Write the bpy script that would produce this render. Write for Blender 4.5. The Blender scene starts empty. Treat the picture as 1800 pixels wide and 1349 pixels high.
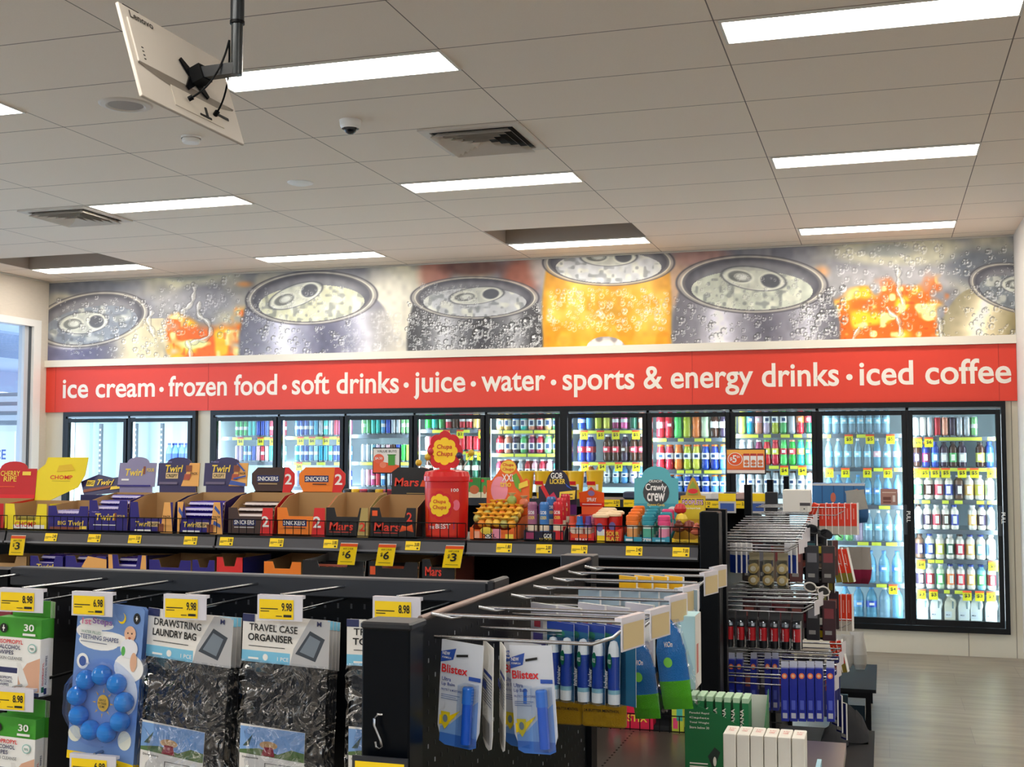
import bpy, math, random
import numpy as np
from mathutils import Vector, Matrix
random.seed(7)
PI = math.pi
S = bpy.context.scene
COL = S.collection
# ---------------------------------------------------------------- camera
CZ = 1.62
FPX, YAW, PITCH = 2134.6, 0.2971, 0.0585
cam = bpy.data.objects.new('camera', bpy.data.cameras.new('camera'))
COL.objects.link(cam)
cam.location = (0, 0, CZ)
cam.rotation_euler = (PI/2 + PITCH, 0, YAW)
cam.data.sensor_fit = 'HORIZONTAL'
cam.data.sensor_width = 36
cam.data.lens = FPX/1800*36
cam.data.clip_start = 0.05
S.camera = cam
# ---------------------------------------------------------------- world + exposure
S.view_settings.view_transform = 'Standard'
S.view_settings.look = 'None'
S.view_settings.gamma = 1
S.view_settings.use_curve_mapping = False
S.view_settings.exposure = 0.88
W = bpy.data.worlds.new('world'); S.world = W
W.use_nodes = True
W.node_tree.nodes['Background'].inputs[0].default_value = (0.62, 0.8, 1.0, 1)
W.node_tree.nodes['Background'].inputs[1].default_value = 4.0
PANEL = 10.5      # ceiling panel emission
LEDW = 4.0       # cooler strip power (W)
# ---------------------------------------------------------------- helpers
_c, _s = math.cos(YAW), math.sin(YAW)
_F = Vector((-_s*math.cos(PITCH), _c*math.cos(PITCH), math.sin(PITCH)))
_R = Vector((_c, _s, 0)); _U = _R.cross(_F)
def at(px, py, **k):
    """point of the place seen at a pixel of the photograph on the plane X=, Y= or Z="""
    r = _F + _R*((px-900)/FPX) - _U*((py-674.5)/FPX)
    a, v = list(k.items())[0]
    i = 'XYZ'.index(a)
    t = (v - (CZ if i == 2 else 0))/r[i]
    return Vector((r[0]*t, r[1]*t, r[2]*t + CZ))
def lin(c):
    if isinstance(c, str):
        c = [int(c[i:i+2], 16)/255 for i in (0, 2, 4)]
    return [x/12.92 if x <= .04045 else ((x+.055)/1.055)**2.4 for x in c]
_M = {}
def mt(c, rough=.5, metal=0., kind='', spec=.5, alpha=1.):
    """procedural material by colour and finish"""
    key = (c if isinstance(c, str) else tuple(c), rough, metal, kind, alpha)
    if key in _M: return _M[key]
    m = bpy.data.materials.new('paint_' + (c if isinstance(c, str) else 'mix')); m.use_nodes = True
    nt = m.node_tree; b = nt.nodes['Principled BSDF']
    col = (*lin(c), 1)
    b.inputs['Base Color'].default_value = col
    b.inputs['Roughness'].default_value = rough
    b.inputs['Metallic'].default_value = metal
    b.inputs['Specular IOR Level'].default_value = spec
    m.diffuse_color = col
    if alpha < 1: b.inputs['Alpha'].default_value = alpha
    if kind == 'crinkle':      # crumpled plastic film
        n = nt.nodes.new('ShaderNodeTexNoise'); n.inputs['Scale'].default_value = 38; n.inputs['Detail'].default_value = 3
        n.inputs['Distortion'].default_value = 1.5
        bp = nt.nodes.new('ShaderNodeBump'); bp.inputs['Strength'].default_value = .9; bp.inputs['Distance'].default_value = .012
        nt.links.new(n.outputs['Fac'], bp.inputs['Height']); nt.links.new(bp.outputs['Normal'], b.inputs['Normal'])
    if kind == 'weave':
        n = nt.nodes.new('ShaderNodeTexWave'); n.inputs['Scale'].default_value = 60; n.bands_direction = 'DIAGONAL'
        bp = nt.nodes.new('ShaderNodeBump'); bp.inputs['Strength'].default_value = .3; bp.inputs['Distance'].default_value = .002
        nt.links.new(n.outputs['Fac'], bp.inputs['Height']); nt.links.new(bp.outputs['Normal'], b.inputs['Normal'])
    if kind == 'grain':        # fine speckle
        n = nt.nodes.new('ShaderNodeTexNoise'); n.inputs['Scale'].default_value = 220
        r = nt.nodes.new('ShaderNodeMapRange'); r.inputs[3].default_value = .93; r.inputs[4].default_value = 1.05
        mx = nt.nodes.new('ShaderNodeMix'); mx.data_type = 'RGBA'; mx.blend_type = 'MULTIPLY'; mx.inputs[0].default_value = 1
        mx.inputs[6].default_value = col
        nt.links.new(n.outputs['Fac'], r.inputs[0]); nt.links.new(r.outputs[0], mx.inputs[7]); nt.links.new(mx.outputs[2], b.inputs['Base Color'])
    if kind in ('glass', 'film'):
        nt.nodes.remove(b)
        out = nt.nodes['Material Output']
        t = nt.nodes.new('ShaderNodeBsdfTransparent'); t.inputs[0].default_value = col
        g = nt.nodes.new('ShaderNodeBsdfGlossy'); g.inputs['Roughness'].default_value = rough; g.inputs[0].default_value = (1, 1, 1, 1)
        lw = nt.nodes.new('ShaderNodeLayerWeight'); lw.inputs[0].default_value = .5
        pw = nt.nodes.new('ShaderNodeMath'); pw.operation = 'POWER'; pw.inputs[1].default_value = 4; nt.links.new(lw.outputs['Facing'], pw.inputs[0])
        f = nt.nodes.new('ShaderNodeMapRange'); f.inputs[3].default_value = .05; f.inputs[4].default_value = .9; nt.links.new(pw.outputs[0], f.inputs[0])
        x = nt.nodes.new('ShaderNodeMixShader')
        if kind == 'film':
            n = nt.nodes.new('ShaderNodeTexNoise'); n.inputs['Scale'].default_value = 13; n.inputs['Detail'].default_value = 2; n.inputs['Distortion'].default_value = 1.6; tc = nt.nodes.new('ShaderNodeTexCoord'); nt.links.new(tc.outputs['Object'], n.inputs[0])
            bp = nt.nodes.new('ShaderNodeBump'); bp.inputs['Strength'].default_value = 1; bp.inputs['Distance'].default_value = .16
            nt.links.new(n.outputs['Fac'], bp.inputs['Height']); nt.links.new(bp.outputs['Normal'], g.inputs['Normal'])
            ad = nt.nodes.new('ShaderNodeMath'); ad.operation = 'ADD'; ad.inputs[1].default_value = .12
            nt.links.new(f.outputs[0], ad.inputs[0]); nt.links.new(ad.outputs[0], x.inputs[0])
        else:
            nt.links.new(f.outputs[0], x.inputs[0])
        nt.links.new(t.outputs[0], x.inputs[1]); nt.links.new(g.outputs[0], x.inputs[2]); nt.links.new(x.outputs[0], out.inputs[0])
    if kind == 'emit':
        b.inputs['Emission Color'].default_value = col
        b.inputs['Emission Strength'].default_value = rough
        b.inputs['Roughness'].default_value = .5
    _M[key] = m
    return m
_T = {}
def tgeo(s, bold):
    k = (s, bold)
    if k not in _T:
        c = bpy.data.curves.new('t', 'FONT'); c.body = s; c.resolution_u = 2 if bold < .9 else 5; c.offset = .022*bold if bold < 1 else .017
        o = bpy.data.objects.new('t', c); COL.objects.link(o)
        me = bpy.data.meshes.new_from_object(o.evaluated_get(bpy.context.evaluated_depsgraph_get()))
        v = [(p.co.x, p.co.y) for p in me.vertices]; f = [tuple(p.vertices) for p in me.polygons]
        bpy.data.objects.remove(o); bpy.data.curves.remove(c); bpy.data.meshes.remove(me)
        if not v: v = [(0, 0)]
        xs = [p[0] for p in v]; ys = [p[1] for p in v]
        _T[k] = (v, f, min(xs), max(xs), min(ys), max(ys))
    return _T[k]
class MB:
    """collects shapes and links them as ONE mesh object"""
    def __init__(s): s.v = []; s.f = []; s.mi = []; s.sm = []; s.mats = []; s.T = None
    def _m(s, m):
        if m not in s.mats: s.mats.append(m)
        return s.mats.index(m)
    def add(s, vs, fs, m, smooth=False):
        o = len(s.v); k = s._m(m)
        s.v += [tuple(s.T @ Vector(p)) for p in vs] if s.T else [tuple(p) for p in vs]
        for f in fs:
            s.f.append(tuple(i+o for i in f)); s.mi.append(k); s.sm.append(smooth)
        return s
    def poly(s, pts, m): return s.add(pts, [tuple(range(len(pts)))], m)
    def box(s, a, b, m, bev=0):
        (x0, y0, z0), (x1, y1, z1) = a, b
        if bev:
            e = bev
            ring = lambda x0, y0, x1, y1, z: [(x0+e, y0, z), (x1-e, y0, z), (x1, y0+e, z), (x1, y1-e, z), (x1-e, y1, z), (x0+e, y1, z), (x0, y1-e, z), (x0, y0+e, z)]
            vs = [*ring(x0+e, y0+e, x1-e, y1-e, z0), *ring(x0, y0, x1, y1, z0+e), *ring(x0, y0, x1, y1, z1-e), *ring(x0+e, y0+e, x1-e, y1-e, z1)]
            fs = [tuple(range(7, -1, -1)), tuple(range(24, 32))]
            for k in range(3):
                for i in range(8): fs.append((k*8+i, k*8+(i+1) % 8, k*8+8+(i+1) % 8, k*8+8+i))
            return s.add(vs, fs, m)
        vs = [(x0, y0, z0), (x1, y0, z0), (x1, y1, z0), (x0, y1, z0), (x0, y0, z1), (x1, y0, z1), (x1, y1, z1), (x0, y1, z1)]
        return s.add(vs, [(3, 2, 1, 0), (4, 5, 6, 7), (0, 1, 5, 4), (1, 2, 6, 5), (2, 3, 7, 6), (3, 0, 4, 7)], m)
    def tube(s, pts, r, m, n=8, caps=True):
        pts = [Vector(p) for p in pts]; vs = []; fs = []
        for i, p in enumerate(pts):
            d = (pts[min(i+1, len(pts)-1)] - pts[max(i-1, 0)]).normalized()
            a = d.cross(Vector((0, 0, 1)) if abs(d.z) < .9 else Vector((1, 0, 0))).normalized(); b = d.cross(a)
            rr = r[i] if isinstance(r, (list, tuple)) else r
            for k in range(n):
                t = 2*PI*k/n; vs.append(p + a*math.cos(t)*rr + b*math.sin(t)*rr)
        for i in range(len(pts)-1):
            for k in range(n): fs.append((i*n+k, i*n+(k+1) % n, (i+1)*n+(k+1) % n, (i+1)*n+k))
        s.add(vs, fs, m, True)
        if caps:
            s.add(vs[:n], [tuple(range(n))], m); s.add(vs[-n:], [tuple(range(n-1, -1, -1))], m)
        return s
    def lathe(s, prof, m, n=14, o=(0, 0, 0), sx=1, sy=1, smooth=True):
        """prof = (radius, z[, material]); a material switches from that ring up"""
        cur = m
        for i in range(len(prof)-1):
            if len(prof[i]) > 2: cur = prof[i][2]
            r0, z0 = prof[i][:2]; r1, z1 = prof[i+1][:2]
            vs = []
            for r, z in ((r0, z0), (r1, z1)):
                for k in range(n):
                    t = 2*PI*k/n; vs.append((o[0]+r*sx*math.cos(t), o[1]+r*sy*math.sin(t), o[2]+z))
            s.add(vs, [(k, (k+1) % n, n+(k+1) % n, n+k) for k in range(n)], cur, smooth)
        return s
    def ball(s, c, r, m, n=8, sz=1):
        pr = [(r*math.sin(PI*i/n), -r*sz*math.cos(PI*i/n)) for i in range(n+1)]
        return s.lathe(pr, m, n+2, c)
    def prism(s, pts, d, m, ms=None):
        """closed outline of 3-D points pushed along d"""
        n = len(pts); d = Vector(d); a = [Vector(p) for p in pts]; b = [p+d for p in a]
        s.add(a, [tuple(range(n))], m); s.add(b, [tuple(range(n-1, -1, -1))], ms or m)
        return s.add(a+b, [(i, n+i, n+(i+1) % n, (i+1) % n) for i in range(n)], ms or m)
    def text(s, t, o, m, w=None, h=None, u=(1, 0, 0), v=(0, 0, 1), bold=.5, sl=0, cen=False):
        g = tgeo(t, bold); vv, ff, x0, x1, y0, y1 = g
        kx = w/max(x1-x0, 1e-6) if w else None; ky = h/max(y1-y0, 1e-6) if h else None
        kx = kx or ky; ky = ky or kx
        if kx is None: return s
        u = Vector(u).normalized(); v = Vector(v).normalized(); nrm = u.cross(v)*.0006; o = Vector(o)
        if cen: o = o - u*(x1-x0)*kx/2
        return s.add([o + u*((x-x0)*kx + sl*(y-y0)*ky) + v*((y-y0)*ky) + nrm for x, y in vv], ff, m)
    def lab(s, o, u, v, w, h, items, lift=.0003):
        """flat print on a face: items = (x0,y0,x1,y1,mat) rects, ('e',cx,cy,rx,ry,mat), ('p',pts,mat), ('t',str,x,y,w,h,mat) in 0..1"""
        u = Vector(u).normalized(); v = Vector(v).normalized(); n = u.cross(v); o = Vector(o)
        for k, it in enumerate(items):
            q = n*(lift*(k+1.5))
            P = lambda x, y: o + u*(x*w) + v*(y*h) + q
            if it[0] == 'e':
                _, cx, cy, rx, ry, m = it; s.poly([P(cx+rx*math.cos(a*PI/9), cy+ry*math.sin(a*PI/9)) for a in range(18)], m)
            elif it[0] == 'p': s.poly([P(*p) for p in it[1]], it[2])
            elif it[0] == 't':
                _, t, x, y, tw, th, m = it[:7]; s.text(t, P(x, y), m, tw*w, th*h, u, v, it[7] if len(it) > 7 else .5, it[8] if len(it) > 8 else 0)
            else: x0, y0, x1, y1, m = it; s.poly([P(x0, y0), P(x1, y0), P(x1, y1), P(x0, y1)], m)
        return s
    def mesh(s, name):
        me = bpy.data.meshes.new(name)
        me.from_pydata(s.v, [], s.f)
        for m in s.mats: me.materials.append(m)
        me.polygons.foreach_set('material_index', s.mi); me.polygons.foreach_set('use_smooth', s.sm)
        me.update()
        return me
    def build(s, name, parent=None, loc=None, rz=0):
        o = bpy.data.objects.new(name, s.mesh(name)); COL.objects.link(o)
        if parent: o.parent = parent
        if loc is not None: o.location = loc
        if rz: o.rotation_euler.z = rz
        return o
def tag(o, label, cat, group=None, kind=None):
    if label: o['label'] = label
    if cat: o['category'] = cat
    if group: o['group'] = group
    if kind: o['kind'] = kind
    return o
def empty(name, label, cat, loc=(0, 0, 0), rz=0, group=None):
    o = bpy.data.objects.new(name, None); COL.objects.link(o); o.location = loc; o.rotation_euler.z = rz
    o.empty_display_size = .05
    return tag(o, label, cat, group)
def struct(name, mb):
    o = mb.build(name); o['kind'] = 'structure'; return o
def dup(o, loc=None, rot=None, label=None, group=None, parent=None):
    r = o.copy(); COL.objects.link(r); r.parent = parent
    if loc is not None: r.location = loc
    if rot is not None: r.rotation_euler = rot
    if label: r['label'] = label
    if group: r['group'] = group
    for ch in KIDS.get(o.name, []) if False else [c for c in o.children]:
        dup(ch, parent=r)
    return r
ORD = ['first', 'second', 'third', 'fourth', 'fifth', 'sixth', 'seventh', 'eighth', 'ninth', 'tenth', 'eleventh', 'twelfth', 'thirteenth', 'fourteenth', 'fifteenth', 'sixteenth']
NUM = ['one', 'two', 'three', 'four', 'five', 'six', 'seven', 'eight', 'nine', 'ten', 'eleven', 'twelve', 'thirteen', 'fourteen', 'fifteen', 'sixteen']
BLK = mt('05080d', .42, spec=.14); BLKM = BLK; CHR = mt('c9c9cc', .2, 1.); WHT = mt('e9e6df', .55); WHP = mt('f2f1ee', .4)
YEL = mt('ffd800', .5); TIC = mt('161616', .6); ORG = mt('f15a22', .5); KRF = mt('b08a5c', .8, kind='grain'); RED = mt('d81f26', .4)
NAVY = mt('1e1f5e', .5); CLR = mt('dfe4ea', .12, kind='glass'); PLAS = mt('e4e3ee', .25, alpha=.75)

# ================================================================ the room
CH, WY, LX, RX = 3.401, 10.52, -8.22, 1.03
GX0, GY0 = -.631, 6.719
# ceiling: one tile per cell, with holes for the recesses
VOID = [(-2, 4), (-6, 4)]
def tile_mat():
    m = bpy.data.materials.new('ceiling_tile'); m.use_nodes = True; nt = m.node_tree; b = nt.nodes['Principled BSDF']
    tc = nt.nodes.new('ShaderNodeTexCoord'); sp = nt.nodes.new('ShaderNodeSeparateXYZ'); nt.links.new(tc.outputs['Object'], sp.inputs[0])
    def mth(op, a, b_=None, c=None):
        n = nt.nodes.new('ShaderNodeMath'); n.operation = op
        for i, q in enumerate((a, b_, c)):
            if q is None: continue
            if isinstance(q, (int, float)): n.inputs[i].default_value = q
            else: nt.links.new(q, n.inputs[i])
        return n.outputs[0]
    def dist(ax, off, per):
        t = mth('SUBTRACT', sp.outputs[ax], off)
        t = mth('DIVIDE', t, per); t = mth('ADD', t, 100.5); t = mth('FRACT', t); t = mth('SUBTRACT', t, .5); t = mth('ABSOLUTE', t)
        return mth('MULTIPLY', t, per)
    dy = dist(1, GY0, .6)
    t = mth('FRACT', mth('ADD', mth('DIVIDE', mth('SUBTRACT', sp.outputs[0], GX0), 1.2), 100.5)); dx = mth('MULTIPLY', mth('SUBTRACT', t, .5), 1.2)
    gx = mth('LESS_THAN', mth('ABSOLUTE', mth('ADD', dx, .011)), .0028)
    gy = mth('LESS_THAN', mth('ABSOLUTE', mth('SUBTRACT', dy, .0)), .0035)
    g = mth('MAXIMUM', gx, gy)
    n = nt.nodes.new('ShaderNodeTexNoise'); n.inputs['Scale'].default_value = 160; n.inputs['Detail'].default_value = 4
    nt.links.new(tc.outputs['Object'], n.inputs[0])
    cr = nt.nodes.new('ShaderNodeMix'); cr.data_type = 'RGBA'; cr.inputs[6].default_value = (*lin('ebdfd0'), 1); cr.inputs[7].default_value = (*lin('f4e8da'), 1)
    nt.links.new(n.outputs[0], cr.inputs[0])
    mx = nt.nodes.new('ShaderNodeMix'); mx.data_type = 'RGBA'; mx.inputs[7].default_value = (*lin('7d736b'), 1)
    nt.links.new(g, mx.inputs[0]); nt.links.new(cr.outputs[2], mx.inputs[6]); nt.links.new(mx.outputs[2], b.inputs['Base Color'])
    b.inputs['Roughness'].default_value = .9
    return m
TM = tile_mat()
mb = MB()
for i in range(-9, 6):
    for r in range(-17, 7):
        if (i, r) in VOID: continue
        x0, x1 = max(GX0+1.2*i, LX-.1), min(GX0+1.2*i+1.2, 5.1)
        y0, y1 = GY0+.6*r, min(GY0+.6*r+.6, WY+.1)
        if x1 <= x0 or y1 <= y0: continue
        mb.poly([(x0, y0, CH), (x0, y1, CH), (x1, y1, CH), (x1, y0, CH)], TM)
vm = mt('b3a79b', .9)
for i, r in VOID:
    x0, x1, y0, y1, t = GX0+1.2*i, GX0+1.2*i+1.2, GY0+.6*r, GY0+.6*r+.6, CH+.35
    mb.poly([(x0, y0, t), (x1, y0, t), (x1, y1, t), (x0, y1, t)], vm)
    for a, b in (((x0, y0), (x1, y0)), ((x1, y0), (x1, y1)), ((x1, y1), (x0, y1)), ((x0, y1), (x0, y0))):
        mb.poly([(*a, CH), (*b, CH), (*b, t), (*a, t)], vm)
struct('ceiling', mb)
def floor_mat():
    m = bpy.data.materials.new('floor_vinyl'); m.use_nodes = True; nt = m.node_tree; b = nt.nodes['Principled BSDF']
    tc = nt.nodes.new('ShaderNodeTexCoord')
    br = nt.nodes.new('ShaderNodeTexBrick'); br.inputs['Scale'].default_value = 1; br.inputs['Brick Width'].default_value = .92; br.inputs['Row Height'].default_value = .46
    br.inputs['Mortar Size'].default_value = .0015; br.inputs['Color1'].default_value = (*lin('857a6b'), 1); br.inputs['Color2'].default_value = (*lin('938878'), 1); br.inputs['Mortar'].default_value = (*lin('6b6259'), 1)
    mp = nt.nodes.new('ShaderNodeMapping'); mp.inputs['Scale'].default_value = (1.2, 6, 1)
    n = nt.nodes.new('ShaderNodeTexNoise'); n.inputs['Scale'].default_value = 2.2; n.inputs['Detail'].default_value = 6
    r = nt.nodes.new('ShaderNodeMapRange'); r.inputs[1].default_value = .3; r.inputs[2].default_value = .7; r.inputs[3].default_value = .72; r.inputs[4].default_value = 1.12
    mx = nt.nodes.new('ShaderNodeMix'); mx.data_type = 'RGBA'; mx.blend_type = 'MULTIPLY'; mx.inputs[0].default_value = 1
    L = nt.links.new
    L(tc.outputs['Object'], br.inputs[0]); L(tc.outputs['Object'], mp.inputs[0]); L(mp.outputs[0], n.inputs[0]); L(n.outputs[0], r.inputs[0])
    L(br.outputs[0], mx.inputs[6]); L(r.outputs[0], mx.inputs[7]); L(mx.outputs[2], b.inputs['Base Color'])
    b.inputs['Roughness'].default_value = .36
    return m
mb = MB(); mb.poly([(LX-.2, -4, 0), (5.2, -4, 0), (5.2, WY+.05, 0), (LX-.2, WY+.05, 0)], floor_mat()); struct('floor', mb)
WALL = mt('ddd3c5', .6, kind='grain'); WALLR = mt('dcd8d2', .6); WALLB = mt('d9d1bd', .55)
# openings of the cooler bank in the back wall: (x0, x1, z0, z1)
KZ0, KZ1 = .19, 2.05
BAYS = [(-7.98, -6.45, 2), (-6.285, -2.725, 5), (-2.725, .935, 5)]
mb = MB()
segs = [(LX, -7.98), (-6.45, -6.285), (.935, RX)]
for a, b in segs: mb.box((a, WY, KZ0), (b, WY+.08, KZ1), WALLB)
mb.box((LX, WY, 0), (RX, WY+.08, KZ0), WALLB)
mb.box((LX, WY, KZ1), (RX, WY+.08, CH+.02), WALL)
for x in (-7.87, -6.33, .62, .98): mb.box((x, WY-.0015, 0), (x+.006, WY, KZ0 if -7 < x < .9 else KZ1), mt('8d8678', .7))
for a, b, n in (((.975, .985), 0, 0),): pass
struct('wall_back', mb)
# left wall with the shop window
WT, WYE = 2.985, 10.4
mb = MB()
mb.box((LX-.15, -4, WT), (LX, WY+.1, CH+.02), WALL); mb.box((LX-.15, WYE, 0), (LX, WY+.1, WT), WALL); mb.box((LX-.15, -4, 0), (LX, 2.0, WT), WALL)
mb.box((LX-.15, 2.0, 0), (LX, WYE, .1), WALL)
struct('wall_left', mb)
fr = MB()
fr.box((LX-.12, 2, WT-.07), (LX+.012, WYE, WT), WHP); fr.box((LX-.12, WYE-.11, .1), (LX+.012, WYE, WT-.07), WHP)
fr.box((LX-.1, WYE-.14, .1), (LX-.02, WYE-.11, WT-.07), mt('4b5058', .4)); fr.box((LX-.1, WYE-.2, .1), (LX-.03, WYE-.14, WT-.07), mt('c8ccd2', .3))
for y in (3.9, 5.8, 7.9): fr.box((LX-.1, y, .1), (LX-.02, y+.06, WT-.07), WHP)
fr.box((LX-.12, 2, .1), (LX+.012, WYE, .16), WHP)
w = struct('window_1', fr)
g = MB(); g.poly([(LX-.06, 2, .16), (LX-.06, WYE-.2, .16), (LX-.06, WYE-.2, WT-.07), (LX-.06, 2, WT-.07)], CLR); g.build('glass_pane', w)
mb = MB(); mb.box((RX, 8.2, 0), (RX+.25, WY+.1, CH+.02), WALLR); struct('wall_right', mb)
WALL2 = mt('f2eee8', .6)
mb = MB(); mb.box((5.0, -4, 0), (5.15, 8.2, CH+.02), WALL2); mb.box((RX+.25, 8.2, 0), (5.15, 8.35, CH+.02), WALL); struct('wall_side', mb)
mb = MB(); mb.box((LX-.2, -4.15, 0), (5.2, -4, CH+.02), WALL2); struct('wall_rear', mb)
MZ0, BZ1, BZ0 = 1.62+.963, 1.62+.8986, 1.62+.43
mb = MB(); mb.box((LX, WY-.045, BZ1-.004), (RX, WY, MZ0), mt('f0e9da', .5)); struct('trim_1', mb)
mb = MB(); mb.tube([(LX, WY-.01, CH-.006), (RX, WY-.01, CH-.006)], .01, mt('cfc9c0', .6), 4); mb.tube([(LX+.01, 8, CH-.006), (LX+.01, WY, CH-.006)], .01, mt('cfc9c0', .6), 4); struct('trim_2', mb)
# outside the window
o = MB(); o.poly([(-30, -20, -.02), (LX-.15, -20, -.02), (LX-.15, 60, -.02), (-30, 60, -.02)], mt('9a9a98', .9)); struct('ground', o)
o = MB()
for k in range(24): o.box((-9.75-.065*k*1.6, 6, 3.02+.0*k), (-9.71-.065*k*1.6, 30, 3.05), mt('7f8da8', .6))
o.box((-14.5, 6, 3.05), (LX-.16, 30, 3.09), mt('b9c6e0', .6)); o.box((-14.6, 6, 2.7), (-14.45, 30, 3.1), mt('8b97ad', .5))
tag(o.build('awning'), 'ribbed pale awning soffit above the footpath outside the shop window', 'awning')
p0, p1, p2 = at(-40, 760, Y=13.), at(34, 760, Y=13.), at(30, 690, Y=13.)
e = empty('ice_freezer', 'grey outdoor ice freezer with louvred top beyond the shop window', 'freezer', (p1.x-.6, 13.3, 0))
o = MB(); w = .6; zz = p2.z
o.box((-w, -.3, 0), (w, .4, zz-.42), mt('e8ecf4', .5)); o.box((-w, -.26, zz-.42), (w, .4, zz), mt('8a9098', .4)); o.box((w, -.28, 0), (w+.02, .42, zz-.02), mt('3c4a60', .5)); o.build('body', e)
o = MB()
for k in range(3): o.box((-w, -.3, zz-.36+.12*k), (w-.02, -.26, zz-.29+.12*k), mt('c9cdd2', .4))
o.build('louvre', e)
o = MB(); o.box((-w+.03, -.32, .1), (w-.05, -.3, zz-.5), mt('f4f6fc', .4)); o.text('ICE', (w-.40, -.321, zz-.86), mt('3a5ab0', .5), w=.22, h=.13, bold=.8); o.build('door', e)
# ================================================================ mural
def mural():
    nx, nz = 1900, 172
    X = np.linspace(LX+.002, RX-.002, nx); Z = np.linspace(MZ0, CH-.003, nz)
    XX, ZZ = np.meshgrid(X, Z)
    F, R, U = np.array(_F), np.array(_R), np.array(_U)
    P = np.stack([XX, np.full_like(XX, WY), ZZ-CZ], -1)
    d = P@F; px = 900+FPX*(P@R)/d; py = 674.5-FPX*(P@U)/d
    rs = np.random.RandomState(3)
    def noise(sc, seed):
        r = np.random.RandomState(seed); g = r.rand(60, 400)
        u = px/sc; v = (py-380)/sc
        i = np.floor(u).astype(int) % 399; j = np.floor(v).astype(int) % 59; fu = u-np.floor(u); fv = v-np.floor(v)
        fu = fu*fu*(3-2*fu); fv = fv*fv*(3-2*fv)
        return (g[j, i]*(1-fu)+g[j, i+1]*fu)*(1-fv)+(g[j+1, i]*(1-fu)+g[j+1, i+1]*fu)*fv
    C = np.zeros(XX.shape+(3,)) + np.array([.55, .55, .58])
    n1, n2, n3 = noise(60, 1), noise(22, 2), noise(9, 5)
    def ss(a, b, x): t = np.clip((x-a)/(b-a), 0, 1); return t*t*(3-2*t)
    def mix(mask, col):
        nonlocal C
        col = np.array(col, float)
        C = C*(1-mask[..., None]) + col*mask[..., None]
    mix(ss(.3, .8, n1), (.82, .80, .70)); mix(ss(.45, .9, n2)*.5, (.40, .41, .47))
    # soft blurred background cans
    def blob(cx, cy, rx, ry, col, a=1, soft=.6):
        q = np.hypot((px-cx)/rx, (py-cy)/ry); mix(a*(1-ss(1-soft, 1, q)), col)
    def ell(cx, cy, rx, ry, rot):
        c, s_ = math.cos(rot), math.sin(rot); x = (px-cx)*c+(py-cy)*s_; y = -(px-cx)*s_+(py-cy)*c
        return np.hypot(x/rx, y/ry), x/rx, y/ry
    blob(330, 480, 110, 30, (.88, .87, .76), .9); blob(330, 483, 60, 16, (.6, .62, .6), .8); blob(350, 530, 120, 30, (.62, .62, .66), .8)
    blob(160, 505, 110, 20, (.42, .44, .5), .9)
    blob(690, 540, 80, 90, (.86, .84, .78), 1); blob(765, 480, 40, 50, (.72, .45, .38), .8); blob(915, 490, 45, 55, (.70, .42, .34), .85); blob(830, 470, 80, 22, (.42, .26, .24), .8)
    blob(960, 470, 40, 50, (.80, .76, .74), .8); blob(1190, 500, 50, 60, (.78, .62, .5), .8); blob(1230, 450, 70, 26, (.75, .55, .5), .7)
    blob(1580, 440, 150, 36, (.78, .77, .68), 1, .4); blob(1560, 440, 70, 16, (.58, .6, .6), .8); blob(1570, 490, 170, 34, (.70, .69, .70), .8); blob(1730, 470, 90, 50, (.42, .45, .50), .9)
    def fire(x0, x1, y0, y1):
        qx = px+34*(noise(14, 41)-.5); m = ss(x0-12, x0+14, qx)*(1-ss(x1-14, x1+12, qx))*ss(y0-14, y0+14, py+40*(n2-.5)+.35*(x0-px)*(.5 if x0 < 420 else -.5))*(1-ss(y1-5, y1+10, py))
        mix(m, (.98, .42, .08)); mix(m*ss(.45, .75, noise(26, 9)), (1., .78, .15)); mix(m*ss(.62, .8, noise(16, 11)), (.95, .93, .62)); mix(m*ss(.8, .95, n3)*.7, (.86, .30, .06))
    fire(298, 418, 560, 640); fire(418, 450, 540, 600); fire(1465, 1650, 525, 610); blob(430, 500, 22, 9, (1, .62, .3), .6, .9); blob(1444, 478, 22, 18, (1, .66, .35), .6, .9)
    def drops(n, cx, cy, rx, ry, r0, r1, test=None, seed=1, dark=.35, hi=.98, al=1):
        nonlocal C
        r = np.random.RandomState(seed)
        for k in range(n):
            x, y = cx+rx*(2*r.rand()-1), cy+ry*(2*r.rand()-1)
            if test and not test(x, y): continue
            R0 = r0+(r1-r0)*r.rand()**2.5
            i = np.searchsorted(px[0], x); w = int(R0*1.4)+3
            a, b = max(0, i-w), min(nx, i+w)
            if a >= b: continue
            q = np.hypot((px[:, a:b]-x)/R0, (py[:, a:b]-y)/(R0*1.1))
            sub = C[:, a:b]
            inner = np.clip(1-q, 0, 1) > 0
            e = ((q > .62) & (q <= 1))
            dy = (py[:, a:b]-y)/R0; dx = (px[:, a:b]-x)/R0
            sh = np.where(dy+dx > .1, hi, dark)
            sub[e] = sub[e]*(1-.7*al)+(sh[e][:, None])*.7*al
            hl = np.hypot(dx+.3, dy+.35) < .28
            sub[hl] = sub[hl]*(1-al)+al*.97
    def can(cx, cy, rx, ry, rot, bx0, bx1, lid, body, tab, dark=.0, bw=.16, glass=False):
        # body below the rim: shoulders bulge outward
        t = np.clip((py-cy)/110, 0, 1); l = cx-rx+(bx0-(cx-rx))*np.sqrt(np.clip(t*1.6, 0, 1)); rr = cx+rx+(bx1-(cx+rx))*np.sqrt(np.clip(t*1.6, 0, 1))
        u = (px-l)/(rr-l+1e-6); m = (py > cy)*(u > 0)*(u < 1)*ss(0, .03, u)*(1-ss(.97, 1, u))
        sh = .35+.65*np.sin(np.clip(u, 0, 1)*PI)
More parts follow.
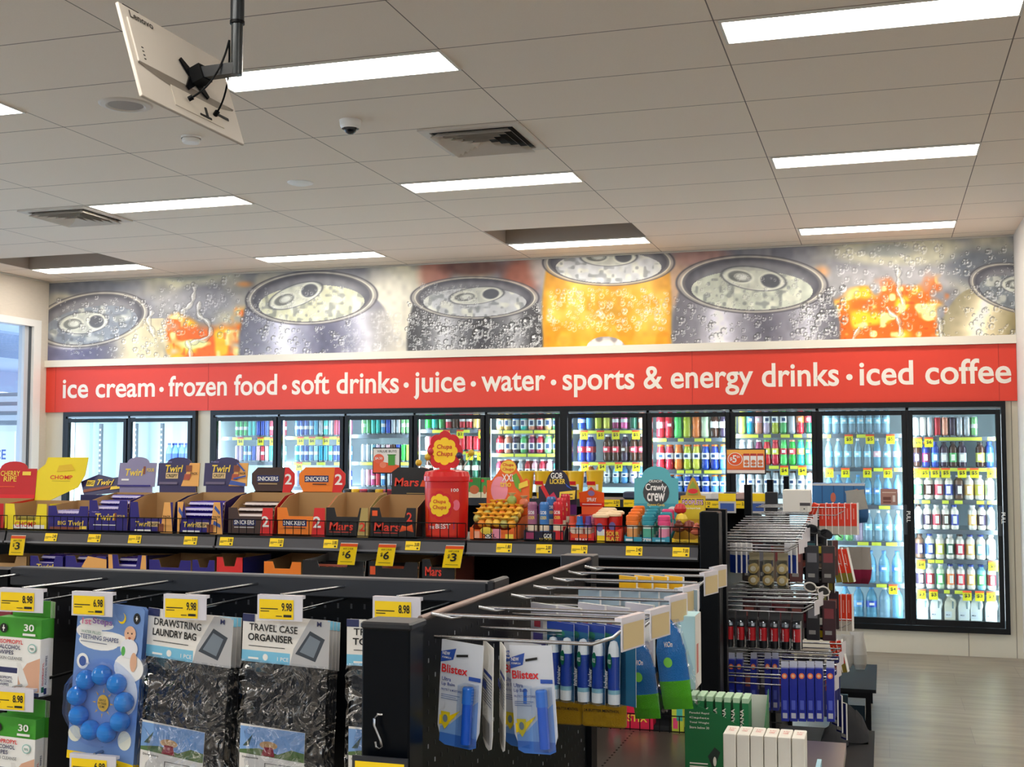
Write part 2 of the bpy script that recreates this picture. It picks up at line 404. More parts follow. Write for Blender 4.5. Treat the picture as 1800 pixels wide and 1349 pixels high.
        col = np.array(body)[None, None]*(1-dark*(1-sh))[..., None]
        band = np.exp(-((u-.28)/.09)**2)*.35+np.exp(-((u-.8)/.06)**2)*.25 - np.exp(-((u-.55)/.10)**2)*.22
        col = np.clip(col+band[..., None]*(.5 if glass else 1), 0, 1)
        nonlocal C
        C = C*(1-m[..., None])+col*m[..., None]
        q, x, y = ell(cx, cy, rx, ry, rot)
        mix((q < 1)*1., (.34, .34, .38)); mix((q < 1)*ss(-.9, .2, -y)*.8*(1-ss(.7, .98, q)), (.6, .6, .62))
        q2, x2, y2 = ell(cx, cy+ry*.22, rx*.86, ry*.72, rot)
        mix((q2 < 1)*1., lid); mix((q2 < 1)*ss(.5, .8, noise(12, 21))*.6, (.95, .95, .88)); mix((q2 < 1)*ss(.55, .85, noise(7, 31))*.5, (.42, .44, .46))
        for dq, cc in ((1.0, (.88, .86, .80)), (.965, (.45, .44, .45)), (1.035, (.66, .64, .62)), (1.07, (.36, .35, .38))):
            mix(np.exp(-((q-dq)/.018)**2), cc)
        # ring-pull
        q3, x3, y3 = ell(tab[0], tab[1], rx*.46, ry*.42, tab[2]); mix((q3 < 1)*.8, (.84, .85, .80)); mix(np.exp(-((q3-1)/.05)**2)*.75, (.36, .37, .4)); mix(np.exp(-((q3-.93)/.04)**2)*.6*(y3 > 0), (.97, .97, .94))
        for sx_, wx, wy, cc_ in ((.24, .14, .16, (.40, .41, .44)), (-.2, .17, .13, (.50, .51, .50)), (-.17, .09, .07, (.86, .87, .84))):
            q4, _, y4 = ell(tab[0]+rx*sx_*math.cos(tab[2]), tab[1]+rx*sx_*math.sin(tab[2]), rx*wx, ry*wy*1.6, tab[2]); mix(ss(0, .25, 1.1-q4), cc_); mix(np.exp(-((q4-1.15)/.12)**2)*.6, (.95, .95, .9))
        return lambda x, y: y > cy+ry*math.sqrt(max(0, 1-((x-cx)/rx)**2)) if abs(x-cx) < rx else True
    ts = can(1070, 462, 108, 38, 0, 950, 1184, (.84, .85, .86), (.98, .70, .22), (1070, 452, 0), .25, glass=True)
    m = ss(952, 965, px)*(1-ss(1165, 1182, px))*ss(498, 530, py); mix(m*.75, (1., .66, .12)); mix(m*ss(.5, .8, n2)*.8, (1., .84, .42)); mix(m*ss(545, 600, py)*.5, (1., .56, .05))
    mix(np.exp(-((px-1075)/55)**2-((py-545)/22)**2)*.6, (.62, .50, .15))
    drops(300, 1070, 545, 105, 36, 2, 6, seed=5, dark=.75, hi=1., al=.55)
    q, x, y = ell(1065, 612, 34, 20, 0); mix((q < 1)*1., (.62, .58, .57)); mix((q < 1)*ss(.4, .7, n3), (.86, .84, .82))
    can(160, 562, 96, 44, -.17, 40, 300, (.55, .58, .63), (.70, .69, .70), (147, 568, -.1), .5)
    m = (py > 560)*ss(190, 235, px)*(1-ss(285, 297, px))*ss(.9, 1.12, ell(160, 562, 96, 44, -.17)[0]); mix(m*.75, (.90, .84, .66)); m = (py > 595)*(1-ss(150, 220, px))*ss(1.05, 1.2, ell(160, 562, 96, 44, -.17)[0]); mix(m*.8, (.36, .36, .50))
    can(548, 524, 108, 44, -.05, 416, 702, (.86, .86, .74), (.62, .62, .70), (520, 520, -.35), .45)
    mix(ss(610, 700, px)*(1-ss(715, 730, px))*ss(520, 560, py)*.75, (.88, .85, .78))
    can(835, 524, 105, 35, 0, 712, 958, (.80, .81, .82), (.52, .52, .54), (838, 520, -.12), .75)
    can(1322, 500, 124, 48, .02, 1178, 1482, (.82, .84, .78), (.66, .65, .70), (1325, 490, .14), .55)
    can(1796, 508, 88, 40, .2, 1645, 1900, (.52, .55, .58), (.82, .77, .62), (1800, 500, 0), .4)
    T = lambda cx, cy, rx, ry: (lambda x, y: y > cy+6+(ry*math.sqrt(max(0, 1-((x-cx)/rx)**2)) if abs(x-cx) < rx else 0))
    drops(900, 835, 580, 120, 52, 1.2, 5, T(835, 524, 105, 35), 11, .25, .95, .8); drops(20, 850, 590, 95, 24, 5, 10, T(835, 524, 105, 35), 12, .2, .9, .9)
    drops(330, 1320, 570, 138, 52, 1.2, 6, T(1322, 500, 124, 48), 13, .32, .95, .75); drops(170, 1440, 560, 45, 60, 1.5, 7, T(1322, 500, 124, 48), 14, .3, .95, .8)
    drops(230, 520, 590, 100, 45, 1.2, 6, T(548, 524, 108, 44), 15, .35, .9, .75); drops(80, 655, 590, 50, 40, 3, 9, None, 16, .7, .95, .3)
    drops(260, 200, 575, 100, 55, 1.2, 5, None, 17, .4, .97, .75); drops(200, 350, 530, 70, 60, 1.5, 6, None, 18, .45, .95, .6)
    drops(260, 1560, 500, 90, 90, 1.5, 7, None, 19, .5, .97, .6); drops(200, 1720, 520, 70, 90, 1.5, 6, None, 20, .35, .97, .7)
    drops(130, 520, 535, 85, 30, 1.2, 4, None, 22, .55, .98, .5); drops(120, 1320, 515, 95, 30, 1.2, 4, None, 23, .5, .98, .5); drops(120, 790, 520, 50, 20, 1.2, 4, None, 24, .5, .98, .5)
    # splashes: wandering bright and dark strokes
    for k, (sx, sy, n) in enumerate([(342, 505, 26), (352, 530, 30), (372, 575, 26), (268, 548, 24), (1578, 470, 34), (1560, 540, 30), (1512, 575, 20), (1650, 560, 24), (330, 600, 20)]):
        x, y = sx, sy; rr_ = np.random.RandomState(50+k); a = 1.2+rr_.rand(); wv = rr_.rand()*9
        for j in range(n):
            a += (rr_.rand()-.5)*.7; x += 2.0*math.cos(a); y += 2.0*math.sin(a)
            R0 = 3.0+2.6*math.sin(j*.35+wv)**2
            i = np.searchsorted(px[0], x); A, B = max(0, i-10), min(nx, i+10)
            if A >= B: continue
            q = np.hypot(px[:, A:B]-x, py[:, A:B]-y)/R0; sub = C[:, A:B]
            e = (q < 1.1) & (q > .85); sub[e] = sub[e]*.82+.35*.18; e = q < .8; sub[e] = sub[e]*.8+np.array([.93, .91, .84])*.2
            e = np.hypot(px[:, A:B]-x+R0*.3, py[:, A:B]-y+R0*.3) < R0*.25; sub[e] = .97
    C = np.clip(C*(.93+.12*n3[..., None]), 0, 1)
    C = np.clip((C-.5)*1.05+.52, 0, 1)
    lc = np.where(C <= .04045, C/12.92, ((C+.055)/1.055)**2.4)
    me = bpy.data.meshes.new('mural')
    co = np.stack([XX, np.full_like(XX, WY-.004), ZZ], -1).reshape(-1, 3)
    I = np.arange(nx*nz).reshape(nz, nx)
    Q = np.stack([I[:-1, :-1], I[:-1, 1:], I[1:, 1:], I[1:, :-1]], -1).reshape(-1, 4)
    me.vertices.add(len(co)); me.vertices.foreach_set('co', co.ravel())
    me.loops.add(Q.size); me.loops.foreach_set('vertex_index', Q.ravel())
    me.polygons.add(len(Q)); me.polygons.foreach_set('loop_start', np.arange(0, Q.size, 4)); me.polygons.foreach_set('loop_total', np.full(len(Q), 4))
    me.update(); me.validate()
    ca = me.color_attributes.new('print', 'FLOAT_COLOR', 'POINT')
    ca.data.foreach_set('color', np.concatenate([lc, np.ones(XX.shape+(1,))], -1).reshape(-1).astype(np.float32))
    m = bpy.data.materials.new('mural_print'); m.use_nodes = True; nt = m.node_tree
    a = nt.nodes.new('ShaderNodeAttribute'); a.attribute_name = 'print'; nt.links.new(a.outputs['Color'], nt.nodes['Principled BSDF'].inputs['Base Color'])
    nt.nodes['Principled BSDF'].inputs['Roughness'].default_value = .45
    me.materials.append(m)
    o = bpy.data.objects.new('mural', me); COL.objects.link(o)
    tag(o, 'long printed mural of wet open drink cans and orange splashes above the red banner', 'mural')
mural()
# ================================================================ red banner
mb = MB(); RB = mt('e2402c', .5)
mb.box((LX+.002, WY-.02, BZ0+.002), (RX-.002, WY-.002, BZ1-.006), RB)
for px_ in (100, 368, 1217, 1755): x = at(px_, 660, Y=WY).x; mb.box((x, WY-.0212, BZ0+.004), (x+.004, WY-.02, BZ1), mt('b83024', .6))
ban = tag(mb.build('banner'), 'long red banner with white lettering listing cold drinks above the cooler doors', 'banner')
CRM = mt('f6ece0', .5)
for t, a, b, y in [('ice cream', 110, 272, 696.5), ('frozen food', 296, 487, 693.5), ('soft drinks', 513, 701, 690.5), ('juice', 727, 818, 687), ('water', 846, 959, 684), ('sports & energy drinks', 989, 1475, 679), ('iced coffee', 1511, 1778, 672.5)]:
    p, q = at(a, y, Y=WY-.0215), at(b, y, Y=WY-.0215)
    g = tgeo(t, 1.); bl = CZ + .66
    g0 = tgeo('x', 1.); k = .136/(g0[5]-g0[4])
    sx = (q.x-p.x)/(g[3]-g[2]); 
    lt = MB(); lt.add([Vector((p.x+(x-g[2])*sx, WY-.0215, 2.2+yy*k)) for x, yy in g[0]], g[1], CRM); lt.build('lettering', ban)
for px_, y in [(284, 681), (500, 680), (714, 675), (832, 673), (973, 669), (1493, 661)]:
    p = at(px_, y, Y=WY-.0215); lt = MB(); lt.poly([(p.x+.026*math.cos(a*PI/8), WY-.0215, 2.266+.026*math.sin(a*PI/8)) for a in range(16)], CRM); lt.build('dot', ban)
# ================================================================ ceiling fittings
lightm = mt('fff8ec', PANEL, kind='emit'); LFR = mt('dcd8d0', .5)
def clabel(i, r):
    cn = {-6: 'far left', -4: 'left', -2: 'middle', 0: 'right', 2: 'far right'}[i]
    rn = {5: 'nearest the mural', 1: 'second from the mural', -3: 'third from the mural', -7: 'fourth from the mural', -11: 'fifth from the mural', -15: 'sixth from the mural'}[r]
    return f'white oblong ceiling light panel in the {cn} column, {rn}'
for i in (-6, -4, -2, 0, 2):
    for r in (5, 1, -3, -7, -11, -15):
        if i == 2 and r > 1: continue
        x0, y0 = GX0+1.2*i, GY0+.6*r
        e = empty('ceiling_light', clabel(i, r), 'ceiling light', (x0+.6, y0+.15, CH), group='oblong ceiling light panels')
        f = MB()
        for a, b in (((-.592, -.143), (-.58, .143)), ((.58, -.143), (.592, .143)), ((-.58, -.143), (.58, -.131)), ((-.58, .131), (.58, .143))):
            f.box((*a, -.008), (*b, 0), LFR)
        f.build('frame', e)
        d = MB(); d.box((-.58, -.131, -.005), (.58, .131, -.001), lightm); d.build('diffuser', e)
def vent(x, y, lab, cat='air vent'):
    e = empty('ceiling_vent', lab, cat, (x, y, CH), group='square ceiling vents')
    f = MB(); wm = mt('d8cfc4', .6)
    f.box((-.29, -.29, -.012), (-.24, .29, 0), wm); f.box((.24, -.29, -.012), (.29, .29, 0), wm); f.box((-.24, -.29, -.012), (.24, -.24, 0), wm); f.box((-.24, .24, -.012), (.24, .29, 0), wm)
    f.build('frame', e)
    b = MB(); b.box((-.24, -.24, -.003), (.24, .24, -.0005), mt('2a2624', .8)); b.build('duct', e)
    for k in range(5):
        r0 = .235-.044*k; r1 = r0-.034; l = MB()
        a = [(-r0, -r0), (r0, -r0), (r0, r0), (-r0, r0)]; c = [(-r1, -r1), (r1, -r1), (r1, r1), (-r1, r1)]
        for q in range(4):
            l.poly([(*a[q], -.036), (*a[(q+1) % 4], -.036), (*c[(q+1) % 4], -.006), (*c[q], -.006)], wm)
        l.build('louvre', e)
vent(GX0-1.2-.3-0., GY0-.3, 'square louvred air vent in the ceiling right of the dome camera'); vent(GX0-4.8-.3, GY0+.9, 'square louvred air vent in the ceiling at far left')
p = at(221, 184, Z=CH); e = empty('ceiling_speaker', 'round flush ceiling speaker behind the hanging monitor', 'speaker', p)
f = MB(); f.lathe([(.088, -.004), (.1, -.01), (.125, -.006), (.135, 0)], mt('d3cabf', .5), 32); f.build('rim', e); f = MB(); f.lathe([(0, -.006), (.088, -.004)], mt('a79e96', .8), 32); f.build('grille', e)
p = at(336, 240, Z=CH); e = empty('smoke_detector', 'round white smoke detector below the hanging monitor', 'detector', p); e.scale = (1, 1, 1)
f = MB(); f.lathe([(.055, 0), (.055, -.014)][::-1], WHP, 24); f.build('base', e); f = MB(); f.lathe([(0, -.04), (.044, -.038), (.05, -.03), (.05, -.015)], WHP, 24); f.build('cover', e)
p = at(528, 321, Z=CH); e = MB(); e.lathe([(0, -.018), (.05, -.016), (.082, -.006), (.086, 0)], WHP, 24); tag(e.build('smoke_detector', loc=p), 'small flat white ceiling detector above the front row of ceiling lights', 'detector')
p = at(616, 212, Z=CH); e = empty('dome_camera', 'small white dome security camera with dark lens on the ceiling', 'camera', p)
f = MB(); f.lathe([(.046, -.045), (.055, -.03), (.06, 0)], WHP, 24); f.build('housing', e); f = MB(); f.ball((0, 0, -.04), .036, mt('181b22', .1)); f.build('dome', e)
# ================================================================ cooler bank
INT = mt('cfe0e6', .4); SHF = mt('b9c8cf', .35, .3); DFR = mt('060a10', .35, spec=.3); GLS = mt('eef7f8', .02, kind='glass'); STRIP = mt('d9e64e', .5); CARD = mt('f3ee1c', .5)
LEDM = mt('e6f6ff', 6., kind='emit')
DOORS = []
def cooler(x0, x1, n, name, lab):
    e = empty('display_cooler', lab, 'cooler', ((x0+x1)/2, WY, KZ0)); ox, oz = (x0+x1)/2, KZ0
    H = KZ1-KZ0
    f = MB(); L, R = x0-ox, x1-ox
    f.box((L, -.05, 0), (R, .0, .045), DFR); f.box((L, -.05, H-.045), (R, 0, H), DFR); f.box((L, -.05, .045), (L+.035, 0, H-.045), DFR); f.box((R-.035, -.05, .045), (R, 0, H-.045), DFR)
    f.box((L+.035, -.03, H-.062), (R-.035, -.02, H-.047), mt('8b9195', .3, .5))
    pw = (x1-x0-.07)/n
    for k in range(1, n): f.box((L+.035+pw*k-.012, -.03, .045), (L+.035+pw*k+.012, .06, H-.045), mt('2a2d31', .4))
    f.build('frame', e)
    b = MB(); D = .86
    HT = H+.12; b.poly([(L, D, 0), (R, D, 0), (R, D, HT), (L, D, HT)], INT); b.poly([(L, 0.002, 0), (L, D, 0), (L, D, HT), (L, 0.09, HT), (L, .09, H), (L, .002, H)], INT); b.poly([(R, 0.002, 0), (R, 0.002, H), (R, .09, H), (R, .09, HT), (R, D, HT), (R, D, 0)], INT)
    b.poly([(L, 0.002, .03), (R, 0.002, .03), (R, D, .03), (L, D, .03)], INT); b.poly([(L, 0.002, H-.02), (L, .09, H-.02), (R, .09, H-.02), (R, 0.002, H-.02)], INT); b.poly([(L, 0.09, HT), (L, D, HT), (R, D, HT), (R, 0.09, HT)], INT); b.poly([(L, .09, H-.02), (L, .09, HT), (R, .09, HT), (R, .09, H-.02)], INT)
    b.build('cabinet', e)
    for k in range(n):
        a = L+.035+pw*k; c = a+pw; d = MB(); t = .038
        z0, z1 = .05, H-.068
        d.box((a+.006, -.065, z0), (a+.006+t, -.02, z1), DFR, .003); d.box((c-.006-t, -.065, z0), (c-.006, -.02, z1), DFR, .003)
        d.box((a+.006+t, -.065, z0), (c-.006-t, -.02, z0+t+.01), DFR); d.box((a+.006+t, -.065, z1-t), (c-.006-t, -.02, z1), DFR)
        o = d.build('door', e)
        g = MB(); g.poly([(a+.006+t, -.04, z0+t+.01), (c-.006-t, -.04, z0+t+.01), (c-.006-t, -.04, z1-t), (a+.006+t, -.04, z1-t)], GLS); g.build('glass_pane', o)
        h = MB(); h.box((c-.006-t+.008, -.085, .78), (c-.006-.008, -.066, 1.02), mt('23272c', .4), .003)
        h.text('PULL', (c-.006-t+.026, -.0865, .97), WHP, w=.09, u=(0, 0, -1), v=(1, 0, 0)); h.build('handle', o)
        DOORS.append((ox+a+.006+t, ox+c-.006-t, e))
    for k in range(n+1):
        s_ = MB(); xx = L+.035+pw*k
        for q in (-1, 1):
            if (k == 0 and q < 0) or (k == n and q > 0): continue
            s_.box((xx+q*.022-.008, .02, .1), (xx+q*.022+.008, .03, H-.1), LEDM)
        s_.build('light_strip', e)
        for q in (-1, 1):
            if (k == 0 and q < 0) or (k == n and q > 0): continue
            la = bpy.data.lights.new('cooler_light', 'AREA'); la.shape = 'RECTANGLE'; la.size = .02; la.size_y = H-.2; la.energy = LEDW; la.color = (.86, .96, 1)
            lo = bpy.data.objects.new('cooler_light', la); COL.objects.link(lo); lo.location = (ox+xx+q*.03, WY+.035, oz+H/2)
            # length along Z, facing back and toward the door's middle
            dirv = Vector((q*.75, 1, 0)).normalized(); rt = Vector((0, 0, 1)).cross(-dirv)
            lo.matrix_world = Matrix.Translation(lo.location) @ Matrix((rt, Vector((0, 0, 1)), -dirv)).transposed().to_4x4()
    return e
K1 = cooler(-7.98, -6.45, 2, 'a', 'narrow two-door cooler at far left beside the shop window, nearly empty inside')
K2 = cooler(-6.285, -2.725, 5, 'b', 'five-door drinks cooler left of centre full of cans and juice bottles')
K3 = cooler(-2.725, .935, 5, 'c', 'five-door drinks cooler at right of the back wall with soft drinks water and milk')
# ---------- drink builders: root mesh = body, children cap and label
SIL = mt('c4c8cc', .25, .9)
def p_can(r, h, c, slim=True):
    b = MB(); b.lathe([(0, .003), (r*.72, 0, SIL), (r*.95, .012, mt(c, .28, .35)), (r, .02), (r, h-.018), (r*.93, h-.006, SIL), (r*.8, h), (r*.74, h-.004), (0, h-.004)], SIL, 12)
    b.box((-.006, -.012, h-.004), (.006, .006, h-.002), SIL)
    w = mt('eef2f4', .4); n = 12
    b.lathe([(r*1.004, h*.42), (r*1.004, h*.62)], w if random.random() < .35 else mt(c, .3), 12)
    return b, None, None
def p_bot(r, h, c, cap, lab=None, neck=.36, kind='pet', lz=(.3, .58), alpha=1, shape=0):
    m = mt(c, .12, alpha=alpha) if kind == 'pet' else mt(c, .4)
    b = MB()
    nr = r*neck
    if shape == 1:   # straight carton-like round bottle, wide neck
        pr = [(0, .002), (r*.8, 0), (r, .012), (r, h*.70), (r*.93, h*.78), (nr*1.1, h*.86), (nr, h*.9), (nr, h*.94)]
    elif shape == 2:  # waisted
        pr = [(0, .004), (r*.72, 0), (r*.98, .014), (r, h*.22), (r*.86, h*.34), (r*.9, h*.46), (r, h*.6), (r*.86, h*.74), (nr*1.2, h*.86), (nr, h*.92), (nr, h*.95)]
    else:
        pr = [(0, .004), (r*.72, 0), (r*.98, .014), (r, h*.12), (r*.96, h*.2), (r, h*.3), (r, h*.62), (r*.84, h*.74), (nr*1.3, h*.86), (nr, h*.91), (nr, h*.95)]
    b.lathe(pr, m, 12)
    cp = MB(); cp.lathe([(nr*1.22, h*.925), (nr*1.22, h*.995), (0, h)], mt(cap, .4), 10)
    lb = None
    if lab:
        lb = MB(); k = 1.012 if shape != 2 else 1.02; lb.lathe([(r*k, h*lz[0]), (r*k, h*lz[1])], mt(lab, .35), 12)
        lb.box((-r*.45, -r*k-.0008, h*(lz[0]+.06)), (r*.45, -r*k, h*(lz[1]-.06)), mt('f4f4f0' if lab not in ('ffffff', 'f2f4f6', 'eef2f6') else '34507c', .4))
    return b, cp, lb
def p_milk(w, h, c, cap):
    b = MB(); m = mt(c, .35); a = w/2
    b.lathe([(0, 0), (a*1.25, 0), (a*1.3, .02), (a*1.3, h*.55), (a*1.1, h*.72), (a*.55, h*.86), (a*.42, h*.9), (a*.42, h*.94)], m, 4, smooth=False)
    b.v = [((x*math.cos(PI/4)-y*math.sin(PI/4)), (x*math.sin(PI/4)+y*math.cos(PI/4)), z) for x, y, z in b.v]
    b.tube([(a*.25, -a*.35, h*.84), (a*.8, -a*.6, h*.78), (a*.98, -a*.62, h*.62), (a*.75, -a*.8, h*.45)], .011, m, 6)
    b.box((a*.36, -a*.93, h*.46), (a*.62, -a*.925, h*.74), mt('7f9aa2', .4))
    cp = MB(); cp.lathe([(a*.5, h*.92), (a*.5, h), (0, h)], mt(cap, .4), 10)
    lb = MB(); lb.box((-a*.8, -a*.945, h*.1), (a*.3, -a*.93, h*.34), mt('dfeaf0', .4)); lb.text('MILK', (-a*.65, -a*.948, h*.18), mt('2c3f70', .4), w=a*.7)
    return b, cp, lb
KIT = {}
def drink(key, fn, name, desc, cat):
    KIT[key] = (fn, name, desc, cat, {})
def C_(c, d): return (c, d)
CNAME = {'2fb34a': 'green', '39c9c0': 'turquoise', '2b50b8': 'dark blue', 'c9344c': 'red', '5a9ad8': 'light blue', 'd85c9c': 'pink', 'b8c2cc': 'silver', '16a0c8': 'aqua', 'd8dc5c': 'yellow', '8fd0e8': 'pale blue', 'c8b8d8': 'lilac',
         '88d088': 'pale green', 'e07828': 'orange', 'b02030': 'dark red', 'e8c070': 'amber', '8c2c60': 'purple', '202830': 'black', '1c5c48': 'dark green', 'e8a088': 'peach', 'f4f4f4': 'white', '2840a0': 'royal blue', '58b870': 'mint green',
         'd83040': 'bright red', '58e078': 'lime green', 'b8c840': 'olive yellow', 'f08848': 'bright orange', 'd0e8c8': 'pale lime', '3a3048': 'dark', '402820': 'cola brown', '90b8d0': 'clear', '78b8d8': 'clear blue', '3a5a6a': 'clear dark', 'e8e4dc': 'cream', '8a6a50': 'coffee brown', 'e8b8c8': 'pale pink', '6a5040': 'chocolate brown'}
def fill(di, si, z, spec, x0=None, x1=None, deep=2):
    """one shelf: spec = (type, radius, height, [(colour, cap, label) per facing])"""
    dx0, dx1, e = DOORS[di]
    a, b = (x0 if x0 is not None else dx0+.0), (x1 if x1 is not None else dx1)
    ty, r, h, cols = spec
    y = WY+.096+r*(1.35 if ty == 'milk' else 1.06); z = z+.001
    n = len(cols); st = (b-a)/n; r = min(r, st/2-.0028)
    dn, sn = ORD[di], ORD[si]
    for k, cc in enumerate(cols):
        if cc is None: continue
        c = cc[0]; key = (ty, r, h, cc)
        if key not in KIT:
            if ty == 'can': mbs = p_can(r, h, c); nm, ds, ct = 'drink_can', 'drink can', 'can'
            elif ty == 'milk': mbs = p_milk(r*2, h, c, cc[1]); nm, ds, ct = 'milk_bottle', 'milk jug', 'bottle'
            elif ty == 'flav': mbs = p_bot(r, h, c, cc[1], cc[2], .5, 'milk', (.18, .62), 1, 1); nm, ds, ct = 'flavoured_milk_bottle', 'flavoured milk', 'bottle'
            elif ty == 'water': mbs = p_bot(r, h, c, cc[1], cc[2], .34, 'pet', (.36, .56), .55, 0); nm, ds, ct = 'water_bottle', 'water bottle', 'bottle'
            elif ty == 'sport': mbs = p_bot(r, h, c, cc[1], cc[2], .6, 'pet', (.42, .66), 1, 2); nm, ds, ct = 'sports_drink_bottle', 'sports drink', 'bottle'
            elif ty == 'juice': mbs = p_bot(r, h, c, cc[1], cc[2], .5, 'pet', (.2, .56), 1, 1); nm, ds, ct = 'juice_bottle', 'juice bottle', 'bottle'
            else: mbs = p_bot(r, h, c, cc[1], cc[2], .36, 'pet', (.34, .56), 1, 2); nm, ds, ct = 'soft_drink_bottle', 'soda bottle', 'bottle'
            me = mbs[0].mesh(nm); cp = mbs[1].mesh('cap') if mbs[1] else None; lb = mbs[2].mesh('paper_label') if mbs[2] else None
            KIT[key] = (me, cp, lb, nm, ds, ct)
        me, cp, lb, nm, ds, ct = KIT[key]
        for dd in range(deep):
            o = bpy.data.objects.new(nm, me); COL.objects.link(o)
            o.location = (a+st*(k+.5)+random.uniform(-.001, .001), y+dd*(2*r*(1.3 if ty == 'milk' else 1)+.009), z)
            o.rotation_euler.z = random.uniform(-.2, .2)
            cn = CNAME.get(c, 'coloured')
            pos = f'{ORD[k]} from left' + ('' if dd == 0 else (', one row back' if dd == 1 else ', two rows back'))
            tag(o, f'{cn} {ds}, {pos}, {sn} shelf, {dn} cooler door', ct, f'{ds}s on the {sn} shelf behind the {dn} cooler door')
            for q, w in ((cp, 'cap'), (lb, 'paper_label')):
                if q is not None: c_ = bpy.data.objects.new(w, q); COL.objects.link(c_); c_.parent = o
def shelf(di, z, strips=(), cards=(), txt='5'):
    dx0, dx1, e = DOORS[di]; ox, oy, oz = e.location
    s_ = MB(); s_.box((dx0-.03-ox, .09, z-.02-oz), (dx1+.03-ox, .8, z-.002-oz), SHF); s_.box((dx0-.03-ox, .082, z-.034-oz), (dx1+.03-ox, .09, z+.0-oz), mt('55606c', .4))
    o = s_.build('shelf', e)
    w = dx1-dx0
    if strips:
        t = MB()
        for a, b in strips: t.box((dx0+w*a-ox, .079, z-.033-oz), (dx0+w*b-ox, .0815, z-.006-oz), STRIP)
        t.build('price_strip', o)
    for p_ in cards:
        c = MB(); x = dx0+w*p_-ox
        c.poly([(x-.034, .074, z-.085-oz), (x+.034, .074, z-.085-oz), (x+.034, .078, z-.008-oz), (x-.034, .078, z-.008-oz)], CARD)
        c.poly([(x-.034, .0735, z-.02-oz), (x+.034, .0735, z-.02-oz), (x+.034, .0775, z-.006-oz), (x-.034, .0775, z-.006-oz)], ORG)
        c.text('$'+txt, (x-.022, .073, z-.062-oz), TIC, h=.032, w=.045, bold=.8); c.build('price_card', o)
def zat(di, py):
    dx0, dx1, e = DOORS[di]; c = (dx0+dx1)/2; r = at(900, 600, Y=WY+.09)
    # height of image row py at the door's middle
    lo = Vector((c, WY+.09, 0)); d = lo.x*_F.x+lo.y*_F.y
    # solve py = 674.5 - F*(P.U)/(P.F)
    A = (674.5-py)/FPX
    num = A*(c*_F.x+(WY+.09)*_F.y) - (c*_U.x+(WY+.09)*_U.y)
    return CZ + num/(_U.z - A*_F.z)
G, T_, B, R_, LB, PK, SV = '2fb34a', '39c9c0', '2b50b8', 'c9344c', '5a9ad8', 'd85c9c', 'b8c2cc'
def cc(s): return [(c,) for c in s]
FULL = ((0., 1.),)
# freezer doors: racks and a few packs
for di in (0, 1):
    dx0, dx1, e = DOORS[di]; ox, oz = e.location.x, e.location.z
    for xx in (dx0+.1, dx1-.12):
        p = MB(); p.box((xx-ox, .3, .1), (xx+.03-ox, .33, 1.75), mt('30404a', .5))
        for k in range(30): p.box((xx+.008-ox, .296, .14+k*.053), (xx+.022-ox, .3, .16+k*.053), WHT)
        p.build('upright', e)
    for z in (1.2, .85): 
        s_ = MB(); s_.box((dx0+.05-ox, .3, z-.01-oz), (dx1-.05-ox, .8, z-oz), SHF); s_.build('shelf', e)
for k in range(6):
    b = MB(); b.lathe([(0, 0), (.032, 0), (.033, .02), (.033, .15), (.02, .19), (.013, .2), (.013, .215), (.016, .216, mt('3850c0', .4)), (.016, .235), (0, .236)], mt('8cc0e4', .2), 12); b.lathe([(.0335, .05), (.0335, .13)], mt('4a74cc', .4), 12)
    for d in range(2):
        tag(b.build('water_bottle', loc=(DOORS[1][0]+.17+k*.074, WY+.36+d*.08, 1.502)), f'small blue-capped water bottle, {ORD[k]} from left in {"front" if not d else "back"} row, second cooler door', 'bottle', 'water bottles behind the second cooler door')
s_ = MB(); e = DOORS[1][2]; s_.box((DOORS[1][0]+.02-e.location.x, .3, 1.49-KZ0), (DOORS[1][1]-.02-e.location.x, .8, 1.5-KZ0), SHF); s_.build('shelf', e)
# doors 3..10 (index 2..9)
z1, z2, z3 = zat(2, 768), zat(2, 812), zat(2, 858)
fill(2, 0, z1, ('can', .0265, .157, cc([None and '', G, G, G, T_, T_, B, B, B, R_, PK, R_][1:])), x0=DOORS[2][0]+.1, deep=3); shelf(2, z1, ((.15, .5), (.62, 1)), (.3, .66, .88), '6')
fill(2, 1, z2-.0, ('can', .0265, .157, cc(['c8b8d8', 'c8b8d8', LB, LB, B, 'e8b8c8', R_, 'e8b8c8', T_, T_, '8fd0e8'])), x0=DOORS[2][0]+.1, deep=3); shelf(2, z2-.0, (), ())
z1, z2, z3 = zat(3, 767), zat(3, 812), zat(3, 856)
fill(3, 0, z1, ('can', .0265, .157, cc([LB, B, B, LB, '16a0c8', SV, T_, SV, R_, PK, PK])), x0=DOORS[3][0]+.05, deep=3); shelf(3, z1, FULL, (.22, .42, .66, .9), '6')
fill(3, 1, z2, ('can', .0265, .157, cc([T_, LB, B, LB, '8fd0e8', '16a0c8', '16a0c8', T_, B, B, LB])), x0=DOORS[3][0]+.05, deep=3); shelf(3, z2, ((.1, .4), (.5, .65), (.8, .95)), (.2,), '6')
fill(3, 2, z3, ('can', .0265, .157, cc(['c8b8d8', LB, SV, SV, T_, LB, 'c8b8d8', PK, SV, LB, B])), x0=DOORS[3][0]+.05, deep=3); shelf(3, z3)
z1, z2, z3 = zat(4, 764), zat(4, 812), zat(4, 856)
fill(4, 0, z1, ('can', .0275, .165, cc(['88d088', '58b870', T_, T_, LB, B, SV, SV, '88d088', '88d088', LB])), x0=DOORS[4][0]+.05, deep=3); shelf(4, z1)
fill(4, 1, z2, ('can', .0275, .165, cc([SV, SV, '8fd0e8', 'c8b8d8', SV, 'e8b8c8', '402820', B, '2fb34a', 'd8dc5c', 'd8dc5c'])), x0=DOORS[4][0]+.05, deep=3); shelf(4, z2, ((.1, 1.),))
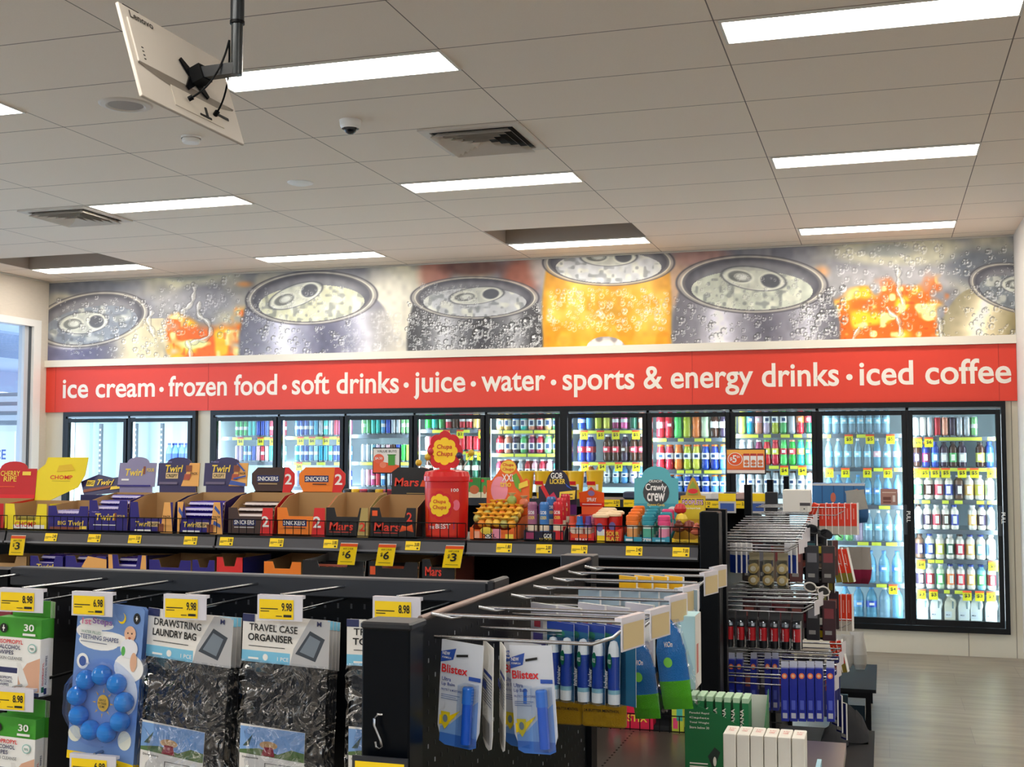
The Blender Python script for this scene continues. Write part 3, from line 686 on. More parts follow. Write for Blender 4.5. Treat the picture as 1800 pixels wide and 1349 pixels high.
fill(4, 2, z3, ('can', .0275, .165, cc([SV, 'e8b8c8', PK, R_, LB, SV, 'c8b8d8', LB, B, SV, LB])), x0=DOORS[4][0]+.05, deep=3); shelf(4, z3)
z1, z2, z3 = zat(5, 755), zat(5, 793), zat(5, 840)
fill(5, 0, z1, ('can', .031, .168, cc([G, '39c9c0', '58b870', R_, '402820', 'b02030', 'b02030', 'e8c070', SV])), deep=3); shelf(5, z1, ((.15, .33), (.6, .75)), (.38, .6, .95), '2')
fill(5, 1, z2, ('can', .031, .14, cc(['e8b8c8', R_, 'b02030', '402820', 'e8b8c8', 'd83040', 'd83040', 'd83040', 'b02030'])), deep=3); shelf(5, z2, FULL, (.2, .55, .75, .93), '2')
fill(5, 2, z3, ('soft', .03, .2, [('402820', 'd83040', 'e8e4dc')]*5+[('1c5c48', 'f4f4f4', 'e8e4dc')]*3), deep=2); shelf(5, z3, FULL)
z1, z2, z3 = zat(6, 756), zat(6, 797), zat(6, 845)
W_ = 'eef2f6'
fill(6, 0, z1, ('juice', .033, .165, [('e8c070', '402820', W_), ('e8c070', 'f4f4f4', W_), (LB, '58b870', W_), (T_, 'e8c070', W_), ('e8a088', 'f4f4f4', W_), ('b02030', 'f4f4f4', W_), ('e8c070', '8c2c60', W_), ('58b870', 'f4f4f4', W_)])); shelf(6, z1, ((0, .12), (.14, .3), (.32, .6), (.62, .84), (.86, .97)))
fill(6, 1, z2, ('juice', .033, .165, [('b02030', '402820', W_), ('e8a088', 'f4f4f4', W_), ('3a3048', 'f4f4f4', W_), ('58b870', '8fd0e8', W_), ('8c2c60', 'e8a088', W_), ('c9344c', 'f4f4f4', W_), ('88d088', 'd8dc5c', W_), ('d8dc5c', 'd8dc5c', W_)])); shelf(6, z2, ((0, .3), (.32, .5), (.52, .8), (.82, .95)))
fill(6, 2, z3, ('juice', .028, .19, [(c, 'f4f4f4', W_) for c in ('c9344c', SV, '402820', SV, 'b02030', 'e8b8c8', R_, 'e8b8c8', T_)]), deep=3); shelf(6, z3)
z1, z2, z3 = zat(7, 756), zat(7, 812), zat(7, 850)
fill(7, 0, z1, ('can', .033, .155, cc([B, LB, 'b8c840', 'd8dc5c', '8c2c60', 'd85c9c', '1c5c48', 'e8a088']))); shelf(7, z1, FULL, (.12, .36, .58, .87), '5')
cb = ('402820', 'f4f4f4', 'c9344c'); bb = ('2840a0', 'f4f4f4', 'c9344c'); cz = ('3a3048', 'f4f4f4', '402820')
fill(7, 1, z2, ('soft', .036, .24, [bb, bb, None, cb, cb, cz, cb, cb])); shelf(7, z2, FULL, (.13, .38, .62, .87), '4')
fill(7, 2, z3, ('soft', .03, .16, [(LB, 'f4f4f4', W_), ('e07828', 'f4f4f4', W_), ('e07828', 'f4f4f4', W_), (SV, 'f4f4f4', W_), ('8fd0e8', 'f4f4f4', W_), (LB, '2b50b8', W_), ('c8b8d8', 'f4f4f4', W_), (LB, 'f4f4f4', W_)])); shelf(7, z3)
z1, z2, z3 = zat(8, 770), zat(8, 826), zat(8, 868)
fill(8, 0, z1, ('soft', .036, .25, [('d83040', 'f4f4f4', 'e8b8c8'), ('d83040', 'f4f4f4', 'c9344c'), ('58e078', 'f4f4f4', None), ('b8c840', 'f4f4f4', None), ('f08848', 'f4f4f4', None), ('d0e8c8', 'f4f4f4', None), ('402820', 'f4f4f4', 'f4f4f4'), ('3a3048', 'f4f4f4', 'f4f4f4')])); shelf(8, z1, ((.02, .16), (.32, .4), (.55, .68), (.7, .78), (.94, 1)))
OR_ = 'f07820'
fill(8, 1, z2, ('sport', .036, .218, [('d83040', OR_, W_), ('c9344c', OR_, W_), ('f08848', OR_, W_), ('b8c840', OR_, W_), ('d8dc5c', OR_, W_), ('2b50b8', OR_, W_), ('2840a0', OR_, W_), ('5a9ad8', OR_, W_)])); shelf(8, z2, ((.3, .4), (.42, .52), (.54, .64), (.68, .92)))
fill(8, 2, z3, ('sport', .036, .16, [(LB, OR_, W_)]*3+[(B, 'f4f4f4', W_)]*3+[(LB, OR_, W_)]*2)); shelf(8, z3)
z1, z2, z3 = zat(9, 763), zat(9, 818), zat(9, 870)
fill(9, 0, z1, ('sport', .034, .225, [('d8dc5c', 'f4f4f4', None), ('16a0c8', 'f4f4f4', LB), ('e8a088', 'f4f4f4', 'e8b8c8'), ('c8b8d8', 'd85c9c', W_), ('b8c840', 'd8dc5c', W_), ('58b870', '58b870', W_), (SV, 'f4f4f4', None), ('d83040', 'd83040', 'f08848'), ('1c5c48', 'd83040', 'c9344c')])); shelf(9, z1, ((0, .28), (.35, .45), (.58, .7), (.75, .86), (.93, 1)))
fill(9, 1, z2, ('sport', .034, .215, [(SV, 'f4f4f4', 'f4f4f4'), (SV, 'f4f4f4', '402820'), ('8c2c60', 'f4f4f4', None), ('d83040', '58b870', 'd8dc5c'), ('c9344c', 'd83040', 'd8dc5c'), ('58e078', '58b870', 'c9344c'), ('2fb34a', 'e8a088', 'd83040'), ('39c9c0', '58e078', 'd8dc5c'), ('58e078', 'd8dc5c', '16a0c8')])); shelf(9, z2, ((.42, .55), (.7, .85)), (.62, .86), '4')
fill(9, 2, z3, ('sport', .034, .2, [(SV, '402820', W_)]*9)); shelf(9, z3)
# doors 9 and 10 of the row: water, then milk drinks
D9 = 10; D10 = 11
wt = ('90b8d0', 'f4f4f4', '8fd0e8'); wb = ('78b8d8', '5a9ad8', '5a9ad8'); wd = ('78b8d8', 'f4f4f4', 'e8b8c8')
zs = [zat(D9, p) for p in (763, 822, 888, 952, 1025, 1088)]
fill(D9, 0, zs[0], ('water', .031, .24, [wt, wt, wt, wt, wt, wt, wt, wt]), x1=DOORS[D9][1]-.09, deep=2); shelf(D9, zs[0], ((0, .1), (.43, .56)), (.33, .6, .86), '5')
fill(D9, 1, zs[1], ('water', .031, .24, [wt, wt, wt, wt, wt, wd, wt, wd])); shelf(D9, zs[1], ((.64, .76), (.9, 1)), (.07, .28, .56, .82), '2')
fill(D9, 2, zs[2], ('water', .034, .25, [wb, wb, wb, wb, wb, wb, ('78b8d8', '2b50b8', '2840a0'), wb])); shelf(D9, zs[2], ((.7, .84),))
fill(D9, 3, zs[3], ('water', .034, .255, [wt, ('88d088', '88d088', '58b870'), ('88d088', 'f4f4f4', None), ('c8b8d8', 'e8b8c8', None), wt, wt, wt, wt])); shelf(D9, zs[3], ((.42, .56), (.6, .72), (.78, .92)))
fill(D9, 4, zs[4], ('water', .042, .26, [wb, wb, wb, wb, wb, wb])); shelf(D9, zs[4], ((.65, .78),), (.86,), '4')
fill(D9, 5, zs[5], ('water', .044, .26, [wb, wb, wb, ('78b8d8', '5a9ad8', '2b50b8'), ('90b8d0', 'f4f4f4', None), ('78b8d8', 'd83040', None)]))
ZB = zs[5]
zs = [zat(D10, p) for p in (768, 822, 879, 932, 984, 1037, 1092)]
fz = lambda c, cap='f4f4f4', body='e8e4dc': (body, cap, c)
fill(D10, 0, zs[0], ('can', .027, .165, cc([SV, 'e8e4dc', SV, 'b02030', 'e8a088', '3a3048', SV, 'b8c2cc', '88d088'])), x1=DOORS[D10][1]-.12, deep=3); shelf(D10, zs[0], ((.33, .85), (.92, 1)), (.06, .2), '6')
fill(D10, 1, zs[1], ('juice', .033, .21, [('402820', '202830', '3a3048'), ('2840a0', 'f08848', '8c2c60'), ('2b50b8', '2b50b8', '5a9ad8'), ('3a3048', '202830', 'b8c2cc'), ('402820', '202830', '58b870'), ('3a3048', '202830', 'b8c2cc'), None, ('402820', '202830', 'd8dc5c'), ('2b50b8', '2b50b8', '5a9ad8')])); shelf(D10, zs[1], FULL, (.03, .14, .27, .4, .6, .75, .96), '5')
fill(D10, 2, zs[2], ('flav', .036, .2, [fz('58b870'), fz('402820'), fz('c9344c', '402820'), fz('2b50b8'), fz('3a3048', 'f4f4f4', '6a5040'), fz('e8c070'), fz('d8dc5c'), fz('b8c2cc')])); shelf(D10, zs[2], ((0, .06), (.1, .2), (.35, .43), (.5, .6), (.77, .86), (.9, 1)))
fill(D10, 3, zs[3], ('flav', .036, .2, [fz('b8c2cc', '402820'), fz('3a3048'), fz('c9344c'), fz('402820'), fz('2840a0', '2b50b8'), None, fz('e8c070'), fz('3a3048', '2b50b8'), fz('b8c2cc', '2b50b8')])); shelf(D10, zs[3])
fill(D10, 4, zs[4], ('flav', .036, .2, [fz('3a3048', '402820', '6a5040'), fz('2b50b8', '2b50b8'), fz('d8dc5c'), fz('1c5c48'), fz('c9344c', '402820'), fz('e8c070', '2840a0'), fz('8fd0e8', '2840a0'), fz('b8c2cc')])); shelf(D10, zs[4], ((.16, .24), (.25, .35)), (.07, .95), '8')
fill(D10, 5, zs[5], ('flav', .034, .2, [fz('3a3048'), fz('c9344c'), fz('58b870', 'f4f4f4', 'd0e8c8'), fz('f08848', '2840a0'), fz('d83040', '2b50b8'), fz('e8c070', '2b50b8'), fz('58b870', '2b50b8', '8fd0e8'), fz('d83040', '2b50b8')])); shelf(D10, zs[5], ((.35, .42), (.48, .6)), (.07, .22, .63, .78, .92), '3')
fill(D10, 6, zs[6], ('milk', .046, .205, [('e4eeee', 'f4f4f4'), ('e4eeee', '5a9ad8'), ('dfe0d0', 'f4f4f4'), ('e4eeee', 'f4f4f4'), ('e4eeee', '5a9ad8'), ('e4eeee', 'f4f4f4')]), deep=2)
shelf(D10, zs[6]); shelf(D9, ZB)
# ================================================================ gondolas
STEEL = mt('2a2d33', .4); DKST = mt('14161b', .45); RAILM = mt('4b4e55', .35, .2)
def ticket(mb, o, u, v, w, h, txt, small=True):
    """yellow shelf ticket print with price"""
    mb.lab(o, u, v, w, h, [(0, 0, 1, 1, YEL), ('t', txt, .62, .42, .32, .42, TIC, .8), (.05, .5, .55, .56, TIC), (.05, .36, .3, .41, TIC), (.78, .1, .9, .28, TIC)] if small else
           [(0, 0, 1, 1, YEL), (0, .86, 1, 1, ORG), ('t', 'SPECIAL', .15, .89, .7, .08, WHP), ('t', 'ANY 2 FOR', .2, .72, .6, .08, TIC), ('t', '$', .2, .42, .13, .2, TIC, .8), ('t', txt, .38, .28, .36, .4, TIC, .85), (.15, .14, .85, .16, TIC), (.15, .09, .7, .11, TIC)], .0004)
GY = 3.75; GZ = 1.342
gx0 = -4.3; gx1 = at(1230, 960, Y=GY).x
g0 = empty('gondola_shelving', 'long black shelf unit of confectionery running parallel to the coolers', 'shelf unit', ((gx0+gx1)/2, GY+.25, 0))
OX, OY = (gx0+gx1)/2, GY+.25
def L(p): return (p[0]-OX, p[1]-OY, p[2])
m_ = MB(); m_.box(L((gx0, GY+.42, .1)), L((gx1, GY+.46, 1.30)), BLK); m_.box(L((gx0, GY-.05, 0)), L((gx1, GY+.4, .12)), BLK); m_.build('back_panel', g0)
m_ = MB(); a, b = at(1232, 960, Y=GY).x, at(1266, 960, Y=GY).x
zt = at(1248, 900, Y=GY-.02).z
m_.box(L((a, GY-.03, 0)), L((b, GY+.05, zt)), BLK, .004); m_.box(L((a, GY+.14, 0)), L((b, GY+.18, zt)), BLK); m_.box(L((a+.01, GY+.05, .2)), L((b-.01, GY+.14, zt-.06)), BLK)
m_.build('post', g0)
joints = [gx0] + [at(p, 960, Y=GY).x for p in (12, 381, 820, 1230)]
TK = {1: [(92, '2.40'), (168, '3.00'), (239, '3.00'), (337, '3.00')], 2: [(400, '3.00'), (488, '3.00'), (583, '3.00'), (727, '3.00')], 3: [(887, '1.80'), (957, '2.00'), (1019, '1.90'), (1115, '3.40'), (1197, '7.00')]}
for k in range(4):
    a, b = joints[k]+.004, joints[k+1]-.004
    s_ = MB(); s_.box(L((a, GY, GZ-.012)), L((b, GY+.42, GZ)), STEEL); sh = s_.build('shelf', g0)
    r = MB(); r.poly([L((a, GY-.012, GZ-.037)), L((b, GY-.012, GZ-.037)), L((b, GY-.002, GZ)), L((a, GY-.002, GZ))], mt('3c3b42', .3)); r.box(L((a, GY-.02, GZ-.043)), L((b, GY-.005, GZ-.037)), mt('8a8b92', .3, .4)); r.box(L((a, GY-.004, GZ-.05)), L((b, GY, GZ)), DKST)
    r.build('price_rail', sh)
    for px_, t in TK.get(k, []):
        x = at(px_, 950, Y=GY).x; q = MB(); ticket(q, Vector(L((x-.025, GY-.0128, GZ-.035))), (1, 0, 0), (0, .27, 1), .052, .029, t); q.build('price_ticket', sh)
    f = MB(); a += .02 if k else 0; yy = GY+.004; n = int((b-a)/.029)
    f.tube([L((a, yy, GZ+.054)), L((b, yy, GZ+.054))], .0017, BLK, 5); f.tube([L((a, yy, GZ+.006)), L((b, yy, GZ+.006))], .0017, BLK, 5)
    for j in range(n+1):
        x = a+(b-a)*j/n; f.tube([L((x, yy, GZ+.004)), L((x, yy, GZ+.054))], .0015, BLK, 4)
    f.build('wire_fence', g0)
for px_, t in ((32, '3'), (612, '6'), (679, '6'), (797, '3')):
    p = at(px_, 953, Y=GY-.02); q = MB(); w, h = .062, .073; o = Vector(L((p.x-.038, GY-.022, GZ-.088)))
    q.lab(o, (1, 0, 0), (.22, -.1, 1), w, h, [(0, 0, 1, 1, YEL), (0, .86, 1, 1, ORG), ('t', 'ANY 2 FOR', .2, .72, .6, .08, TIC), ('t', '$', .2, .42, .13, .2, TIC, .8), ('t', t, .38, .3, .34, .38, TIC, .85), (.15, .14, .85, .16, TIC)], .0004)
    q.poly([o+Vector((0, .001, 0)), o+Vector((w, .001, 0)), o+Vector((w+.22*h, -.1*h+.001, h)), o+Vector((.22*h, -.1*h+.001, h))], WHT)
    q.build('promotion_ticket', g0)
# lower shelf
s_ = MB(); LZ = 1.155; s_.box(L((gx0, GY-.10, LZ-.02)), L((gx1-.02, GY+.42, LZ)), STEEL); s_.box(L((gx0, GY-.11, LZ-.06)), L((gx1-.02, GY-.1, LZ)), DKST); s_.build('lower_shelf', g0)
for z in (.8, .45):
    s_ = MB(); s_.box(L((gx0, GY-.05, z-.02)), L((gx1-.02, GY+.42, z)), STEEL); s_.build('lower_shelf', g0)
# metal display deck at the end with fence
DZ = at(1150, 1287, Y=3.67).z; s_ = MB(); dx0, dx1 = -.69, -.12
br = mt('8a8078', .28, .75)
s_.box(L((dx0, 2.55, DZ-.03)), L((dx1, GY-.06, DZ)), br); s_.box(L((-1.25, 3.12, DZ-.03)), L((dx0, GY-.06, DZ)), br)
hx = at(1109, 1290, Z=DZ).x
for j in range(18):
    y = 3.14+.03*j; s_.box(L((hx, y, DZ)), L((hx+.005, y+.007, DZ+.0008)), BLK)
s_.box(L((dx0, 3.2, 0)), L((dx0+.04, 3.24, DZ-.03)), BLK); s_.box(L((dx1-.04, 3.2, 0)), L((dx1, 3.24, DZ-.03)), BLK)
s_.build('metal_deck', g0)
f = MB(); yy = 3.67
f.tube([L((-1.24, yy, DZ+.05)), L((-.3, yy, DZ+.05))], .0018, BLK, 5); f.tube([L((-1.24, yy, DZ+.004)), L((-.3, yy, DZ+.004))], .0018, BLK, 5)
for j in range(-18, 13): x = dx0+.03*j; f.tube([L((x, yy, DZ)), L((x, yy, DZ+.05))], .0015, BLK, 4)
f.build('wire_fence', g0)
# ---------------------------------------------------------------- display cartons
def W_px(a, b, py, Y): return at(b, py, Y=Y).x-at(a, py, Y=Y).x
def carton(lab, fx0, fx1, hf, hn, hb, d, out, prints, hdr=None, hprints=(), notch=.2, side=None, z=None, yf=None, name='display_box', py=940, inner=KRF, cat='display box'):
    z = GZ+.001 if z is None else z+.0005; yf = GY+.02 if yf is None else yf
    x0 = at(fx0, py, Y=yf).x; w = at(fx1, py, Y=yf).x-x0-.002
    pxm = (fx0+fx1)/2; hz = lambda y, dd, dx=0: at(pxm+dx, y, Y=yf+dd).z-z
    if hf > 2: hf = hz(hf, 0)
    if hn > 2: hn = hz(hn, 0)
    if hb > 2: hb = hz(hb, d, 42)
    if hdr and hdr[1] > 2: hdr = (hdr[0], hz(hdr[1], d, 42), hz(hdr[2], d, 42), *hdr[3:])
    e = empty(name, lab, cat, (x0+w/2, yf, z))
    X = -w/2; b = MB(); t = .002; n = notch*w; side = side or out
    b.prism([(X, 0, 0), (X+w, 0, 0), (X+w, 0, hf), (X+w-n, 0, hf), (X+w-n-.008, 0, hn), (X+n+.008, 0, hn), (X+n, 0, hf), (X, 0, hf)], (0, t, 0), out, inner)
    sd = [(0, 0), (d, 0), (d, hb), (d*.55, hb*.93 if hb > hf else hb), (d*.1, hf)] if hb > hf else [(0, 0), (d, 0), (d, hb), (0, hf)]
    b.prism([(X+w, y, q) for y, q in sd], (-t, 0, 0), side, inner)
    b.prism([(X, y, q) for y, q in sd][::-1], (t, 0, 0), side, inner)
    b.prism([(X+w, d, 0), (X, d, 0), (X, d, hb), (X+w, d, hb)], (0, -t, 0), out, inner)
    b.box((X, 0, 0), (X+w, d, t), inner)
    b.lab((X, 0, 0), (1, 0, 0), (0, 0, 1), w, hf, prints)
    b.build('carton', e)
    if hdr:
        # header card: outline as fractions of the width w and header height, at the back edge, leaning
        hm, h0, h1, pts, lean = hdr[:5]
        sh = hdr[5] if len(hdr) > 5 else 0
        h = MB(); u = Vector((1, 0, 0)); v = Vector((sh, lean, 1)).normalized(); nrm = u.cross(v).normalized()
        o = Vector((X, d+.001, h0)); H = h1-h0
        h.prism([o+u*(px_*w)+v*(q*H) for px_, q in pts], -nrm*.002, hm, inner)
        if h0 > hb-.012: h.prism([(X+w*.06, d+.001, hb-.014), (X+w*.94, d+.001, hb-.014), (X+w*.94, d+.001, h0+.004), (X+w*.06, d+.001, h0+.004)], (0, .002, 0), hm, inner)
        h.lab(o, u, v, w, H, hprints, .0005)
        h.build('header_card', e)
    return e, w, x0
REC = [(0, 0), (1, 0), (1, 1), (0, 1)]
ARCH = [(0, 0), (1, 0), (1, .8), (.78, .8)] + [(.5+.3*math.cos(a*PI/8), .8+.2*math.sin(a*PI/8)) for a in range(0, 9)] + [(0, .8)]
SNK = [(.1, 0), (.9, 0), (1, .35), (1, .75), (.86, 1), (.14, 1), (0, .75), (0, .35)]
WT_ = WHP; YL2 = mt('f6d64a', .5); PUR = mt('24197a', .4); PUR2 = mt('3a3560', .5); TAN = mt('f0b060', .5); CHO = mt('8a4a30', .5); SBR = mt('45302c', .5); SBL = mt('1d2c6a', .4); OR2 = mt('f58220', .45); RD2 = mt('e02828', .45); MBK = mt('1c1a1c', .45); MRD = mt('e8402c', .45); GLD = mt('b8a060', .5)
def twirl(x, y, s=1, c=YL2): return [('t', 'Twirl', x, y, .42*s, .2*s, c, .8, .15)]
carton('red cherry chocolate display box with arched header at far left of the top shelf', -78, 6, 885, 885, 876, .17, mt('c8141e', .4), [('t', 'CHERRY RIPE', .1, .2, .8, .4, YL2)],
       (mt('c8141e', .4), 876, 811, ARCH, .1), [('t', 'CHERRY', .22, .60, .42, .14, YL2), ('t', 'RIPE', .3, .45, .28, .14, YL2), (.05, .3, .55, .32, ORG), (.7, .62, .88, .72, YL2), (0, 0, 1, .1, mt('e01020', .4))])
carton('yellow banana-cream chocolate display box with tall bent yellow header', 8, 82, 886, 915, 880, .17, mt('f4dc1c', .5), [(.2, .05, .95, .2, WT_), ('t', 'CHOMP', .25, .12, .5, .2, RD2)],
       (mt('f4dc1c', .5), 885, 804, [(-.05, .05), (.2, 0), (1.0, .35), (1.15, .62), (1.2, 1.0), (.2, 1.0), (.15, .85), (-.05, .7)], .1), [('t', 'CHOMP', .3, .52, .55, .09, RD2, .6), (.35, .48, .8, .485, TIC), ('p', [(.45, .68), (.9, .72), (.8, .85), (.5, .82)], mt('e8c020', .5))], notch=.22)
carton('navy large chocolate display box with crooked header showing a chocolate bar', 84, 155, 890, 904, 880, .17, PUR, [('t', 'BIG', .25, .24, .2, .16, YL2), ('t', 'Twirl', .5, .22, .38, .2, YL2, .8, .15), (.05, .05, .85, .16, CHO), (.8, .08, .97, .2, YL2)],
       (mt('1b1a52', .4), 872, 828, [(.15, 0), (1.2, .2), (1.12, .9), (.75, .8), (.35, .95), (-.05, .62)], .5), [(.12, .42, .32, .68, YL2), ('t', 'BIG', .14, .47, .16, .16, TIC), ('t', 'Twirl', .36, .46, .42, .26, YL2, .8, .2), ('p', [(.1, .12), (.75, .34), (.78, .46), (.1, .26)], CHO), ('p', [(.78, .26), (1.05, .32), (1.04, .46), (.78, .4)], YL2)])
carton('purple chocolate display box with shiny lilac header and stacked purple bars', 156, 224, 880, 897, 866, .165, PUR, [('t', 'Twirl', .15, .36, .5, .22, YL2, .8, .15), (.66, .36, .72, .6, CHO), ('t', 'FOUR', .75, .46, .2, .08, YL2), (.12, .2, .7, .23, WT_), ('t', 'Cadbury', .08, .6, .2, .05, mt('b8a8e8', .5))],
       (mt('8a84a8', .3), 856, 803, ARCH, .15), [('t', 'Twirl', .16, .36, .48, .24, YL2, .8, .15), (.66, .42, .72, .68, CHO), ('t', 'FOUR', .76, .5, .2, .12, YL2), (.1, .2, .3, .26, WT_), (0, 0, .9, .06, PUR)], side=PUR)
for q, (a, b, lab) in enumerate([(228, 304, 'purple and tan chocolate box with plain tan header corner, empty inside'), (312, 392, 'purple and tan chocolate box with blue-swirled header, full of stacked bars')]):
    sw = mt('3d5aa8', .5); hp = [('p', [(.58, 0), (1, 0), (1, .8), (.76, .8)], TAN), ('t', 'Twirl', .16, .48, .42, .25, YL2, .8, .15), (.2, .26, .5, .46, mt('e8c890', .5)), ('t', 'CRISPY', .22, .3, .26, .12, TIC), (.68, .5, .82, .72, CHO), ('p', [(.64, .22), (.78, .22), (.82, .42), (.66, .42)], mt('b4543c', .5)), ('t', 'PACK', .8, .4, .17, .08, TIC, .8), (.06, .06, .5, .14, mt('6e6480', .5)), ('t', 'Cadbury', .16, .8, .18, .06, mt('a8a0d8', .5))]
    fp = [('p', [(.72, 0), (1, 0), (.94, 1), (.8, 1)], TAN), ('t', 'Twirl', .12, .2, .3, .17, YL2, .8, .15), (.44, .2, .7, .36, mt('e8c890', .5)), ('t', 'CRISPY', .46, .23, .22, .1, TIC), (.12, .05, .5, .1, WT_), ('t', 'PACK', .79, .5, .17, .07, TIC, .8), (.66, .04, .8, .3, CHO)]
    if q:
        hp += [('p', [(.74, .8), (.79, .8), (.96, .52), (.92, .5)], sw), ('p', [(.6, .05), (.64, .2), (.98, .1), (.98, 0)], sw), ('p', [(.7, .28), (.98, .38), (.98, .32), (.7, .22)], sw)]
        fp += [('p', [(0, 0), (.04, 0), (.14, 1), (0, 1)], TAN), ('p', [(.02, .7), (.12, .5), (.12, .65), (.04, .85)], sw), ('p', [(.82, .8), (.94, .6), (.95, .7), (.84, .9)], sw), ('p', [(.8, .3), (.96, .2), (.96, .3), (.82, .42)], sw)]
    carton(lab, a, b, 883, 912, 866, .165, PUR, fp, (PUR2, 855, 804, ARCH, .1), hp, notch=.18 if not q else .14, side=mt('1c1850', .4))
snk = lambda c1: [(.12, .34, .62, .58, SBL), ('t', 'SNICKERS', .14, .38, .45, .16, WT_, .8), ('p', [(.72, 0), (1, 0), (1, 1), (.78, 1)], RD2), ('t', '2', .76, .3, .16, .4, WT_, .9), (.14, .26, .6, .29, c1)]
carton('dark brown chocolate display box with faceted brown and red header', 401, 480, 893, 908, 866, .16, SBR, snk(WT_), (SBR, 866, 822, SNK, 0), [(.12, .42, .64, .68, SBL), ('t', 'SNICKERS', .14, .46, .48, .17, WT_, .8), ('p', [(.72, 0), (.9, 0), (1, .35), (1, .75), (.86, 1), (.78, 1)], RD2), ('t', '2', .78, .32, .16, .42, WT_, .9), (.16, .32, .6, .36, mt('c8a878', .5))], side=mt('b02024', .45))
carton('bright orange chocolate display box with faceted orange header, empty inside', 487, 572, 893, 908, 866, .16, OR2, snk(SBR), (OR2, 867, 822, SNK, 0), [(.12, .42, .64, .68, SBL), ('t', 'SNICKERS', .14, .46, .48, .17, WT_, .8), ('p', [(.72, 0), (.9, 0), (1, .35), (1, .75), (.86, 1), (.78, 1)], RD2), ('t', '2', .78, .32, .16, .42, WT_, .9), (.3, .32, .6, .36, SBR)], side=RD2)
mar = lambda: [('t', 'Mars', .08, .22, .56, .28, MRD, .8, .1), (.08, .15, .6, .17, MRD)]
carton('black chocolate display box with gold stripe and no header', 573, 648, 893, 909, 866, .16, MBK, mar()+[('p', [(.74, 0), (1, 0), (1, 1), (.84, 1)], GLD), ('t', '2', .8, .2, .14, .3, MRD, .9)], side=GLD)
carton('black chocolate display box with caramel splash and black back header', 651, 732, 893, 910, 870, .16, MBK, mar()+[('t', '2', .8, .55, .12, .3, MRD, .8), ('p', [(.64, .2), (.7, .42), (.8, .38), (.92, .46), (.95, .2), (.8, .26)], ORG), (.04, .72, .16, .9, ORG)],
       (MBK, 880, 822, [(.05, 0), (1, 0), (1, .98), (.2, 1), (.05, .85)], 0), [('t', 'Mars', .12, .42, .55, .26, MRD, .8, .1), ('p', [(.7, .42), (.76, .62), (.88, .55), (.97, .66), (1, .4)], ORG), (.4, .2, .8, .22, GLD)])
# ---------- bars
def barmesh(w, h, d, m, m2, txt=None):
    b = MB(); a = w/2; c = .008
    for s in (-1, 1):
        b.box((s*a-(c if s > 0 else 0), -d*.42, h*.4), (s*a+(0 if s > 0 else c), d*.42, h*.5), m2)
    pr = [(-d/2, h*.35), (-d*.3, 0), (d*.3, 0), (d/2, h*.35), (d*.42, h*.8), (d*.15, h), (-d*.15, h), (-d*.42, h*.8)]
    for i in range(8):
        (y0, z0), (y1, z1) = pr[i], pr[(i+1) % 8]
        b.poly([(-a+c, y0, z0), (-a+c, y1, z1), (a-c, y1, z1), (a-c, y0, z0)][::-1], m2 if i == 7 else m)
    b.poly([(-a+c, y, z) for y, z in pr], m); b.poly([(a-c, y, z) for y, z in pr][::-1], m)
    if txt: b.text(txt, (-a*.55, -d*.32, h*.84), m2, w=w*.55, h=d*.4, u=(1, 0, 0), v=(0, 1, .1)); b.text(txt, (-a*.5, -d*.5, h*.28), m2, w=w*.5, h=h*.5, u=(1, 0, 0), v=(0, .15, 1))
    return b
BAR = {}
def bars(kind, fx0, fx1, rows, d0, z0, lab, grp, z=None, yf=None, tilt=.0, col=None):
    """rows: list of stack counts from the front to the back of a box"""
    yf = GY+.02 if yf is None else yf; z = GZ if z is None else z
    x0, x1 = at(fx0, 940, Y=yf).x, at(fx1, 940, Y=yf).x; w = (x1-x0)*.86
    me = barmesh(w, .017, .032, *col).mesh('chocolate_bar')
    tot = len(rows)
    for r, n in enumerate(rows):
        for k in range(n):
            o = bpy.data.objects.new('chocolate_bar', me); COL.objects.link(o)
            o.location = ((x0+x1)/2+random.uniform(-.003, .003), yf+d0+r*.0345, z+z0+k*.0182+.002)
            o.rotation_euler = (0, 0, random.uniform(-.03, .03))
            rn = 'front' if r == 0 else ('back' if r == tot-1 else ORD[r])
            tag(o, f'{lab}, {ORD[k]} from bottom of the {rn} stack', 'chocolate bar', grp)
cp_ = (mt('2c2090', .25), mt('cfc6ee', .3), 'Twirl'); cs = (mt('4a3430', .3), mt('e8dcd8', .35), 'SNICKERS'); ck = (mt('1c1a1c', .3), mt('c85838', .35), 'Mars')
bars('t', 156, 224, [5, 6, 6, 7], .022, .002, 'purple chocolate bar in lilac-header box', 'bars in the lilac-header box', col=cp_)
bars('t', 84, 155, [4, 4, 4], .022, .002, 'purple chocolate bar in crooked-header box', 'bars in the crooked-header box', col=cp_)
bars('t', 312, 392, [5, 6, 6, 6], .022, .002, 'purple chocolate bar in swirled-header box', 'bars in the swirled-header box', col=cp_)
bars('t', 401, 480, [4, 5, 6, 6], .022, .002, 'brown chocolate bar in dark brown box', 'bars in the dark brown box', col=cs)
# yellow pouches in the yellow box
for k in range(3):
    b = MB(); b.box((-.022, -.03, 0), (.022, .0, .045), mt('e9dc6a', .35, kind='crinkle'), .004)
    p = at(40+k*13, 940, Y=GY+.06+.015*k); tag(b.build('sweet_bar', loc=(p.x, GY+.08+.03*k, GZ+.004), rz=.2*k), f'pale yellow wrapped bar in the yellow box, {ORD[k]} from front', 'chocolate bar', 'bars in the yellow box')
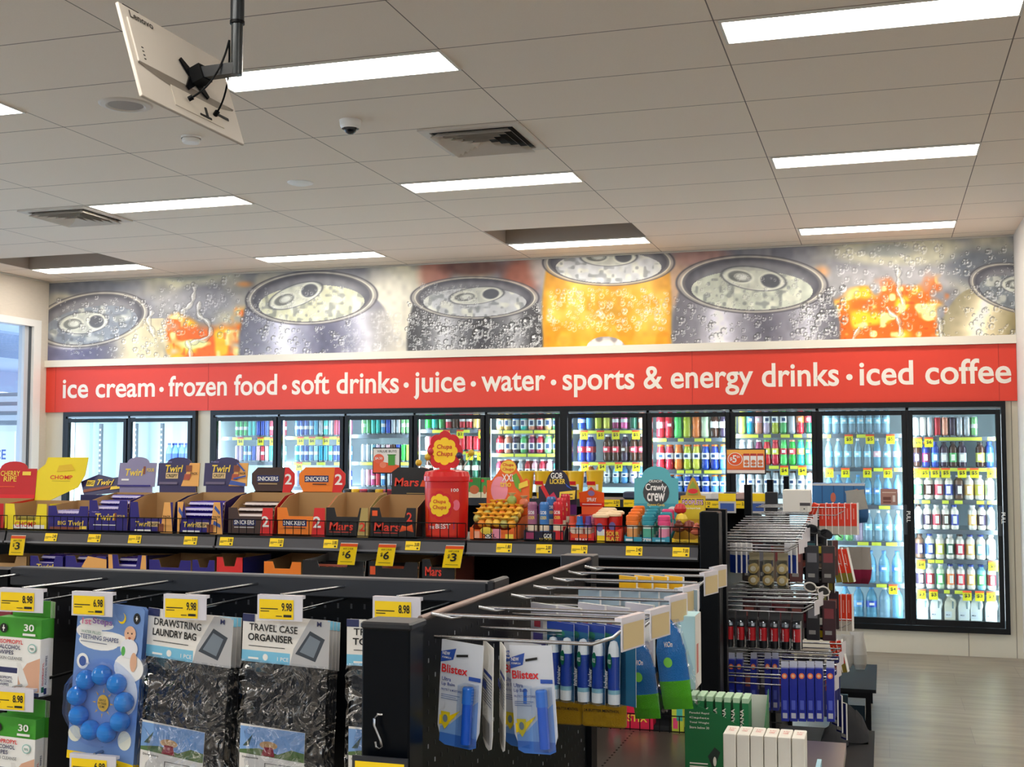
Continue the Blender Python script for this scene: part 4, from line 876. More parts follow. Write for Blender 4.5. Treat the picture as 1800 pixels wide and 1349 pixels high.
# ---------- lower shelf boxes
ly = GY+.0
def low(lab, a, b, out, hf=978, hn=990, prints=(), side=None, hb=973, inner=KRF): carton(lab, a, b, hf, hn, hb, .2, out, list(prints), z=LZ+.001, yf=ly, side=side, py=1000, inner=inner, notch=.24)
low('low plain brown carton at far left of the lower shelf', -30, 48, KRF)
low('purple carton on the lower shelf under the crooked-header box', 52, 112, PUR, prints=[('t', 'Twirl', .2, .5, .5, .2, YL2, .8, .1)])
low('purple and tan carton on the lower shelf, second purple one from the left', 114, 188, PUR, 978, 990, [('p', [(.55, 1), (1, .9), (1, .4), (.4, .6)], TAN)])
low('purple carton with tan wedges on the lower shelf, stacked with bars', 190, 260, PUR, 976, 996, [('p', [(.02, .3), (.14, .3), (.1, 1), (.0, 1)], TAN), ('p', [(.8, .3), (.98, .3), (.96, 1), (.86, 1)], TAN)], side=mt('1c1850', .4))
low('empty carton with torn purple corners on the lower shelf', 262, 336, PUR, 985, 998)
low('carton with red edge on the lower shelf, left of the orange-cornered carton', 380, 428, RD2, 980, 996, side=mt('1f2a78', .5))
low('empty plain carton with purple front left of the red-edged carton', 338, 378, PUR, 985, 998)
low('empty carton with orange corners on the lower shelf', 464, 530, OR2, 988, 1000)
low('black carton with white inner front on the lower shelf', 532, 640, MBK, 986, 998, inner=mt('d8d4cc', .6))
low('black carton with small red new flash on the lower shelf', 648, 735, MBK, 988, 1000, [(.03, .6, .14, .85, ORG)])
low('last black carton at right end of the lower shelf with black bars', 742, 800, MBK, 984, 998, [('t', 'Mars', .1, .55, .5, .25, MRD, .8)], side=mt('6a2a1c', .5))
for a, b, c, n in ((52, 112, cp_, 'purple carton under crooked-header box'), (190, 260, cp_, 'purple carton with tan wedges'), (114, 188, cp_, 'second purple carton'), (742, 800, ck, 'last black carton'), (532, 640, ck, 'black carton with white inner front'), (648, 735, ck, 'black carton with new flash')):
    bars('l', a, b, [4, 5, 5, 5], .03, .002, f'dark bar in {n}' if c is ck else f'purple bar in {n}', f'bars in the {n}', z=LZ+.002, yf=ly, col=c)
# ---------- lolly tub
def bend(mb, r):
    mb.v = [((r-y)*math.sin(x/r), -(r-y)*math.cos(x/r), z) for x, y, z in mb.v]
def flower(n=8, r=1, a=.14): return [(r*(.9+a*abs(math.cos(n/2*t*2*PI/64))**.7)*math.cos(t*2*PI/64), r*(.9+a*abs(math.cos(n/2*t*2*PI/64))**.7)*math.sin(t*2*PI/64)) for t in range(64)]
def logo(mb, c, R, y, nx=0):
    c = Vector(c)
    for sc, dy, cc_ in ((1, .0008, 'd2151e'), (.78, .0016, 'ffd21e')):
        vs = [c+Vector((x*R*sc*q/5, y-dy, z*R*sc*q/5)) for q in range(1, 6) for x, z in flower()]
        mb.add(vs, [tuple(range(64))]+[(q*64+i, q*64+(i+1) % 64, q*64+64+(i+1) % 64, q*64+64+i) for q in range(4) for i in range(64)], mt(cc_, .4))
    mb.text('Chupa', c+Vector((-.5*R, y-.002, .06*R)), mt('c8141e', .4), w=R*.95, h=R*.34, bold=.7, sl=.12, v=(0, 0, 1)); mb.text('Chups', c+Vector((-.52*R, y-.002, -.36*R)), mt('c8141e', .4), w=R*1.0, h=R*.36, bold=.7, sl=.12)
p = at(785, 948, Y=GY+.1); TB = empty('lollipop_tub', 'tall red lollipop tub with flower sign on top in the middle of the shelf', 'tub', (p.x, GY+.1, GZ+.001)); TB.scale = (1.1, 1.0, 1.1)
R0 = .068; b = MB(); tr = mt('cf1a1c', .3)
b.lathe([(0, .002), (R0*.93, 0), (R0*.95, .005), (R0*1.0, .17)], tr, 40); b.build('tub', TB)
b = MB(); b.lathe([(R0*1.0, .17), (R0*1.05, .172), (R0*1.05, .186), (R0*.98, .2), (R0*.5, .206), (0, .207)], mt('d81a1e', .25), 40); b.build('lid', TB)
b = MB(); b.poly([(-.062, 0, .008), (.062, 0, .008), (.064, 0, .15), (-.064, 0, .15)], mt('d8301c', .35)); b.v = [(-.062+.0124*(i % 11), 0, .008 if i < 11 else .15) for i in range(22)]; b.f = [(i, i+1, 12+i, 11+i) for i in range(10)]; b.mi = [0]*10; b.sm = [True]*10
b.poly([(-.05, -.0006, .03), (.0, -.0006, .03), (.02, -.0006, .05), (-.05, -.0006, .12)], mt('f06a1c', .4)); b.poly([(-.04, -.0008, .046), (.045, -.0008, .05), (.045, -.0008, .028), (-.04, -.0008, .024)], mt('4a2c88', .4)); b.text('BEST', (-.012, -.001, .03), WT_, w=.045, h=.014, bold=.8); b.text('THE', (-.035, -.001, .029), WT_, w=.018, h=.008, bold=.8)
logo(b, (0, 0, .10), .042, -.001); b.poly([(.052+.012*math.cos(t), -.0009, .1+.016*math.sin(t)) for t in [k*PI/8 for k in range(16)]], mt('f0748c', .4)); b.text('100', (.035, -.0012, .14), WT_, w=.024, h=.01, bold=.7)
bend(b, R0*1.012); b.build('paper_label', TB)
b = MB(); b.prism([(x*.055, -.02, .262+z*.06) for x, z in flower()], (0, .004, 0), mt('d2151e', .4)); logo(b, (0, 0, .262), .052, -.0205); b.tube([(0, -.016, .205), (0, -.016, .23)], .004, WT_, 6); b.build('flower_sign', TB)
for k, (x, z, c) in enumerate([(-.055, .245, 'd8b030'), (-.045, .262, 'c83848'), (.047, .250, '2c2c58'), (.085, .258, 'd8b030'), (-.085, .228, 'd8b030')]):
    b = MB(); b.ball((0, 0, 0), .0115, mt(c, .3)); st = MB(); st.tube([(0, 0, -.01), (-x*.4, .01, .207-z)], .0018, WT_, 5)
    o = tag(b.build('lollipop', loc=(p.x+x*1.1, GY+.08, GZ+z*1.1)), f'round {CNAME.get(c, ["yellow striped", "red", "dark blue", "gold striped", "mustard"][k])} lollipop, {["left of", "touching left edge of", "on right petal of", "right of", "low at left of"][k]} the flower sign', 'lollipop', 'lollipops stuck in the red tub'); st.build('stick', o)
# ---------- XXL lolly box
gly = [(0, 0), (1, 0), (1, .62), (.92, .66), (.85, .62), (.78, .72)]+[(.5+.2*math.cos(t), .82+.18*math.sin(t)) for t in [k*PI/10 for k in range(0, 11)]]+[(.2, .7), (.12, .62), (0, .62)]
OJ = mt('f06a1e', .45); pk = mt('f29ab0', .4)
carton('orange lollipop display box with round-topped orange header', 826, 905, 928, 932, 905, .17, OJ, [(.1, .1, .22, .7, mt('f8b090', .5)), (.35, .1, .5, .6, WT_), (.52, .05, .7, .9, pk), (.8, .1, .98, .5, YL2), ('t', 'XXL', .3, .2, .3, .3, TIC, .8), ('e', .38, .75, .14, .3, YL2)],
       (OJ, 905, 808, gly, .05), [('e', .3, .45, .2, .24, pk), ('e', .5, .86, .18, .12, YL2), ('t', 'Chupa', .37, .86, .26, .07, RED, .7), ('t', 'Chups', .37, .78, .26, .07, RED, .7), ('t', 'XXL', .36, .6, .3, .13, WT_, .9), ('t', 'trio', .32, .5, .26, .1, YL2, .9), ('p', [(.68, .5), (.82, .4), (.78, .62), (.7, .75), (.6, .7)], mt('6aa82e', .4)), ('p', [(.76, .46), (.98, .52), (.96, .62), (.76, .56)], YL2), (.15, .12, .8, .14, mt('b84010', .5))], notch=.05, inner=mt('c8602a', .6))
k = 0
for r in range(5):
    for c in range(6):
        if (r, c) in ((0, 0), (4, 0), (4, 4), (4, 5)): continue
        b = MB(); col = ['f0a830', 'f4c040', 'e88c2c', 'b8b060', 'f0b848'][(r*3+c*2) % 5]; b.ball((0, 0, 0), .0145, mt(col, .35), 8); b.lathe([(.006, .012), (.016, .02), (.012, .016), (.003, .013)], mt('f6c850', .4), 9)
        x0, x1 = at(832, 940, Y=GY+.05).x, at(905, 940, Y=GY+.05).x
        tag(b.build('lollipop', loc=(x0+(x1-x0)*(c+.3)/5.6, GY+.04+r*.03, GZ+.052+r*.013+random.uniform(0, .004))), f'yellow-orange wrapped lollipop, {ORD[c]} across in {ORD[r]} row of the orange box', 'lollipop', 'lollipops in the orange box'); k += 1
for q, (px_, c) in enumerate([(900, '9ab060'), (921, 'd87858')]):
    b = MB(); b.ball((0, 0, 0), .0165, mt(c, .35), 9); b.lathe([(.004, .014), (.014, .025), (.01, .02)], mt('d8c8a0', .4), 9); p = at(px_, 880 if q == 0 else 885, Y=GY+.15); tag(b.build('lollipop', loc=p), f'large {"green" if not q else "pink and orange"} wrapped lollipop raised at the back of the orange box', 'lollipop')
# ---------- tube sweets box
GK = [(0, 0), (1, 0), (1, .62), (.82, .64)]+[(.5+.3*math.cos(t), .68+.32*math.sin(t)) for t in [k*PI/10 for k in range(1, 10)]]+[(.16, .64), (0, .62)]
DKP = mt('1c1430', .45)
carton('black and purple sweet display box with rounded black header', 921, 992, 933, 935, 905, .17, DKP, [('t', 'GOB', .5, .3, .22, .4, WT_, .9), ('t', 'LICKER', .4, .05, .34, .25, YL2, .8), (.04, .2, .25, .8, mt('a03060', .5)), (.8, .1, .98, .9, RED)],
       (DKP, 905, 826, GK, .05), [(0, 0, 1, .22, mt('5a1466', .5)), ('t', 'GOB', .32, .8, .3, .13, WT_, .95), ('t', 'LICKER', .3, .68, .4, .11, YL2, .9), ('p', [(.05, .6), (.12, .5), (.25, .3), (.3, .4), (.12, .68)], RED), ('p', [(.2, .28), (.45, .2), (.5, .35), (.4, .5), (.3, .42)], mt('c82050', .4)), ('e', .35, .26, .1, .08, mt('e8c8b0', .5)), ('p', [(.55, .3), (.95, .34), (.97, .54), (.56, .5)], YL2), (.6, .36, .9, .38, TIC), (.6, .44, .9, .46, TIC), ('p', [(.7, .7), (.9, .55), (.75, .62)], mt('2a5ac8', .5))], notch=.06, inner=mt('6a5a4a', .7))
for k, (px_, yy, c, lab) in enumerate([(936, .055, 'a06080', 'dusty pink'), (957, .055, '3a78c0', 'blue'), (969, .11, '3a70b0', 'tall blue'), (981, .06, 'd02030', 'red front'), (987, .1, 'c82430', 'red middle'), (994, .14, 'c02030', 'red back')]):
    b = MB(); r = .0155; m = mt(c, .35); b.lathe([(0, 0), (r, 0), (r, .088)], m, 20); w = MB()
    b.text('GOB', (-.011, -.0005, .068), WT_, w=.021, h=.011, bold=.8); b.text('LICKER', (-.012, -.0005, .052), YL2, w=.023, h=.01, bold=.8); n = len(tgeo('GOB', .8)[0])+len(tgeo('LICKER', .8)[0]); v = b.v[-n:]; b.v = b.v[:-n]+[((r+.0006)*math.sin(x/r), -(r+.0006)*math.cos(x/r), z) for x, y, z in v]
    b.lathe([(r*1.001, .015), (r*1.001, .035)], mt('e8d8c0', .5), 20)
    p = at(px_, 900, Y=GY+yy); o = tag(b.build('candy_tube', loc=(p.x, GY+yy, GZ+.016+ (yy-.05)*.28)), f'{lab} candy roller tube standing in the black and purple box', 'candy tube', 'candy tubes in the black and purple box')
    c2 = MB(); c2.lathe([(r*1.02, .084), (r*1.02, .1), (r*.8, .107), (r*.6, .104), (0, .104)], mt(c, .25), 18); c2.build('cap', o)
# ---------- spray box
carton('small orange and red sweet box with orange cap-shaped header', 1000, 1045, 937, 939, 905, .15, RED, [(.1, .45, .9, .85, ORG), ('t', 'SPRAY', .25, .1, .5, .3, WT_)],
       (mt('ea5a20', .4), 891, 855, [(0, 0), (1, 0), (1.02, .7), (.65, .8), (.5, 1), (.35, .8), (-.02, .7)], -.25), [(.0, 0, 1, .2, mt('d8301c', .4)), ('t', 'SPRAY', .3, .25, .4, .2, WT_, .8), ('e', .5, .68, .14, .14, mt('8878b0', .5)), (.1, .1, .9, .14, WT_)], notch=.05, inner=mt('b02020', .6))
for k, (px_, yy, c, lab) in enumerate([(1006, .05, 'e04a28', 'red-orange'), (1019, .05, '2a78c8', 'blue'), (1034, .055, '6a4aa0', 'purple'), (1016, .1, 'e87050', 'coral'), (1040, .1, 'c880a0', 'pink')]):
    b = MB(); b.lathe([(0, 0), (.012, 0), (.012, .034), (.0145, .036), (.0145, .04)], mt('d8c8b8', .3), 14); c2 = MB(); c2.lathe([(.0135, .04), (.0125, .052), (.0105, .053, mt(c, .15, alpha=.8)), (.009, .075), (0, .076)], mt(c, .3), 14)
    p = at(px_, 900, Y=GY+yy); o = tag(b.build('spray_bottle', loc=(p.x, GY+yy, GZ+.006)), f'small candy spray bottle with {lab} cap in the orange box', 'spray bottle', 'candy spray bottles'); c2.build('cap', o)
# ---------- sour pots
carton('red and yellow sour sweet tray holding red pots with cream lids', 1047, 1093, 930, 932, 925, .16, mt('d83a20', .45), [(.05, 0, .35, .5, YEL), (.05, .5, .35, .95, WT_), ('t', 'SOUR', .42, .5, .5, .3, YL2, .9), ('t', 'BLAST', .42, .12, .5, .3, YL2, .9)], notch=.05, inner=mt('b84028', .6))
for k, (px_, yy) in enumerate([(1056, .035), (1078, .06), (1083, .1), (1062, .075), (1066, .12), (1070, .155)]):
    b = MB(); b.lathe([(0, 0), (.019, 0), (.0215, .07)], mt('c8201c', .4), 12, sx=1.0, sy=.75); c2 = MB(); c2.lathe([(.022, .07), (.025, .072), (.025, .078), (.019, .082), (0, .0825)], mt('ecd0a8', .5), 16, sx=1.1, sy=.75)
    b.lab((-.012, -.0165, .025), (1, 0, 0), (0, 0, 1), .024, .03, [('e', .5, .5, .45, .45, mt('6a60a0', .5))])
    p = at(px_, 900, Y=GY+yy); o = tag(b.build('sweet_pot', loc=(p.x, GY+yy, GZ+.004+yy*.12)), f'red sour sweet pot with cream lid, {ORD[k]} counting from the front of its tray', 'pot', 'red sour sweet pots'); c2.build('lid', o)
# ---------- crawly tubs
TL = mt('58b0bc', .45)
CH_ = [(0, 0), (1, 0), (1, .76), (.84, .77)]+[(.5+.32*math.cos(t), .8+.18*math.sin(t)) for t in [k*PI/10 for k in range(1, 10)]]+[(.16, .77), (0, .76)]
carton('light blue gummy display box with pale blue header card', 1096, 1178, 943, 945, 925, .17, mt('3a9ab8', .45), [(.05, .3, .22, .6, WT_), ('t', 'crew', .4, .3, .22, .4, WT_, .9), (.7, .3, .9, .55, mt('9ad8e8', .5))],
       (TL, 915, 818, CH_, .05), [(0, .0, 1, .3, mt('3a98ac', .45)), ('e', .5, .5, .3, .24, mt('3a3c40', .5)), ('t', 'Crawly', .26, .5, .48, .16, WT_, .95), ('t', 'crew', .3, .34, .4, .15, WT_, .95), ('t', 'CRUNCHY', .34, .68, .3, .05, WT_), ('t', 'Gummy Candy', .3, .24, .4, .06, YL2), ('t', 'EAT COLLECT & IMPORT', .08, .15, .55, .045, WT_, .8), ('e', .88, .2, .1, .05, WT_)], notch=.04, inner=mt('3a8898', .6))
cols = [('f07828', 'orange'), ('2a8ea0', 'teal'), ('e04a80', 'pink')]
for c in range(3):
    for r in range(4):
        if c == 2 and r == 3: continue
        cc_, cn = cols[c] if not (c == 2 and r == 1) else cols[1]
        b = MB(); m = mt(cc_, .3); b.lathe([(0, 0), (.017, 0), (.017, .052)], mt('d0e0dc' if c else 'e8d8c8', .25), 18); b.lathe([(.0175, .012), (.0175, .04)], mt(['e8a060', '58b098', 'e890b0'][c], .4), 18)
        c2 = MB(); c2.lathe([(.0165, .05), (.018, .052), (.018, .062), (.0165, .064), (.0172, .066), (.0172, .078), (.014, .082), (.012, .079), (0, .079)], m, 20, (0, 0, 0), 1.15, 1)
        p = at(1111+c*28, 900, Y=GY+.04); y = GY+.043+r*.0365
        o = tag(b.build('gummy_tub', loc=(p.x, y, GZ+.006+r*.008)), f'{cn}-lidded gummy tub, {ORD[r]} from front in the {["left", "middle", "right"][c]} line', 'tub', 'gummy tubs in the light blue box'); c2.build('lid', o)
# ---------- novelty box
PT = [(0, 0), (1, 0), (1, .55), (.82, .57), (.7, .8), (.55, .97), (.45, .97), (.3, .8), (.2, .57), (0, .55)]
carton('yellow-green novelty candy display box beside the black end post', 1181, 1228, 947, 949, 925, .17, mt('e8c020', .45), [('t', 'CRUNCHIES', .1, .35, .5, .3, TIC)],
       (mt('c8a028', .45), 915, 838, PT, .05, ), [(.02, .02, .98, .5, mt('d8c028', .45)), ('t', 'POOPLETS', .06, .34, .86, .14, TIC, .95), ('t', 'POOPLETS', .08, .35, .82, .11, mt('d8a8d8', .4), .8), ('t', 'Poop-shaped Candy', .2, .24, .6, .05, WT_), ('p', [(.3, .58), (.7, .58), (.62, .78), (.5, .9), (.38, .78)], mt('8aa03a', .5)), ('e', .5, .66, .2, .06, RED)], notch=.04, inner=mt('b08a2c', .6))
for k, (px_, yy, zz, c, lab) in enumerate([(1193, .04, .0, '6a3020', 'brown swirl'), (1212, .05, .0, '7a2c20', 'round brown'), (1225, .03, -.008, 'c06048', 'reddish'), (1198, .08, .02, 'e8c83c', 'yellow domed'), (1196, .12, .05, 'c02028', 'small red')]):
    b = MB(); b.lathe([(.006, 0), (.019, .006), (.02, .012), (.013, .018), (.0155, .023), (.009, .03), (.009, .034), (0, .04)] if k in (0, 2) else [(.004, 0), (.018, .01), (.02, .02), (.014, .033), (0, .038)], mt(c, .35), 14)
    p = at(px_, 930, Y=GY+yy); tag(b.build('candy_toy', loc=(p.x, GY+yy, GZ+.036+zz)), f'{lab} novelty candy toy in the yellow-green box', 'toy', 'novelty candy toys')
# ---------- red boxes behind the deck fence, green trays on the deck
for k, (a, b_, c, t) in enumerate([(1098, 1149, 'd8204c', 'STIX'), (1070, 1096, 'e0244a', ''), (1181, 1203, 'c8d84c', '')]):
    yy = 3.69; x0, x1 = at(a, 1265, Y=yy).x, at(b_, 1265, Y=yy).x; h = at(a, 1240, Y=yy).z-DZ
    m = MB(); m.box((0, 0, 0), (x1-x0-.002, .05, h), mt(c, .45)); m.lab((0, 0, 0), (1, 0, 0), (0, 0, 1), x1-x0-.002, h, [('t', t, .1, .3, .7, .3, YL2, .9), ('e', .75, .78, .14, .14, WT_)] if t else [(.1, .1, .5, .5, mt('e84a80', .5)), (.4, .4, .9, .9, mt('48b8a8', .5))])
    tag(m.build('sweet_box', loc=(x0, yy, DZ+.001)), ['wide crimson sweet box behind the low wire fence on the metal deck', 'narrow crimson sweet box beside the wide crimson one behind the fence', 'lime green sweet box behind the low wire fence by the green tray'][k], 'box')
GRN = mt('0f6b3a', .5); PW = mt('f0ece2', .55)
yA = 3.14; xa, xb = at(1204, 1300, Y=yA).x, at(1272, 1300, Y=yA).x
e = empty('medicine_tray', 'green printed card tray of medicine boxes at left on the metal deck', 'tray', (xa, yA, DZ+.002)); m = MB(); w = xb-xa+.10
zt0, zt1 = at(1206, 1232, Y=yA).z-DZ, at(1270, 1262, Y=yA).z-DZ
m.prism([(0, 0, 0), (w, 0, 0), (w, 0, zt1*.7), (xb-xa, 0, zt1), (0, 0, zt0)], (0, .002, 0), GRN, GRN); m.prism([(0, .002, 0), (0, .15, 0), (0, .15, zt0+.01), (0, .002, zt0)], (.002, 0, 0), GRN); m.prism([(w, .002, 0), (w, .15, 0), (w, .15, zt0+.01), (w, .002, zt1*.7)], (-.002, 0, 0), GRN); m.box((0, .15, 0), (w, .152, zt0-.006), mt('dfe2d8', .6)); m.box((.002, .002, 0), (w-.002, .15, .003), GRN)
for j, t in enumerate(['Panadol Rapid', 'Caplets', 'Total Weight', 'Store below 30']): m.text(t, (.012, 0, zt0-.035-.012*j), PW, w=.05, h=.006)
for j in range(5): m.box((.012, -.001, .045-.008*j), (.058, -.0005, .048-.008*j), PW)
m.lab((.058, 0, .03), (1, 0, 0), (0, 0, 1), .035, .06, [('p', [(0, .6), (.5, 1), (.9, .8), (.4, 0)], mt('20302a', .5)), ('e', .5, .4, .12, .2, PW)])
m.build('tray', e)
for k in range(7):
    b = MB(); b.box((0, 0, 0), (.016, .075, .10), mt('1a7a48', .5)); b.box((-.0004, -.0004, .1), (.0164, .0754, .112), mt('b8d8b8', .5)); b.lab((0, 0, 0), (1, 0, 0), (0, 0, 1), .016, .11, []); b.text('PANA', (.004, -.001, .04), PW, w=.045, h=.009, u=(0, 0, 1), v=(-1, 0, 0))
    tag(b.build('medicine_box', loc=(xa+.008+k*.0225, yA+.02, at(1240, 1222, Y=yA+.04).z-.112)), f'slim green medicine box with pale top, {ORD[k]} from the left in the tray', 'box', 'green medicine boxes in the tray')
    
yB = 2.84; x0 = at(1271, 1300, Y=yB).x; st = (at(1416, 1300, Y=yB).x-x0)/6; hB = at(1300, 1290, Y=yB).z-DZ
for k in range(6):
    b = MB(); b.box((0, 0, 0), (st-.002, .085, hB-.02), PW, .0015)
    b.lab((0, 0, 0), (1, 0, 0), (0, 0, 1), st-.002, hB-.02, [(.05, .02, .95, .12, GRN)]); b.text('COLD & FLU', (st*.35, -.001, .045), TIC, w=.055, h=.005, u=(0, 0, 1), v=(-1, 0, 0)); b.text('PLUS', (st*.75, -.001, .035), RED, w=.05, h=.012, u=(0, 0, 1), v=(-1, 0, 0), bold=.8)
    b.text('COLD', (st*.3, .03, hB-.0195), RED, w=.012, h=.012, u=(1, 0, 0), v=(0, 1, 0), bold=.8); b.text('& FLU', (st*.3, .05, hB-.0195), RED, w=.014, h=.009, u=(1, 0, 0), v=(0, 1, 0))
    tag(b.build('medicine_box', loc=(x0+k*st, yB, DZ+.018)), f'white and red cold tablet box, {ORD[k]} from the left in front on the metal deck', 'box', 'white cold tablet boxes')
e = MB(); e.box((-.004, -.004, 0), (st*6+.03, .09, .016), GRN); e.prism([(-.004, -.004, 0), (st*6+.03, -.004, 0), (st*6+.03, -.004, .02), (st*3, -.004, .02), (-.004, -.004, .075)], (0, -.002, 0), GRN); e.box((st*6+.02, -.004, .016), (st*6+.03, .09, .13), mt('a8d4e8', .5))
tag(e.build('card_tray', loc=(x0, yB, DZ+.001)), 'low green card tray under the white tablet boxes on the metal deck', 'tray')
# ================================================================ hook gondolas
CHW = mt('b9bbbf', .22, 1.)
def place_w(e, mb, name, org, parent=None): ...
def hook_wire(m, b, t, drop=.0, ret=None):
    m.tube([b, (Vector(b)*.15+Vector(t)*.85), t], .0032, CHW, 6)
# ---------- G1: hooks facing the camera
Y1 = 2.34; YT = 2.05
g1x0 = -2.9; g1x1 = at(880, 1030, Y=Y1).x; R1Z = at(440, 1010, Y=Y1).z
g1 = empty('hook_gondola', 'low black hook gondola with dark grey top rail in the left foreground', 'shelf unit', (-1.6, Y1+.1, 0))
def l1(p): return (p[0]+1.6, p[1]-Y1-.1, p[2])
m = MB(); xl = at(22, 1010, Y=Y1).x
m.box(l1((xl, Y1-.01, R1Z-.042)), l1((at(858, 1020, Y=Y1).x, Y1+.03, R1Z)), mt('2c3038', .38, .2), .003); m.build('top_rail', g1)
m = MB(); m.box(l1((at(859, 1020, Y=Y1).x, Y1-.012, .0)), l1((at(716, 1096, Y=1.78).x-.034, Y1+.09, R1Z+.004)), mt('1c1e24', .4), .003); m.build('post', g1); m = MB(); m.box(l1((xl-.08, Y1-.012, 0)), l1((xl-.003, Y1+.05, R1Z-.006)), BLK); m.build('post', g1)
m = MB(); g1x1 = at(716, 1096, Y=1.78).x-.036; m.box(l1((g1x0, Y1+.005, .15)), l1((g1x1, Y1+.025, R1Z-.042)), mt('04070d', .4, spec=.14))
for i in range(60):
    for j in range(3):
        x = g1x0+.6+i*.03; z = R1Z-.06-.03*j
        if x < g1x1-.02: m.box(l1((x, Y1+.0035, z-.005)), l1((x+.004, Y1+.005, z+.005)), mt('23272e', .4))
m.build('back_panel', g1)
m = MB(); m.box(l1((g1x0, Y1-.35, .0)), l1((g1x1, Y1, .2)), BLK); m.build('base', g1)
HZ = at(475, 1031, Y=Y1).z
tk = [(37, 1035, 199, 1025, '8.98'), (162, 1041, 316, 1028, '6.98'), (325, 1046, 475, 1031, '9.98'), (492, 1047, 619, 1035, '9.98'), (697, 1050, 802, 1041, '8.98')]
HK = []
PH = mt('e6e4ee', .2, alpha=.82)
def holder(h, u, o, w, hh, txt, faded=False):
    """ticket holder: clear plastic sleeve with a yellow ticket; u = width direction, o = top centre"""
    u = Vector(u).normalized(); o = Vector(o); n = u.cross(Vector((0, 0, 1))).normalized()
    m = MB(); a = o-u*w/2
    for s0, s1, z0, z1 in ((0, 1, -.006, .0),):
        m.prism([a+Vector((0, 0, z1)), a+u*w+Vector((0, 0, z1)), a+u*w+Vector((0, 0, z0)), a+Vector((0, 0, z0))], -n*.012, PH)
    m.prism([a+Vector((0, 0, -.006)), a+u*w+Vector((0, 0, -.006)), a+u*w+Vector((0, 0, -hh)), a+Vector((0, 0, -hh))], -n*.0015, PH)
    tw = w*.76; p = a+u*w*.05+Vector((0, 0, -hh+.003))+n*.0008
    if faded:
        m.poly([p, p+u*tw*1.15, p+u*tw*1.15+Vector((0, 0, hh-.013)), p+Vector((0, 0, hh-.013))], mt('cdb98c', .6))
    else:
        m.lab(p, u, (0, 0, 1), tw, hh-.011, [(0, 0, 1, 1, YEL), ('t', txt, .66, .42, .3, .42, TIC, .95), (.04, .5, .55, .55, TIC), (.04, .38, .3, .42, TIC), (.72, .12, .95, .24, TIC), (.5, .14, .68, .18, TIC)], .0003)
    return m.build('price_ticket', h)
for k, (tx, ty, bx, by, t) in enumerate(tk):
    tp, bp = at(tx, ty, Y=YT), at(bx, by, Y=Y1); bp.x = tp.x
    h = MB(); h.tube([l1((bp.x, Y1, HZ+.005)), l1((bp.x, YT+.005, tp.z))], .0033, CHW, 6); h.tube([l1((bp.x-.02, Y1-.004, HZ+.002)), l1((bp.x+.035, Y1-.004, HZ+.002))], .004, CHW, 6); h.tube([l1((bp.x, Y1, HZ-.02)), l1((bp.x, YT+.02, HZ-.018)), l1((bp.x, YT+.01, tp.z-.014))], .003, CHW, 6)
    ho = h.build('hook', g1); holder(ho, (1, 0, 0), l1((tp.x, YT, tp.z)), .093 if k else .105, .047, t); HK.append(tp)
for tx, ty, t in ((20, 1210, '8.98'), (163, 1328, '6.98'), (-130, 1033, '8.98')):
    tp = at(tx, ty, Y=YT); h = MB(); h.tube([l1((tp.x, Y1, tp.z)), l1((tp.x, YT+.005, tp.z))], .0033, CHW, 6); ho = h.build('hook', g1); holder(ho, (1, 0, 0), l1((tp.x, YT, tp.z)), .105, .045, t)
def X_(px_, py, Y): return at(px_, py, Y=Y).x
def hung(name, lab, cat, px_, py, Y, roll=0, yaw=0, grp=None):
    """a thing that hangs: origin at its top centre"""
    e = empty(name, lab, cat, at(px_, py, Y=Y), group=grp); e.rotation_euler = (0, roll, yaw); return e
def PXM(Y, px_=300): return (X_(px_+50, 1100, Y)-X_(px_-50, 1100, Y))/100   # metres per photo pixel across
